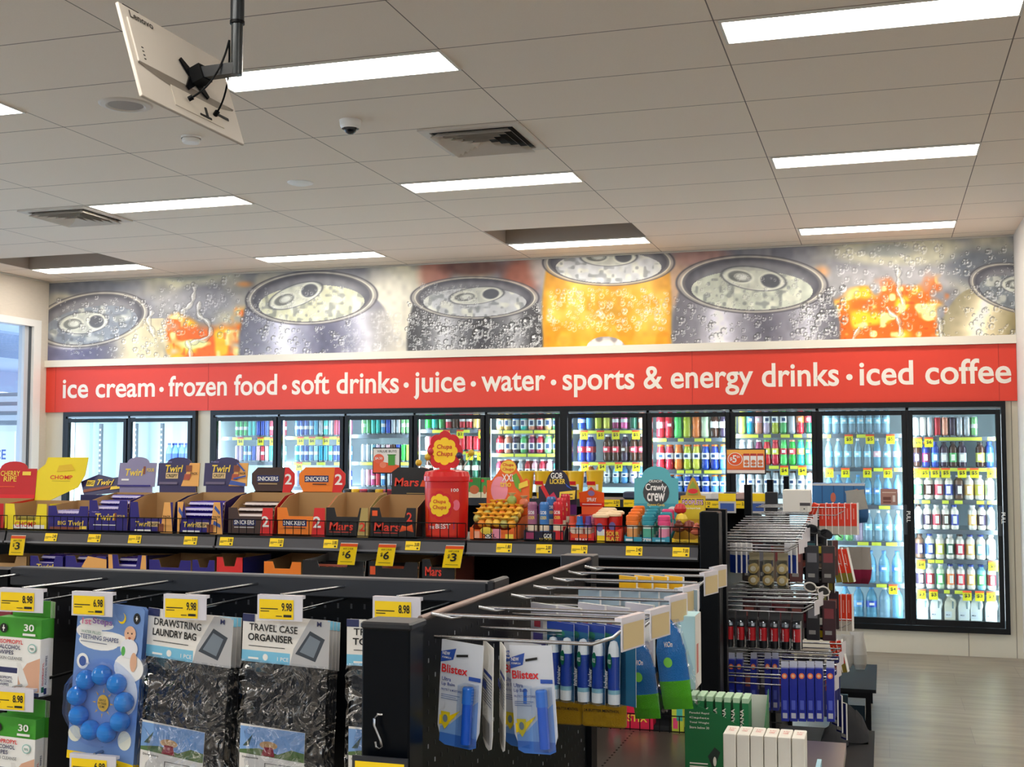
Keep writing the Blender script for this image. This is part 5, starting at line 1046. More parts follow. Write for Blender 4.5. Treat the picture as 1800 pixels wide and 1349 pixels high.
# --- wipes boxes
GR2 = mt('3f9b2a', .45); NV = mt('262d5c', .5)
def wipes(px_, py, Y, lab, hang=True):
    k = PXM(Y, 60); w, h, d = 78*k, 118*k*.96, .026
    e = hung('wipes_box', lab, 'box', px_, py, Y, .02, -.05, 'green alcohol wipes boxes'); b = MB(); x = -w/2
    b.box((x, 0, -h), (x+w, d, 0), mt('f0efeb', .5), .001)
    b.box((x-.0004, -.0004, -h*.26), (x+w+.0004, d+.0004, .0004), GR2, .001)
    skin = mt('d8a88c', .6)
    b.lab((x, 0, -h), (1, 0, 0), (0, 0, 1), w, h, [(0, 0, 1, .05, NV), ('p', [(.45, .06), (1, .06), (1, .5), (.7, .42), (.5, .25)], skin), ('p', [(.45, .42), (.55, .42), (.75, .15), (.62, .08), (.52, .2)], mt('e4e2de', .5)), (.03, .07, .5, .36, WHP), (.06, .28, .48, .35, NV), ('t', 'ISOPROPYL', .08, .20, .3, .035, NV), ('t', 'ALCOHOL', .08, .155, .3, .035, NV), ('t', 'WIPES', .08, .11, .22, .035, NV),
        ('t', 'ISOPROPYL', .05, .66, .55, .055, RED, .8), ('t', 'ALCOHOL', .05, .59, .5, .055, NV, .8), ('t', 'WIPES', .05, .52, .34, .055, NV, .8), ('t', 'SKIN CLEANSE', .05, .455, .55, .04, mt('707478', .5)), ('e', .82, .62, .1, .06, mt('8cc0b8', .5)), ('e', .82, .62, .08, .048, WHP), ('t', '70%', .77, .6, .1, .03, mt('308070', .5)),
        ('t', '30', .62, .84, .24, .09, WHP, .95), ('e', .14, .86, .09, .062, TIC), (.11, .85, .17, .87, WHP), (.13, .82, .15, .9, WHP), (.6, .78, .9, .81, WHP), ('t', 'FOR GRAZES AND MINOR WOUNDS', .1, .012, .8, .025, WHP, .7)], .0002)
    b.lab((x+w, 0, -h), (0, 1, 0), (0, 0, 1), d, h, [('e', .5, .88, .3, .05, TIC), (.2, .05, .5, .12, mt('2a6a50', .5)), (.5, .02, .8, .1, NV)], .0002)
    b.text('30', (x+w+.0004, d*.82, -h*.42), WHP, w=h*.12, h=d*.55, u=(0, 0, 1), v=(0, -1, 0), bold=.9); b.text('ALCOHOL WIPES', (x+w+.0004, d*.75, -h*.86), NV, w=h*.38, h=d*.2, u=(0, 0, 1), v=(0, -1, 0)); b.text('ISOPROPYL', (x+w+.0004, d*.42, -h*.86), RED, w=h*.3, h=d*.18, u=(0, 0, 1), v=(0, -1, 0))
    b.build('carton', e); t = MB(); t.prism([(x+.01, d, 0), (x+w-.0, d, 0), (x+w-.0, d, .034), (x+.01, d, .034)], (0, .0012, 0), GR2, mt('e8e6dc', .6)); t.build('hang_tab', e)
    return e
for r, (py, n) in enumerate(((1087, 4), (1262, 4))):
    for k in range(n):
        wipes(36-r*10+k*2.5, py, YT+.03+.036*k, f'green and white wipes box hanging in the {"upper" if r == 0 else "lower"} row, {["front", "second", "third", "rear"][k]} one', True)
for k in range(2):   # ribbed dark red packets behind at the very left
    b = MB(); b.box((0, 0, -.1), (.05, .02, 0), mt('8a3040', .5)); tag(b.build('red_packet', loc=at(-14+k*2, 1075, Y=2.2+.03*k)), f'dark red ribbed packet behind the wipes boxes, {"front" if not k else "rear"} one', 'packet')
# --- teething cards
def card_pts(w, h, r=.006): return [(-w/2+r, 0), (w/2-r, 0), (w/2, -r), (w/2, -h+r), (w/2-r, -h), (-w/2+r, -h), (-w/2, -h+r), (-w/2, -r)]
CB = mt('6f92cc', .45)
def teether(px_, py, Y, lab, full=True, roll=.07):
    k = PXM(Y, 190); w, h = 122*k, 250*k*.96
    e = hung('teething_card', lab, 'toy', px_, py, Y, roll, -.06, 'blue teething ring cards'); b = MB()
    b.prism([(x, 0, z) for x, z in card_pts(w, h)][::-1], (0, .0008, 0), CB)
    u, v = (1, 0, 0), (0, 0, 1); o = (-w/2, -0.0, -h)
    cl = [('e', .3, .86, .26, .035, WHP), ('e', .2, .81, .2, .05, WHP), ('e', .5, .78, .3, .045, WHP), ('e', .35, .75, .3, .05, WHP), ('p', [(0, 0), (1, 0), (1, .03), (.5, .055), (0, .05)], YEL), ('e', .83, .62, .22, .09, WHP), ('e', .85, .45, .14, .12, mt('f0f0ee', .5)), ('e', .1, .16, .1, .05, mt('e8e8d8', .5)), ('e', .85, .17, .1, .06, mt('e8e8d8', .5)),
          ('e', .68, .92, .06, .035, YEL), ('e', .665, .928, .055, .03, CB), ('e', .9, .93, .05, .035, TIC), (.885, .925, .915, .935, WHP), (.895, .915, .905, .945, WHP), ('e', .14, .62, .09, .05, WHP), ('e', .14, .62, .055, .032, mt('3d5aa0', .5)),
          ('e', .82, .83, .085, .05, mt('e8b898', .6)), ('e', .82, .74, .13, .06, mt('eaeaf0', .6)), ('e', .9, .66, .05, .06, mt('e0b090', .6)), ('e', .74, .72, .03, .03, mt('58b050', .5)), ('e', .79, .835, .009, .006, TIC), ('e', .85, .835, .009, .006, TIC), ('e', .82, .805, .02, .008, mt('b06050', .5)),
          ('e', .5, .38, .085, .052, mt('e8b83c', .5))]+[('p', [(.5+.11*math.cos(t)-.01*math.sin(t), .38+.066*math.sin(t)+.006*math.cos(t)), (.5+.11*math.cos(t)+.01*math.sin(t), .38+.066*math.sin(t)-.006*math.cos(t)), (.5+.16*math.cos(t), .38+.095*math.sin(t))], mt('e0b050', .5)) for t in [q*PI/4 for q in range(8)]]
    cl += [('t', '1st', .1, .855, .14, .04, mt('d87098', .5), .8), ('t', 'Steps', .26, .855, .3, .05, mt('8a60a8', .5), .9), ('t', 'WATER FILLED', .1, .80, .3, .018, mt('80a090', .5)), ('t', 'TEETHING SHAPES', .09, .765, .58, .028, mt('384878', .5), .8), (.1, .745, .5, .75, mt('707890', .5)), ('t', 'GENTLE', .45, .392, .1, .014, TIC), ('t', 'ON TENDER', .435, .372, .13, .014, TIC), ('t', 'GUMS', .46, .352, .08, .014, TIC), ('t', 'WATER FILLED', .2, .015, .6, .014, GR2)]
    b.lab(o, u, v, w, h, cl, .00012); b.build('card', e)
    if full:
        r = MB(); BL = mt('2a8ae8', .12, alpha=.8)
        R_ = w*.36; c = (0, -.012, -h*.62)
        for q in range(9):
            t = 2*PI*q/9+.2; r.ball((c[0]+R_*math.cos(t), c[1], c[2]+R_*.98*math.sin(t)), w*.125, BL, 10)
        r.build('teething_ring', e)
        f = MB(); pts = [(R_*1.42*math.cos(t)*(1+.03*math.cos(9*t)), -.024, c[2]+R_*1.4*math.sin(t)) for t in [q*PI/18 for q in range(36)]]; base = [(x*1.08, -.001, c[2]+(z-c[2])*1.08) for x, y, z in pts]
        f.add(pts+base, [(q, (q+1) % 36, 36+(q+1) % 36, 36+q) for q in range(36)], mt('eef4ff', .05, kind='glass')); f.poly(pts, mt('f4f8ff', .06, kind='glass')); f.build('blister', e)
    return e
for k in range(3): teether(196+k*3, 1062, YT+.03+k*.045, ['front blue baby teething ring card with bead ring', 'second blue teething card behind the bead ring card', 'rear blue teething card showing only its edge'][k], k < 2, .07-.01*k)
# --- laundry bags and organisers
FILM = mt('f2f4f8', .1, kind='film'); LB2 = mt('7cc4e4', .45); DKF = mt('33373f', .7, kind='crinkle'); SKY = mt('7fa8dc', .6); CRD = mt('ece8e2', .5)
def pouch(px_, py, Y, w_px, lab, title, grp, roll=0, yaw=0, seed=0, front=True):
    kk = PXM(Y, px_); w, h = w_px*kk, 268*kk*.97
    e = hung('travel_bag', lab, 'travel bag', px_, py, Y, roll, yaw, grp)
    rs = random.Random(seed)
    b = MB(); hh = h*.29   # header card
    b.prism([(-w/2, 0, 0), (w/2, 0, 0), (w/2, 0, -hh), (-w/2, 0, -hh)][::-1], (0, .0008, 0), CRD)
    it = [(0, 0, .56, .24, LB2), ('p', [(.56, 0), (1, 0), (1, 1), (.78, 1), (.6, .35)], mt('b8b8ba', .6)), ('p', [(.62, .25), (.85, .12), (.95, .6), (.78, .75)], mt('3c434d', .6)), ('p', [(.67, .3), (.83, .2), (.9, .56), (.78, .66)], mt('77828e', .6)), ('t', title[0], .08, .66, .56 if len(title[0]) > 8 else .4, .15, TIC), ('t', title[1], .07, .45, .52, .15, TIC, .95), (.08, .33, .5, .345, TIC), ('t', '1 PCE', .42, .07, .13, .08, WHP), (.08, .06, .2, .1, WHP), ('e', .28, .12, .03, .07, WHP), (0, .84, .14, 1, NV), ('t', 'M', .86, .86, .05, .1, NV, .9), (.8, .82, 1, 1, LB2) if not front else (.98, .98, 1, 1, LB2)]
    b.lab((-w/2, 0, -hh), (1, 0, 0), (0, 0, 1), w, hh, it, .00012); b.build('header_card', e)
    g = MB(); n = 10; top = -hh*.98; bot = -h*.96; vs = []; fs = []   # padded dark cloth
    for j in range(n+1):
        for i in range(n+1):
            a, c = i/n, j/n; bul = .012*(math.sin(PI*a)*math.sin(PI*c))**.5; vs.append((-w*.46+w*.92*a, .004-bul-.0025*math.sin(9*a+5*c+seed), top+(bot-top)*c))
    for j in range(n):
        for i in range(n): q = j*(n+1)+i; fs.append((q, q+1, q+n+2, q+n+1))
    g.add(vs, fs, DKF, True); g.prism([(-w*.46, .006, top), (w*.46, .006, top), (w*.46, .006, bot), (-w*.46, .006, bot)][::-1], (0, .002, 0), mt('2e3138', .8))
    for z in (top-(top-bot)*.33,): g.tube([(-w*.4, -.0105, z), (w*.4, -.0105, z)], .0008, mt('20232a', .6), 4)
    g.build('cloth', e)
    if front:
        c = MB(); z1, z0 = -h*.66, -h*.97; c.prism([(-w*.44, -.0125, z1), (w*.3, -.0125, z1-.004), (w*.3, -.0125, z0), (-w*.44, -.0125, z0)][::-1], (0, .0008, 0), CRD)
        c.lab((-w*.44, -.0125, z0), (1, 0, 0), (0, 0, 1), w*.74, z1-z0-.004, [(0, .45, 1, 1, SKY), ('p', [(0, .45), (1, .40), (1, .58), (.8, .62), (.6, .5), (.3, .58), (0, .52)], mt('5c7848', .7)), ('e', .45, .66, .14, .08, mt('c8a070', .7)), ('p', [(.34, .44), (.55, .44), (.52, .62), (.38, .62)], mt('9c3040', .6)), ('p', [(.05, .6), (.2, .85), (.14, .6)], mt('485c58', .7)), ('t', 'Dimensions', .05, .36, .25, .04, TIC), (.4, .05, .41, .3, TIC), (.4, .29, .8, .3, TIC), (.79, .05, .8, .3, TIC)], .00012)
        c.build('photo_card', e)
    f = MB(); vs = []; fs = []; n = 12
    for j in range(n+1):
        for i in range(n+1):
            a, c = i/n, j/n; bul = .017*(math.sin(PI*min(max(a, .02), .98)))**.4; vs.append((-w*.5+w*a, .0-bul*(1 if j else .3)+rs.uniform(-.003, .003), -hh*.35*0-hh*.95+(-h+hh*.95)*c))
    for j in range(n):
        for i in range(n): q = j*(n+1)+i; fs.append((q, q+1, q+n+2, q+n+1))
    f.add(vs, fs, FILM, True); f.build('plastic_film', e)
    return e
gl = 'laundry bags on the third hook'; go = 'travel organisers on the fourth hook'; gt = 'toiletry bags on the fifth hook'
for k in range(3): pouch(335+k*7, 1078+k*1, YT+.035+k*.05, 160, ['front drawstring laundry bag in crinkled clear plastic', 'second drawstring laundry bag behind the front one', 'rear drawstring laundry bag on its hook'][k], ('DRAWSTRING', 'LAUNDRY BAG'), gl, .06-.02*k, -.1, 3+k, k == 0)
for k in range(4): pouch(503+k*6, 1085+k*1, YT+.035+k*.045, 158, ['front travel case organiser in crinkled clear plastic', 'second travel case organiser behind the front one', 'third travel case organiser from the front', 'rear travel case organiser on its hook'][k], ('TRAVEL CASE', 'ORGANISER'), go, .03, -.06, 13+k, k == 0)
for k in range(2): pouch(688+k*5, 1092, YT+.04+k*.05, 158, ['front travel toiletry bag partly hidden by the black post', 'rear travel toiletry bag partly hidden by the black post'][k], ('TRAVEL', 'TOILETRY'), gt, .0, 0, 23+k, k == 0)
# clear lids of stock behind the fifth ticket
# ---------- G2: panel in depth with hooks to the right
YN, YF = 1.78, 3.08
px0, px1 = at(636, 1096, Y=YN), at(716, 1096, Y=YN); R2Z = px1.z
g2 = empty('hook_gondola', 'black perforated hook panel running away from the camera in the middle foreground', 'shelf unit', (px1.x, 2.4, 0))
def l2(p): return (p[0]-px1.x, p[1]-2.4, p[2])
XP = px1.x
m = MB(); m.box(l2((px0.x, YN, 0)), l2((px1.x+.004, YN+.06, R2Z-.004)), mt('03070e', .3, spec=.14), .003); m.box(l2((px0.x-.002, YN-.003, R2Z-.012)), l2((px1.x+.008, YN+.065, R2Z)), mt('1c1e24', .4), .003); m.build('post', g2)
m = MB(); m.box(l2((px0.x+.01, YF-.06, 0)), l2((px1.x+.0, YF, R2Z-.02)), BLK); m.build('post', g2)
m = MB(); m.tube([l2((XP-.004, YN+.065, R2Z-.002)), l2((XP-.004, YF, R2Z-.002))], .0055, mt('9c8780', .3, .8), 6); m.box(l2((XP-.08, YF-.06, R2Z-.03)), l2((XP+.004, YF+.01, R2Z+.006)), mt('2f3137', .4), .002); m.build('top_rail', g2)
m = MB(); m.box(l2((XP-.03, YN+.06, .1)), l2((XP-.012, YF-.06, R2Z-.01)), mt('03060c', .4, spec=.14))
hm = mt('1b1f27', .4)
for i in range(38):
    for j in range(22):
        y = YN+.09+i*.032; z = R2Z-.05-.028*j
        m.box(l2((XP-.012, y, z-.0035)), l2((XP-.0112, y+.003, z+.0035)), hm if (i*7+j*3) % 5 else mt('8e929a', .4))  # slot marks: light through the holes and on their edges put into the colour
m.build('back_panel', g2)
XT = at(1120, 1090, Y=1.99).x
rows = [(1.90, 1091), (2.14, 1075), (2.34, 1051), (2.50, 1034), (2.66, 1019), (2.80, 1007), (2.96, 997)]
H2 = []
for k, (y, py) in enumerate(rows):
    z = at(1000, py, Y=y).z; h = MB()
    h.tube([l2((XP, y, z)), l2((XT, y, z+.001))], .0036, CHW, 6); h.tube([l2((XP+.002, y-.02, z+.004)), l2((XP+.03, y, z-.004)), l2((XP+.05, y+.0, z))], .0035, CHW, 5)
    zl = z-.036; h.tube([l2((XP, y, zl)), l2((XT-.055, y, zl)), l2((XT-.02, y, zl+.012)), l2((XT+.0, y, zl+.03))], .0032, CHW, 6)
    ho = h.build('hook', g2)
    if k != 4: holder(ho, (.25, 1, 0), l2((XT+.012, y, z+.012)), .085, .052, '', True)
    H2.append((y, z, zl))
# S hook with small dark frame on the near post
p = at(667, 1262, Y=YN-.008); m = MB()
pts = [at(a, b, Y=YN-.012) for a, b in ((673, 1257), (664, 1256), (658, 1264), (658, 1276), (664, 1290), (669, 1302), (671, 1312), (667, 1318), (661, 1313), (660, 1304))]
m.tube(pts, .0022, CHW, 6); tag(m.build('wire_hook'), 'bent silver wire hook on the near black post', 'hook')
a, b = at(619, 1328, Y=YN-.03), at(716, 1340, Y=YN-.03)
m = MB(); w = b.x-a.x; m.box((0, 0, -.13), (w, .004, 0), mt('23262e', .4)); m.lab((.005, 0, -.125), (1, 0, 0), (0, 0, 1), w-.01, .117, [(0, 0, 1, 1, YEL)]); tag(m.build('hanging_sign', loc=a), 'yellow card in a dark frame hanging from the near black post', 'sign')
# --- lip balm cards
def balm(y, x, z, yaw, lab, back=False, roll=0):
    e = empty('lip_balm_card', lab, 'lip balm', (x, y, z), group='lip balm cards on the nearest hook'); e.rotation_euler = (0, roll, yaw); w, h = .082, .158
    b = MB(); pts = [(-w/2, .012), (w/2, .012), (w/2, -h+.03), (w/2-.008, -h+.008), (w/2-.03, -h), (-w/2+.03, -h), (-w/2+.008, -h+.008), (-w/2, -h+.03)]
    b.prism([(px_, 0, pz) for px_, pz in pts][::-1], (0, .0008, 0), mt('cfd3dc', .4) if not back else mt('e6e4e0', .5), mt('e9e7e2', .5))
    if not back:
        it = [('p', [(.06, .12), (.94, .12), (.94, .03), (.8, 0), (.2, 0), (.06, .03)], mt('3f74c8', .45)), ('p', [(.06, .12), (.94, .12), (.94, .5), (.7, .4), (.3, .22), (.06, .18)], mt('7aa4dc', .45)), ('p', [(.0, .95), (.36, 1.0), (.3, .88), (.0, .84)], mt('2b50a8', .5)), ('t', 'NEW', .04, .92, .18, .035, WHP, .8), ('t', 'FORMULA', .04, .885, .22, .02, WHP), ('t', 'Blistex', .04, .74, .62, .085, mt('d8262c', .4), .98), ('t', 'Ultra', .06, .655, .22, .04, mt('44549c', .5)), ('t', 'Lip Balm', .06, .6, .32, .042, mt('44549c', .5)), ('t', 'PROTECT & MOISTURISE', .06, .555, .5, .022, mt('44549c', .5)), (.06, .51, .5, .517, mt('7080a8', .5)), (.06, .49, .42, .497, mt('7080a8', .5)), (.06, .47, .46, .477, mt('7080a8', .5)),
              ('p', [(.05, .3), (.2, .28), (.55, .38), (.3, .24), (.05, .2)], YEL), ('p', [(.08, .34), (.3, .34), (.28, .22), (.19, .16), (.1, .22)], mt('e0c820', .4)), ('e', .19, .27, .06, .04, mt('708090', .4)), ('p', [(.38, .94), (.66, .96), (.66, .935), (.38, .915)], TIC), (.7, .7, .98, .74, mt('2b50a8', .5))]
    else:
        it = [(.1, .74, .9, .78, mt('2b4090', .5))]+[(.1, .7-.03*q, .9, .71-.03*q, mt('505878', .5)) for q in range(9)]+[(.1+.07*q, .08, .13+.07*q, .3, TIC) for q in range(11)]+[(.04, .6, .5, .68, mt('3c50a0', .5))]
    b.lab((-w/2, 0, -h), (1, 0, 0), (0, 0, 1), w, h, it, .00012); b.build('card', e)
    if not back:
        t = MB(); t.lathe([(0, -h*.93), (.0085, -h*.93), (.0085, -h*.52)], mt('1d5fd0', .25), 14, (.022, -.010, 0)); t.lathe([(.0095, -h*.52), (.0095, -h*.37), (.008, -h*.355), (0, -h*.355)], mt('2f78d8', .25), 14, (.022, -.010, 0)); t.build('lip_balm', e)
        f = MB(); f.box((.009, -.022, -h*.95), (.036, 0, -h*.33), mt('eef4fb', .06, kind='glass')); f.build('blister', e)
    return e
y, z, zl = H2[0]
for px_, py, yaw, lab, bk, rl in [(812, 1128, -.25, 'left lip balm card facing the camera on the nearest hook', False, .06), (868, 1128, -1.05, 'lip balm card turned edge on showing its printed back, left one', True, .05), (893, 1130, -1.15, 'lip balm card turned edge on showing its printed back, right one', True, .04), (908, 1126, -.45, 'blue lip balm card just behind the right front lip balm card', False, .0), (932, 1124, -.3, 'right lip balm card facing the camera on the nearest hook', False, -.08)]:
    p = at(px_, py, Y=y-.012 if not bk else y+.02); p.y = y-.01+(.03 if px_ == 908 else 0); balm(p.y, p.x, zl-.017, yaw, lab, bk, rl)
# --- inhalers
y, z, zl = H2[1]
TEAL = mt('1d5c80', .45)
for k, px_ in enumerate((985, 1011, 1040, 1068, 1095)):
    p = at(px_, 1150, Y=y); e = empty('inhaler_card', f'blue nasal inhaler blister card, {ORD[k]} from the left on its hook', 'inhaler', (p.x, y-.004*k, zl+.004), group='nasal inhaler cards'); e.rotation_euler = (0, .03*(k % 2), -.55)
    w, h = .07, .125; b = MB(); b.prism([(-w/2, 0, .012), (w/2, 0, .012), (w/2, 0, -h), (-w/2, 0, -h)][::-1], (0, .0008, 0), TEAL, mt('d8dce0', .5)); b.lab((-w/2, 0, -h), (1, 0, 0), (0, 0, 1), w, h+.012, [(0, .9, 1, 1, mt('1c3a90', .5)), (.0, .0, .3, .12, mt('d0d4d8', .5)), ('e', .5, .85, .18, .05, mt('2a7a60', .5))], .00012); b.build('card', e)
    t = MB(); r = .0105; ox = -.004; t.lathe([(0, -h*.98), (r, -h*.98), (r*1.05, -h*.84, mt('8fc0cc', .3)), (r*1.05, -h*.78, mt('1c3f9c', .3)), (r, -h*.32, WHP), (r*.9, -h*.2), (r*.6, -h*.12), (0, -h*.1)], WHP, 16, (ox, -.014, 0))
    t.lab((ox-r*.5, -.014-r*1.02, -h*.5), (1, 0, 0), (0, 0, 1), r, .03, [('e', .5, .5, .5, .45, mt('0f6a4a', .4)), ('t', 'VICKS', .15, .35, .7, .25, WHP, .8)], .0003); t.text('Inhaler', (ox-r*.45, -.014-r*1.03, -h*.76), WHP, w=.032, h=.009, u=(0, 0, 1), v=(-1, 0, 0), bold=.8); t.build('inhaler', e)
    f = MB(); f.box((ox-.015, -.028, -h), (ox+.015, 0, -h*.06), mt('eef4fb', .06, kind='glass')); f.build('blister', e)
# --- yellow based bags behind the inhalers
for k, (pa, pb) in enumerate(((972, 1022), (1022, 1100))):
    yb = y+.09; xa, xb = X_(pa, 1250, yb), X_(pb, 1250, yb); zt_, zb = at(1040, 1108, Y=yb).z, at(1040, 1278, Y=yb).z
    b = MB(); b.box((xa, yb, zb), (xb, yb+.012, zt_-.09), mt('d8a81c', .3, kind='crinkle'), .003); b.box((xa, yb, zt_-.09), (xb, yb+.012, zt_), mt('1f4f9c', .3, kind='crinkle'), .003); b.text('24 BUTTER MENTHOL', (xa+.005, yb-.001, zb+.028), TIC, w=(xb-xa)*.8, h=.005)
    tag(b.build('lozenge_bag'), f'yellow and blue lozenge bag behind the inhalers, {"narrow left" if not k else "wide right"} one', 'bag')
# --- blue and green wipe bags
for k, (px_, py, sc, yb) in enumerate(((1122, 1128, 1.0, 2.28), (1172, 1090, 1.12, 2.22))):
    e = hung('wipes_bag', f'blue and green wipes bag hanging {"behind the inhalers at left" if not k else "with its green base lowest at right"}', 'bag', px_, py, yb, -.16, -.5, 'blue and green wipes bags'); w, h = .056*sc, .142*sc
    b = MB(); g_ = mt('62d42c', .25, kind='crinkle'); bl = mt('2688e4', .25, kind='crinkle')
    sec = [(0, .3, .002, bl), (-.12, .75, .012, bl), (-.35, 1, .018, bl), (-.68, 1.02, .018, bl), (-.7, 1.03, .018, g_), (-.86, 1.05, .014, g_), (-1, 1.1, .002, g_)]
    for q in range(len(sec)-1):
        (t0, w0, d0, _), (t1, w1, d1, m1) = sec[q], sec[q+1]; vs = []
        for t_, ww, dd in ((t0, w0, d0), (t1, w1, d1)):
            vs += [(ww*w/2*math.cos(a*PI/6), -dd*math.sin(a*PI/6), t_*h) for a in range(12)]
        b.add(vs, [(a, (a+1) % 12, 12+(a+1) % 12, 12+a) for a in range(12)], m1, True)
    b.lab((-.006, -.0195, -h*.62), (1, 0, 0), (0, 0, 1), .02, .03, [('e', .6, .8, .5, .3, mt('78c850', .4))], .0004); b.text('ViOn', (0, -.0185, -h*.3), WHP, w=.02, h=.01, v=(.2, 0, 1), bold=.8)
    b.build('pouch', e); f = MB(); f.add([(-w*.5, -.004, .0), (w*.5, -.004, .0), (w*.8, .008, -h*.9), (w*.55, .008, -h)], [(0, 1, 2, 3)], FILM); f.build('plastic_film', e)
# --- light blue box and packs on the far hooks
yb = 2.36; xa, xb = X_(1190, 1150, yb), X_(1222, 1150, yb); b = MB(); zt_, zb = at(1200, 1083, Y=yb).z, at(1200, 1212, Y=yb).z
b.box((xa, yb, zb), (xb, yb+.075, zt_), mt('b6dbe2', .45), .001); b.lab((xb, yb, zb), (0, 1, 0), (0, 0, 1), .075, zt_-zb, [(0, 0, 1, 1, mt('e4e2dc', .5)), (.2, .2, .5, .6, mt('c87068', .5))]); tag(b.build('pale_box'), 'tall pale blue carton hanging at the ends of the middle hooks', 'box')
def flatpack(name, lab, cat, px_, py, Y, w, h, m_, items=(), yaw=-.45, grp=None):
    e = MB(); e.prism([(-w/2, 0, 0), (w/2, 0, 0), (w/2, 0, -h), (-w/2, 0, -h)][::-1], (0, .006, 0), m_, mt('dadada', .5)); e.lab((-w/2, 0, -h), (1, 0, 0), (0, 0, 1), w, h, items)
    p = at(px_, py, Y=Y); o = e.build(name, loc=p, rz=yaw); return tag(o, lab, cat, grp)
y, z, zl = H2[3]
for k in range(6):
    flatpack('header_pack', f'grey-blue topped pack hanging on the fourth hook, {ORD[k]} from left', 'packet', 1035+k*34, 1036, y+.02, .06, .09, mt('9fb4c4', .5), [(.1, .1, .9, .55, WHP), (.15, .35, .8, .5, mt('d86860', .5))], -.5, 'grey-blue topped packs')
for k in range(4):
    flatpack('yellow_pack', f'bright yellow topped pack on the far hooks, {ORD[k]} from left', 'packet', 1103+k*27, 1013, 2.74, .055, .11, mt('f0b81c', .45), [(.1, .0, .9, .6, mt('2c3f30', .5))], -.6, 'yellow topped packs')
for k in range(5):
    flatpack('clear_pack', f'white and lilac plastic pack on the third hook, {ORD[k]} from left', 'packet', 955+k*42, 1062+(k % 2)*5, 2.4-.0*k, .075, .12, mt('c9c8d6', .3), [(.1, .1, .6, .5, mt('58509c', .5)), (.5, .4, .9, .8, WHP), (.15, .6, .4, .8, mt('c04858', .5))], -.55, 'white and lilac packs')
# ---------- G3: hooks along the aisle
XG = -.53
g3 = empty('hook_gondola', 'long black gondola of rows of chrome hooks along the right aisle', 'shelf unit', (XG, 5.5, 0))
def l3(p): return (p[0]-XG, p[1]-5.5, p[2])
m = MB(); m.box(l3((XG-.008, 4.01, .1)), l3((XG, 7.1, 1.335)), mt('05080d', .4, spec=.14)); m.build('back_panel', g3)
for y in (3.955, 4.92, 5.9, 6.9): m = MB(); m.box(l3((XG-.008, y, 0)), l3((XG+.02, y+.05, 1.5 if y > 4 else 1.42)), BLK); m.build('post', g3)
for y0, y1 in ((5.43, 6.4), (7.5, 8.4)):
    m = MB(); m.box(l3((XG, y0, .225)), l3((-.07, y1, .245)), mt('0c0f14', .6, spec=.2)); m.box(l3((XG, y0+.005, .15)), l3((-.1, y0+.02, .225)), BLK); m.box(l3((-.16, y0+.005, .0)), l3((-.1, y0+.03, .15)), BLK); m.box(l3((-.13, y1-.05, .0)), l3((-.1, y1-.02, .225)), BLK); m.poly([l3((-.066, y0, .20)), l3((-.066, y1, .20)), l3((-.066, y1, .30)), l3((-.066, y0, .30))], CLR); m.build('base_shelf', g3)
m = MB(); m.box(l3((XG+.02, 4.02, .225)), l3((-.1, 4.9, .245)), mt('0c0f14', .6, spec=.2)); m.box(l3((XG, 4.02, 0)), l3((-.13, 4.9, .05)), BLK); m.build('base_shelf', g3)
def rod(y, z, x1, parent=g3, lower=True, tick=False):
    h = MB(); h.tube([l3((XG, y, z)), l3((x1, y, z+.003))], .003, CHW, 5)
    if lower: h.tube([l3((XG+.01, y, z-.03)), l3((x1-.04, y, z-.03)), l3((x1-.005, y, z-.01))], .0028, CHW, 5)
    o = h.build('hook', g3)
    if tick: t = MB(); t.prism([l3((x1, y-.03, z+.012)), l3((x1+.012, y+.03, z+.012)), l3((x1+.012, y+.03, z-.035)), l3((x1, y-.03, z-.035))], (.0015, 0, 0), PH); t.build('price_ticket', o)
for k in range(11): rod(4.06+.083*k, 1.335+.004*k, at(1405, 950, Y=4.06).x, tick=k % 2 == 0)
for k in range(7): rod(4.06+.12*k, 1.14, at(1432, 1046, Y=4.06).x, tick=k % 2 == 0)
for k in range(7): rod(4.06+.12*k, .905, at(1466, 1167, Y=4.06).x, tick=k % 2 == 0)
for k in range(4): rod(5.3+.12*k, 1.395, -.16)
for k in range(4): rod(5.3+.12*k, 1.16, -.15)
for k in range(4): rod(5.3+.12*k, .93, -.14)
for k in range(4): rod(5.0+.12*k, .72, -.2)
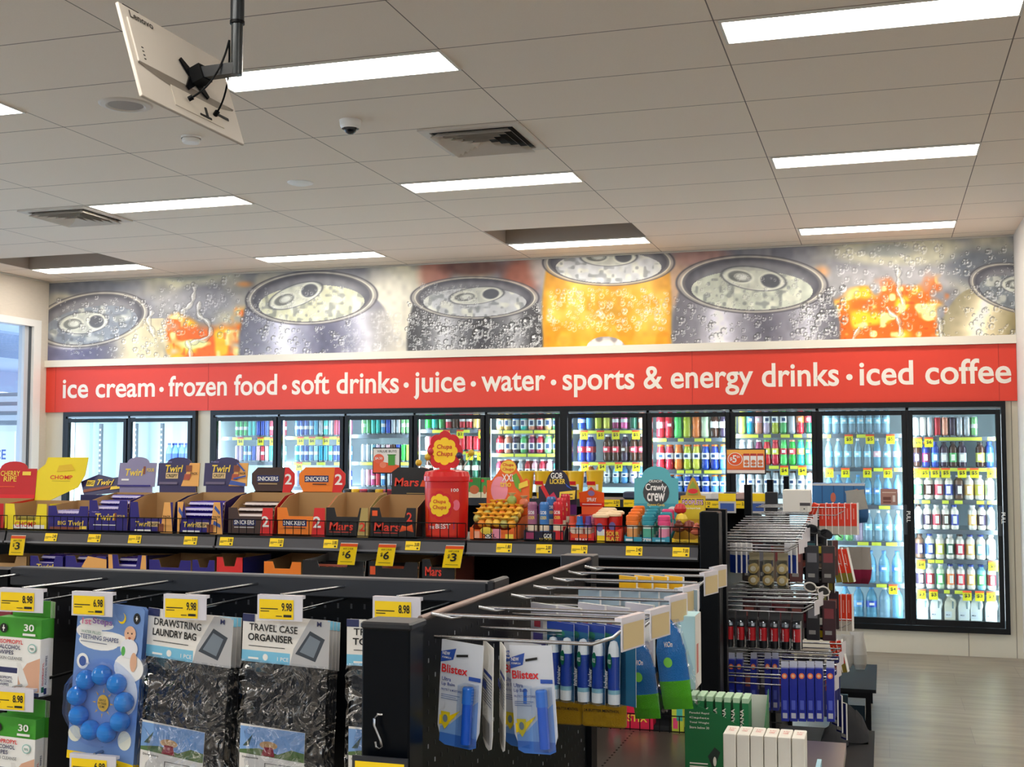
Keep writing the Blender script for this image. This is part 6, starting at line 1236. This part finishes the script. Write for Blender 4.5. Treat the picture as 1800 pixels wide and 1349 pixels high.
def batt_card(px_, y, z, w, h, base, lab, kind, grp, yaw=-.35):
    p = at(px_, 900, Y=y); e = empty('battery_pack', lab, 'batteries', (p.x, y, z), group=grp); e.rotation_euler = (0, 0, yaw)
    b = MB(); b.prism([(-w/2, 0, 0), (w/2, 0, 0), (w/2, 0, -h), (-w/2, 0, -h)][::-1], (0, .001, 0), base, mt('d0d0cc', .5)); b.build('card', e)
    if kind == 'D':
        c = MB()
        for q in range(2):
            t = MB(); zc = -h*.45-q*.037; vs = []
            c.T = Matrix.Translation((0, -.002, zc)) @ Matrix.Rotation(PI/2, 4, 'X'); c.lathe([(0, .024, mt('e8dcc0', .3, .2)), (.004, .024), (.0045, .021), (.009, .021, mt('c0a468', .25, .2)), (.0165, .02, mt('d0b878', .3, .2)), (.017, .0)], mt('d8c490', .3, .2), 18); c.T = None
        c.build('battery', e)
    elif kind == 'C':
        c = MB(); c.lathe([(0, -h), (.013, -h, mt('1a1a1c', .3)), (.013, -h*.78, mt('d01c24', .3)), (.013, -h*.42, mt('1a1a1c', .3)), (.013, -h*.38, SIL), (.0125, -h*.3), (.005, -h*.28), (0, -h*.25)], mt('1a1a1c', .3), 14, (0, -.014, 0)); c.text('Energizer', (-.002, -.0275, -h*.78), WHP, w=h*.34, h=.006, u=(0, 0, 1), v=(-1, 0, 0), bold=.8)
        c.build('battery', e)
    f = MB(); f.box((-w*.45, -.03, -h*.98), (w*.45, 0, -h*.2), mt('eef2f8', .08, kind='glass')); f.build('blister', e)
for k in range(3): batt_card(1325+k*25, 4.07, 1.30, .034, .115, mt('8c8268', .4), f'clear pack of gold battery ends, {ORD[k]} from left on the top hook', 'D', 'gold battery packs', -.1)
for k in range(4): flatpack('blue_card', f'dark blue battery card left of the gold packs, {ORD[k]} from left', 'packet', 1288+k*9, 955, 4.2, .036, .10, mt('c8c8cc', .4), [(0, 0, 1, .6, mt('14389a', .4))], -.9, 'dark blue cards left')
for k in range(2): flatpack('blue_card', f'dark blue battery card right of the gold packs, {ORD[k]} one', 'packet', 1384+k*10, 955, 4.2, .036, .10, mt('c8c8cc', .4), [(0, 0, 1, .6, mt('14389a', .4))], -.9, 'dark blue cards right')
for k in range(7): batt_card(1282+k*19.5, 4.08, 1.105, .032, .115, mt('3a3a3c', .4), f'red and black battery pack, {ORD[k]} from the left on the middle hook', 'C', 'red and black battery packs', -.12)
def toothbox(px_, py, y, lab, grp, h=.15, w=.021):
    p = at(px_, py, Y=y); b = MB(); b.box((-w/2, 0, -h), (w/2, .055, 0), mt('1a2a9c', .35), .001)
    b.lab((-w/2, 0, -h), (1, 0, 0), (0, 0, 1), w, h, [('e', .5, .86, .36, .055, mt('f07848', .4)), ('e', .5, .86, .2, .03, mt('f8c8a0', .4)), (.2, .06, .8, .16, mt('b8bcd0', .5)), (.25, .22, .75, .4, mt('5060c8', .5))])
    b.box((-w/2, .02, 0), (w/2, .0215, .02), mt('c4c8d8', .4)); o = b.build('electrical_box', loc=p); return tag(o, lab, 'box', grp)
for k in range(6): toothbox(1379+k*15+(5 if k == 5 else 0), 1176, 3.98, f'slim dark blue box with orange badge, front group, {ORD[k]} from left', 'slim dark blue boxes in front', .165, .024)
for k, x in enumerate((1285, 1299, 1324, 1349, 1362)): toothbox(x, 1160, 4.22, f'slim dark blue box with orange badge, rear group, {ORD[k]} from left', 'slim dark blue boxes behind', .17)
for k in range(5): flatpack('blue_card', f'dark blue printed card low beside the slim blue boxes, {ORD[k]} one', 'packet', 1450+k*8, 1180+k*14, 4.5+.12*k, .04, .14, mt('202c8c', .4), [(.1, .05, .9, .15, WHP)], -1.0, 'low dark blue cards')
for t_, (zz, hh, cs_) in enumerate(((1.30, .13, ['2a2224', '5a3030', '3c3a40', '24242c', '6a5a50']), (1.11, .14, ['3a1c24', '2a1820', '44303a', '1c1a20', '5c2a30']), (.87, .16, ['1a2270', '20286c', '2c2c3c', '141c58', '3a3a44']))):
    for r_ in range(2):
        for k in range(6):
            x_ = XG+.06+k*.055; b = MB(); w_ = .046; b.box((-w_/2, 0, -hh), (w_/2, .012, 0), mt(cs_[(k*2+r_) % 5], .4), .002); b.lab((-w_/2, 0, -hh), (1, 0, 0), (0, 0, 1), w_, hh, [(.15, .55, .85, .8, mt(['8a4a44', '6c6c74', '7a3038'][(k+r_) % 3], .4)), (.2, .15, .7, .25, mt('8c8a88', .5))])
            tag(b.build('dark_packet', loc=(x_, 4.42+.3*r_, zz-.0)), f'dark hanging packet on the {["top", "middle", "lower"][t_]} chrome rods, {"nearer" if not r_ else "farther"} row, {ORD[k]} from left', 'packet', f'dark packets on the {["top", "middle", "lower"][t_]} rods')
# red shirt-like packs
RPK = mt('e0381c', .4)
def redpack(px_, py, y, lab, grp, h=.115, w=.026, low='b8b0a4', yaw=-.2, roll=0):
    p = at(px_, py, Y=y); b = MB(); b.box((-w/2, 0, -h*.72), (w/2, .03, 0), RPK, .001); b.box((-w/2, 0, -h), (w/2, .03, -h*.72), mt(low, .5)); b.lab((-w/2, 0, -h), (1, 0, 0), (0, 0, 1), w, h, [(.45, .5, .6, .85, mt('f0a090', .5))]); b.box((w/2, 0, -h), (w/2+.002, .03, .004), WHP)
    o = b.build('orange_packet', loc=p, rz=yaw); o.rotation_euler.y = roll; return tag(o, lab, 'packet', grp)
for k in range(7): redpack(1434+k*11, 886, 5.3-.0*k, f'orange-red packet in the upper aisle row, {ORD[k]} from left', 'upper orange-red packets', .13, .027, roll=.35 if k == 0 else 0)
for k in range(3): redpack(1463+k*10, 966, 5.3, f'orange-red packet with olive base in the middle aisle row, {ORD[k]} from left', 'middle orange-red packets', .14, .024, '7c7428', roll=-.2)
for k in range(4): redpack(1463+k*9.5, 1046, 5.3, f'orange-red packet in the lower aisle row, {ORD[k]} from left', 'lower orange-red packets', .15, .024)
for k in range(2): redpack(1463+k*9, 1128, 5.1, f'lowest orange-red packet near the foil bags, {"left" if not k else "right"} one', 'lowest orange-red packets', .125, .026, '8c7c30', roll=-.2)
def foil(px_, py, y, lab, top, low, sc=1., roll=0, grp=None):
    p = at(px_, py, Y=y); e = empty('foil_bag', lab, 'bag', p, group=grp); e.rotation_euler = (0, roll, -.3); b = MB(); w, h = .06*sc, .135*sc; vs = []
    t_ = mt(top, .3, kind='crinkle'); l_ = mt(low, .35, kind='crinkle'); sec = [(0, .9, .001), (-.1, .8, .006), (-.3, .9, .016), (-.6, 1, .02), (-.85, .85, .014), (-.97, .6, .004), (-1, .55, .001)]
    for q in range(6):
        vs = []
        for t0, ww, dd in sec[q:q+2]: vs += [(ww*w/2*math.cos(a*PI/7), -dd*sc*math.sin(a*PI/7), t0*h) for a in range(14)]
        b.add(vs, [(a, (a+1) % 14, 14+(a+1) % 14, 14+a) for a in range(14)], t_ if q < 3 else l_, True)
    b.build('pouch', e)
for k in range(3): foil(1472+k*17, 1116-(5 if k == 2 else 0), 7.62, f'silver foil bag on the lowest hook beside the aisle, {ORD[k]} from left', 'e6e2da', 'dcd8ce', 1.45+.2*(k == 2), .12-.1*k, 'silver foil bags')
for k in range(3): foil(1488+k*15, 962, 6.1, f'white and magenta bag on the middle aisle hooks, {ORD[k]} from left', 'c8c0b8', 'b01850', 1.3, 0, 'white and magenta bags')
for k in range(2): foil(1496+k*12, 862, 6.0, f'silver and blue bag beside the upper orange packets, {"left" if not k else "right"} one', 'c4c0b8', '3a7cc0', 1.15, -.15, 'silver and blue bags')
# sunglasses and dark cards
for k, (px_, py, c, c2) in enumerate([(1424, 1010-80, '22242a', '3c6a70'), (1440, 1010-74, '2a2a2e', 'c8b840'), (1418, 965, '5c3a34', '8a4a40'), (1436, 980, '26282c', 'b8482c'), (1424, 1000, '202228', '545860'), (1442, 1020, '26242a', 'a0a060'), (1420, 1055, '4a2028', '8c3040'), (1438, 1062, '1e2024', 'd8d8d0'), (1446, 1085, '1c1c20', 'd8b820'), (1425, 1085, '1e1e24', '3c3c44'), (1452, 1000, '3a3428', '8a7c34'), (1448, 950, '383c40', '5c4a40')]):
    y = 4.55+.06*(k % 5)
    flatpack('dark_card', f'dark accessory card in the crowded cluster at hook ends, {ORD[k]} counted from the top', 'packet', px_, py, y, .06, .085, mt(c, .35), [(.1, .1, .9, .4, mt(c2, .45)), (.2, .5, .8, .8, mt('101014', .2))], -.7+.2*(k % 4), 'dark accessory cards')
def shades(px_, py, y, c, lab, yaw):
    e = empty('sunglasses', lab, 'sunglasses', at(px_, py, Y=y)); e.rotation_euler = (0, .3, yaw); f = MB(); fm = mt(c, .3)
    for s in (-1, 1):
        pts = [(s*.026+.023*math.cos(t)*(1-.1*math.sin(t)), .0, .015*math.sin(t)) for t in [q*PI/8 for q in range(17)]]; f.tube(pts, .003, fm, 6, False)
        f.tube([(s*.05, 0, .006), (s*.052, .05, .004), (s*.05, .1, -.01)], .0026, fm, 5)
    f.tube([(-.006, -.002, .005), (.006, -.002, .005)], .003, fm, 5); f.build('frame', e)
    l_ = MB()
    for s in (-1, 1): l_.poly([(s*.026+.022*math.cos(t), .001, .014*math.sin(t)) for t in [q*PI/8 for q in range(16)]], mt('17181c', .08))
    l_.build('lens', e)
shades(1436, 1036, 4.4, 'e8e2dc', 'white-framed sunglasses hanging at the hook ends by the batteries', .5)
shades(1434, 1008, 4.45, '16181c', 'black-framed sunglasses above the white-framed pair', .3)
shades(1440, 935, 4.5, '1c2024', 'dark sunglasses highest in the cluster at hook ends', -.3)
# dark clothes and plastic on the near base shelf
for k, (px_, py, y, w, h, d, c, lab) in enumerate([(1488, 1306, 0, .2, .13, .3, '1a1c22', 'black folded cloth lump on the low base shelf'), (1466, 1312, 0, .13, .08, .2, '24262c', 'dark grey cloth item at the front of the low base shelf'), (1470, 1262, 0, .12, .12, .02, '2c3a44', 'dark blue-grey card leaning on the low base shelf'), (1505, 1268, 0, .09, .08, .2, '1c2a34', 'glossy dark plastic pack at the outer end of the low base shelf')]):
    p = at(px_, py, Z=.247); y = p.y; b = MB(); n = 7
    if k < 2:
        vs = [((i/n-.5)*w, j/n*d, h*(math.sin(PI*i/n)*math.sin(PI*j/n))**.6*(1+.25*math.sin(5*i+3*j))) for j in range(n+1) for i in range(n+1)]
        b.add(vs, [(j*(n+1)+i, j*(n+1)+i+1, (j+1)*(n+1)+i+1, (j+1)*(n+1)+i) for j in range(n) for i in range(n)], mt(c, .8), True); b.poly([(-w/2, 0, 0), (w/2, 0, 0), (w/2, d, 0), (-w/2, d, 0)], mt(c, .8))
    else: b.box((-w/2, 0, 0), (w/2, d, h), mt(c, .2))
    tag(b.build(['folded_cloth', 'folded_cloth', 'leaning_card', 'plastic_pack'][k], loc=(p.x, y, .247)), lab, ['cloth', 'cloth', 'card', 'packet'][k])
# white box and things on top of G3
def topbox(x0, x1, yt, yb, Y, d, c, name, lab, cat, items=()):
    a, b_ = at(x0, yb, Y=Y), at(x1, yt, Y=Y); m = MB(); w, h = b_.x-a.x, b_.z-a.z; m.box((0, 0, 0), (w, d, h), mt(c, .5), .0015); m.lab((0, 0, 0), (1, 0, 0), (0, 0, 1), w, h, items); return tag(m.build(name, loc=a), lab, cat)
topbox(1376, 1424, 862, 900, 5.2, .12, 'ece8e0', 'white_carton', 'plain white carton on top of the aisle gondola', 'box', [(.62, .0, .9, .28, mt('d8d4cc', .5)), (.62, .28, 1, .42, mt('4a4448', .5)), ('e', .78, .14, .03, .03, TIC)])
o = topbox(1345, 1366, 866, 907, 5.6, .05, '14171d', 'gondola_post', 'black gondola post end left of the plain white carton', 'post'); 
topbox(1428, 1520, 851, 885, 6.6, .2, '2f6ea8', 'snack_carton', 'blue snack display carton behind the upper orange packets', 'box', [(.18, 0, .2, 1, mt('1f4f80', .5)), (.4, 0, .42, 1, mt('1f4f80', .5)), (.6, 0, .62, 1, mt('1f4f80', .5)), (.78, 0, .8, 1, mt('1f4f80', .5)), ('e', .4, .3, .05, .25, mt('c86850', .5)), ('e', .85, .5, .05, .25, mt('c86850', .5)), (0, .9, 1, 1, mt('c8ccd0', .5))])
topbox(1548, 1578, 860, 888, 10.443, .01, 'a07468', 'small_sign', 'small brown promotional sign on the ninth cooler door', 'sign', [(.15, .3, .6, .5, mt('6a3c34', .5)), (.15, .12, .6, .22, mt('6a3c34', .5)), (.1, .75, .9, .8, mt('d8c0b0', .5)), (.7, .2, .85, .6, mt('d8c8c0', .5))])
# ---------- gondola behind the sweets, with noodle cups and signs
YB = 5.75; BZ = at(900, 877, Y=YB).z
gb = empty('gondola_shelving', 'black shelf unit of noodle cups and soups behind the sweets', 'shelf unit', (-1.8, YB+.2, 0)); bx0, bx1 = at(560, 880, Y=YB).x, XG-.06
def lb(p): return (p[0]+1.8, p[1]-YB-.2, p[2])
m = MB(); m.box(lb((bx0, YB+.40, 0)), lb((bx1, YB+.44, BZ+.02)), BLK); m.box(lb((bx1-.04, YB, 0)), lb((bx1, YB+.44, BZ-.02)), BLK); m.build('back_panel', gb)
for z in (BZ, BZ-.33, BZ-.66, .2):
    m = MB(); m.box(lb((bx0, YB, z-.03)), lb((bx1, YB+.40, z)), mt('1a1c20', .4)); m.box(lb((bx0, YB-.006, z-.035)), lb((bx1, YB, z+.002)), mt('2a2d33', .35)); s_ = m.build('shelf', gb)
    if z == BZ:
        for px_ in (620, 660, 1075, 1110, 1200, 1235, 1265, 1300):
            p = at(px_, 862, Y=YB-.01); q = MB(); ticket(q, Vector(lb((p.x-.04, YB-.0075, BZ-.033))), (1, 0, 0), (0, 0, 1), .08, .034, '2.50'); q.build('price_ticket', s_)
def ncup(px_, lab, hh=.125):
    p = at(px_, 870, Y=YB+.08); e = empty('noodle_cup', lab, 'noodle cup', (p.x, YB+.08, BZ+.001), group='yellow noodle cups'); b = MB(); b.lathe([(0, 0), (.032, 0), (.043, hh-.006)], mt('f0c020', .4), 20)
    b.lab((-.03, -.043, .03), (1, 0, 0), (0, -.1, 1), .06, .07, [(.0, .55, .7, .8, RED), ('p', [(0, 0), (.6, 0), (.8, .5), (.1, .5)], mt('e8dcb0', .5)), (.75, .2, .95, .6, WHP)]); b.build('cup', e); l_ = MB(); l_.lathe([(.0445, hh-.006), (.0445, hh), (0, hh)], mt('f4d040', .35), 20); l_.build('lid', e)
for k, px_ in enumerate((924, 955, 985, 1012, 1046)): ncup(px_, f'yellow instant noodle cup, {ORD[k]} from the left behind the sweets', .135 if k != 4 else .14)
for k, (a, b_, c) in enumerate([(817, 845, '3c8a3a'), (846, 856, '4a9a48')]):
    x0, x1 = X_(a, 860, YB+.05), X_(b_, 860, YB+.05); m = MB(); m.box((0, 0, 0), (x1-x0, .05, .10), mt(c, .5)); m.lab((0, 0, 0), (1, 0, 0), (0, 0, 1), x1-x0, .1, [(.0, 0, 1, .28, mt('e4d8b8', .5)), ('e', .6, .4, .3, .22, mt('c86838', .5)), (.0, .78, .5, .92, RED)]); tag(m.build('soup_box', loc=(x0, YB+.05, BZ+.001)), f'green soup sachet box beside the red lollipop tub, {"wide left" if not k else "narrow right"} one', 'box')
def board(x0, x1, y0, y1, Y, lab, items, base):
    a, b_ = at(x0, y1, Y=Y), at(x1, y0, Y=Y); w, h = b_.x-a.x, b_.z-a.z; e = empty('price_sign', lab, 'sign', (a.x+w/2, Y, a.z))
    f = MB(); f.box((-w/2-.006, 0, -.006), (w/2+.006, .008, h+.006), mt('22242a', .4), .002); f.tube([(0, .004, -.006), (0, .004, BZ-a.z)], .004, BLK, 6); f.build('frame', e)
    c = MB(); c.poly([(-w/2, -.0005, 0), (w/2, -.0005, 0), (w/2, -.0005, h), (-w/2, -.0005, h)], base); c.lab((-w/2, -.0005, 0), (1, 0, 0), (0, 0, 1), w, h, items); c.build('poster', e)
board(656, 702, 789, 831, YB+.02, 'value buys sign in black frame left of the lollipop tub', [('p', [(0, 0), (1, 0), (1, .3), (.5, .42), (0, .5)], mt('f06030', .5)), ('t', 'VALUE BUYS', .15, .84, .75, .1, TIC), ('e', .22, .58, .2, .2, mt('f06848', .5)), ('t', '$4.50', .08, .53, .28, .12, WHP, .8), ('e', .38, .32, .13, .13, mt('f48868', .5)), (.58, .3, .84, .72, mt('4a9c3c', .5)), (.55, .72, .88, .76, mt('3a8030', .5))], mt('ece8e4', .5))
board(1278, 1344, 791, 832, YB+.02, 'orange five dollar sign in black frame above the far shelf', [('p', [(0, .15), (1, .15), (1, 1), (0, 1)], mt('f47a30', .5)), (0, .8, 1, 1, mt('f8b048', .5)), (0, .14, 1, .18, mt('e8501c', .5)), ('e', .22, .6, .2, .28, WHP), ('e', .22, .6, .18, .26, mt('f05a20', .5)), ('t', '$', .07, .52, .08, .16, WHP, .8), ('t', '5', .15, .45, .11, .32, WHP, .95), ('t', 'EA', .27, .65, .08, .1, WHP, .8)]+[q for k in range(3) for q in ((.44+.185*k, .25, .60+.185*k, .84, WHP), (.44+.185*k, .74, .60+.185*k, .84, mt('b8342c', .5)), ('e', .52+.185*k, .5, .06, .07, mt('d87848', .5)), ('e', .52+.185*k, .36, .06, .06, mt('d87848', .5)))], mt('f0e4dc', .5))
for k in range(12):
    px_ = 1085+k*22; p = at(px_, 850, Y=YB+.1); m = MB(); m.box((-.035, 0, 0), (.035, .09, .035), mt(['d8d4d0', '384058', 'c8a8a0', 'e4e0dc'][k % 4], .5), .006)
    if px_ > 1095: tag(m.build('snack_pack', loc=(p.x, YB+.1, BZ+.001)), f'low pale food pack on the far black shelf, {ORD[k]} from left', 'packet', 'low food packs on the far shelf')
for k in range(6):
    p = at(612+k*14, 850, Y=YB+.1); m = MB(); m.lathe([(0, 0), (.026, 0), (.026, .03, mt(['202428', 'e8b820', 'c83050'][k % 3], .4)), (.022, .036), (0, .038)], mt(['282c30', 'f0c020', '903048'][k % 3], .4), 14); tag(m.build('snack_jar', loc=(p.x, YB+.1, BZ+.001)), f'short snack jar on the far shelf beside the value sign, {ORD[k]} from left', 'jar', 'short snack jars')
# hanging packs under the far shelf
for k, px_ in enumerate((1278, 1330)):
    flatpack('hanging_pack', f'blue and white pack hanging under the far shelf, {"left" if not k else "right"} one', 'packet', px_, 868, YB-.05, .08, .09, mt('c4c0bc', .5), [(0, .6, 1, 1, YEL), (.1, .1, .9, .5, mt('3858a0', .5))], 0, 'packs under the far shelf')
# ---------- monitor on its ceiling pole
def solve_monitor():
    Wm, Hm = .54, .335; tgt = [(207, -2), (250, 171), (430, 250), (389, 112)]
    F = np.array(_F); R = np.array(_R); U = np.array(_U)
    def corners(p):
        d, ax, ay, yaw, tilt, rol = p; c = (F+R*((ax-900)/FPX)-U*((ay-674.5)/FPX))*d+np.array([0, 0, CZ])
        u = np.array([math.cos(yaw), math.sin(yaw), 0]); n0 = np.array([math.sin(yaw), -math.cos(yaw), 0]); v = np.array([0, 0, 1])*math.cos(tilt)+n0*math.sin(tilt)
        u, v = u*math.cos(rol)+v*math.sin(rol), v*math.cos(rol)-u*math.sin(rol)
        return c, u, v, [c-u*Wm/2+v*Hm/2, c-u*Wm/2-v*Hm/2, c+u*Wm/2-v*Hm/2, c+u*Wm/2+v*Hm/2]
    def res(p):
        out = []
        for q, t in zip(corners(p)[3], tgt):
            r = q-np.array([0, 0, CZ]); d = r@F; out += [900+FPX*(r@R)/d-t[0], 674.5-FPX*(r@U)/d-t[1]]
        return np.array(out+[p[5]*20])
    best = None
    for yaw in (-1.1, -.7, .4, .9, 1.2):
        for tilt in (-.5, 0., .5):
            p = np.array([3.2, 318, 132, yaw, tilt, 0.]); lam = 1.
            for _ in range(120):
                r0 = res(p); J = np.array([(res(p+np.eye(6)[i]*1e-4)-r0)/1e-4 for i in range(6)]).T
                dp = -np.linalg.solve(J.T@J+lam*np.diag(np.diag(J.T@J)+1e-6), J.T@r0)
                if (res(p+dp)**2).sum() < (r0**2).sum(): p = p+dp; lam *= .5
                else: lam *= 2
            e = (res(p)**2).sum()
            if best is None or e < best[0]: best = (e, p)
    return best[1], corners(best[1])
mp, (mc, mu, mv, _) = solve_monitor()
print('MONITOR', mp, mc, mu, mv)
mn = np.cross(mu, mv); back = mn if (mn@(np.array([0, 0, CZ])-mc)) > 0 else -mn
MT = Matrix(((mu[0], mv[0], back[0], mc[0]), (mu[1], mv[1], back[1], mc[1]), (mu[2], mv[2], back[2], mc[2]), (0, 0, 0, 1)))
mo = empty('monitor', 'white all-in-one monitor seen from behind, hanging from the ceiling pole', 'monitor'); mo.matrix_world = MT
WM = mt('d8d0c6', .45); m = MB(); w, h = .54, .335
m.box((-w/2, -h/2, -.012), (w/2, h/2, 0), WM, .002); m.build('screen_back', mo)
m = MB(); hb_ = []   # raised lower housing with a curved upper edge
m.box((-w*.46, -h*.12, 0), (w*.46, h*.36, .006), WM, .002); m.build('raised_back', mo)
m = MB(); pts = [(-w*.46+w*.92*q/12, -h*.12-.035*math.sin(PI*q/12)-.004) for q in range(13)]
m.add([(x, -h*.12, .0062) for x, y in pts]+[(x, y, .001) for x, y in pts], [(q, q+1, 14+q, 13+q) for q in range(12)], mt('8f867c', .5)); m.box((-.1, -h*.42, .0005), (.16, -h*.2, .003), mt('d8cfc2', .5)); m.box((.03, -h*.40, .003), (.09, -h*.38, .006), TIC); m.box((.065, -h*.38, .003), (.075, -h*.28, .006), TIC); m.box((.12, -h*.3, .003), (.2, -h*.27, .005), TIC); m.build('port_recess', mo)
m = MB(); m.text('Lenovo', (-w*.42, h*.385, .0015), mt('3a3632', .5), w=.115, h=.026, u=(1, 0, 0), v=(0, 1, 0), bold=.8); m.build('lettering', mo); m = MB(); m.box((-w*.46, h*.5-.001, -.008), (-w*.32, h*.5+.001, .001), TIC); m.build('vent_slot', mo); m = MB()
for q in range(4): m.box((-w*.40, .0-q*.014+.02, .006), (-w*.385, .003-q*.014+.02, .0075), TIC)
m.build('buttons', mo)
# bracket: X plate, block, arm, pole
Pp = at(418, 128, Y=float(mc[1])-.0); 
bc = Vector(mc)+Vector(mu)*.035+Vector(mv)*.0; bk = Vector(back)
pole_y = float(mc[1]); 
br = empty('monitor_bracket', 'black ceiling pole with bracket arm holding the monitor', 'bracket')
m = MB(); U3, V3 = Vector(mu), Vector(mv)
for a, b_ in ((1, 1), (1, -1), (-1, 1), (-1, -1)):
    o = bc+bk*.010; t_ = o+U3*(.055*a)+V3*(.055*b_); pr = (U3*(-b_)+V3*a).normalized(); m.prism([o-pr*.022, t_-pr*.008, t_+pr*.008, o+pr*.022], bk*.006, BLK)
m.build('mount_plate', br)
arm0 = bc+bk*.02; pc = arm0+bk*.115; pole = Vector((pc.x, pc.y, 0))
def armbox(a, b_, r, mat):
    d = (b_-a).normalized(); s = d.cross(Vector((0, 0, 1))).normalized(); u_ = s.cross(d); mm = MB(); mm.prism([a+s*r+u_*r, a-s*r+u_*r, a-s*r-u_*r, a+s*r-u_*r], b_-a, mat); return mm
mm = armbox(arm0-bk*.004, arm0+bk*.04, .027, BLK); mm.build('tilt_block', br)
hz_ = Vector((bk.x, bk.y, 0)).normalized(); a0 = arm0+bk*.03; pt = at(418, 128, Y=a0.y-.05)
pend = a0+hz_*.13
print('POLE', pend)
mm = armbox(a0, pend, .0185, mt('23272c', .4)); mm.build('arm', br)
m = MB(); pz = pend.z; m.tube([(pend.x, pend.y, pz-.02), (pend.x, pend.y, pz+.15)], .019, mt('3a3f42', .3, .4), 20); m.tube([(pend.x, pend.y, pz+.15), (pend.x, pend.y, pz+.16)], .024, BLK, 20); m.tube([(pend.x, pend.y, pz+.16), (pend.x, pend.y, CH)], .0225, mt('30353a', .3, .4), 20); m.tube([(pend.x-.03, pend.y, pz+.24), (pend.x+.03, pend.y, pz+.24)], .005, BLK, 8); m.build('pole', br)
for q, (a, b_) in enumerate([((-.03, -.1), (.02, -.045)), ((.11, -.11), (.1, -.05))]):
    m = MB(); s0 = Vector(mc)+U3*a[0]+V3*a[1]+bk*.01; e0 = Vector((pend.x-.0, pend.y, pz+.1))-hz_*.03; mid = (s0+e0)/2+Vector((0, 0, -.07))+bk*.04; pts = []
    for t in range(13):
        t /= 12; pts.append(s0*(1-t)**2+mid*2*t*(1-t)+e0*t*t)
    m.tube(pts, .0035, BLK, 6); m.tube([pts[0], pts[0].lerp(pts[1], .9)], .009, BLK, 8); tag(m.build('power_cable'), f'black {"power" if not q else "data"} cable looping from the {"left" if not q else "right"} of the monitor to the pole', 'cable')
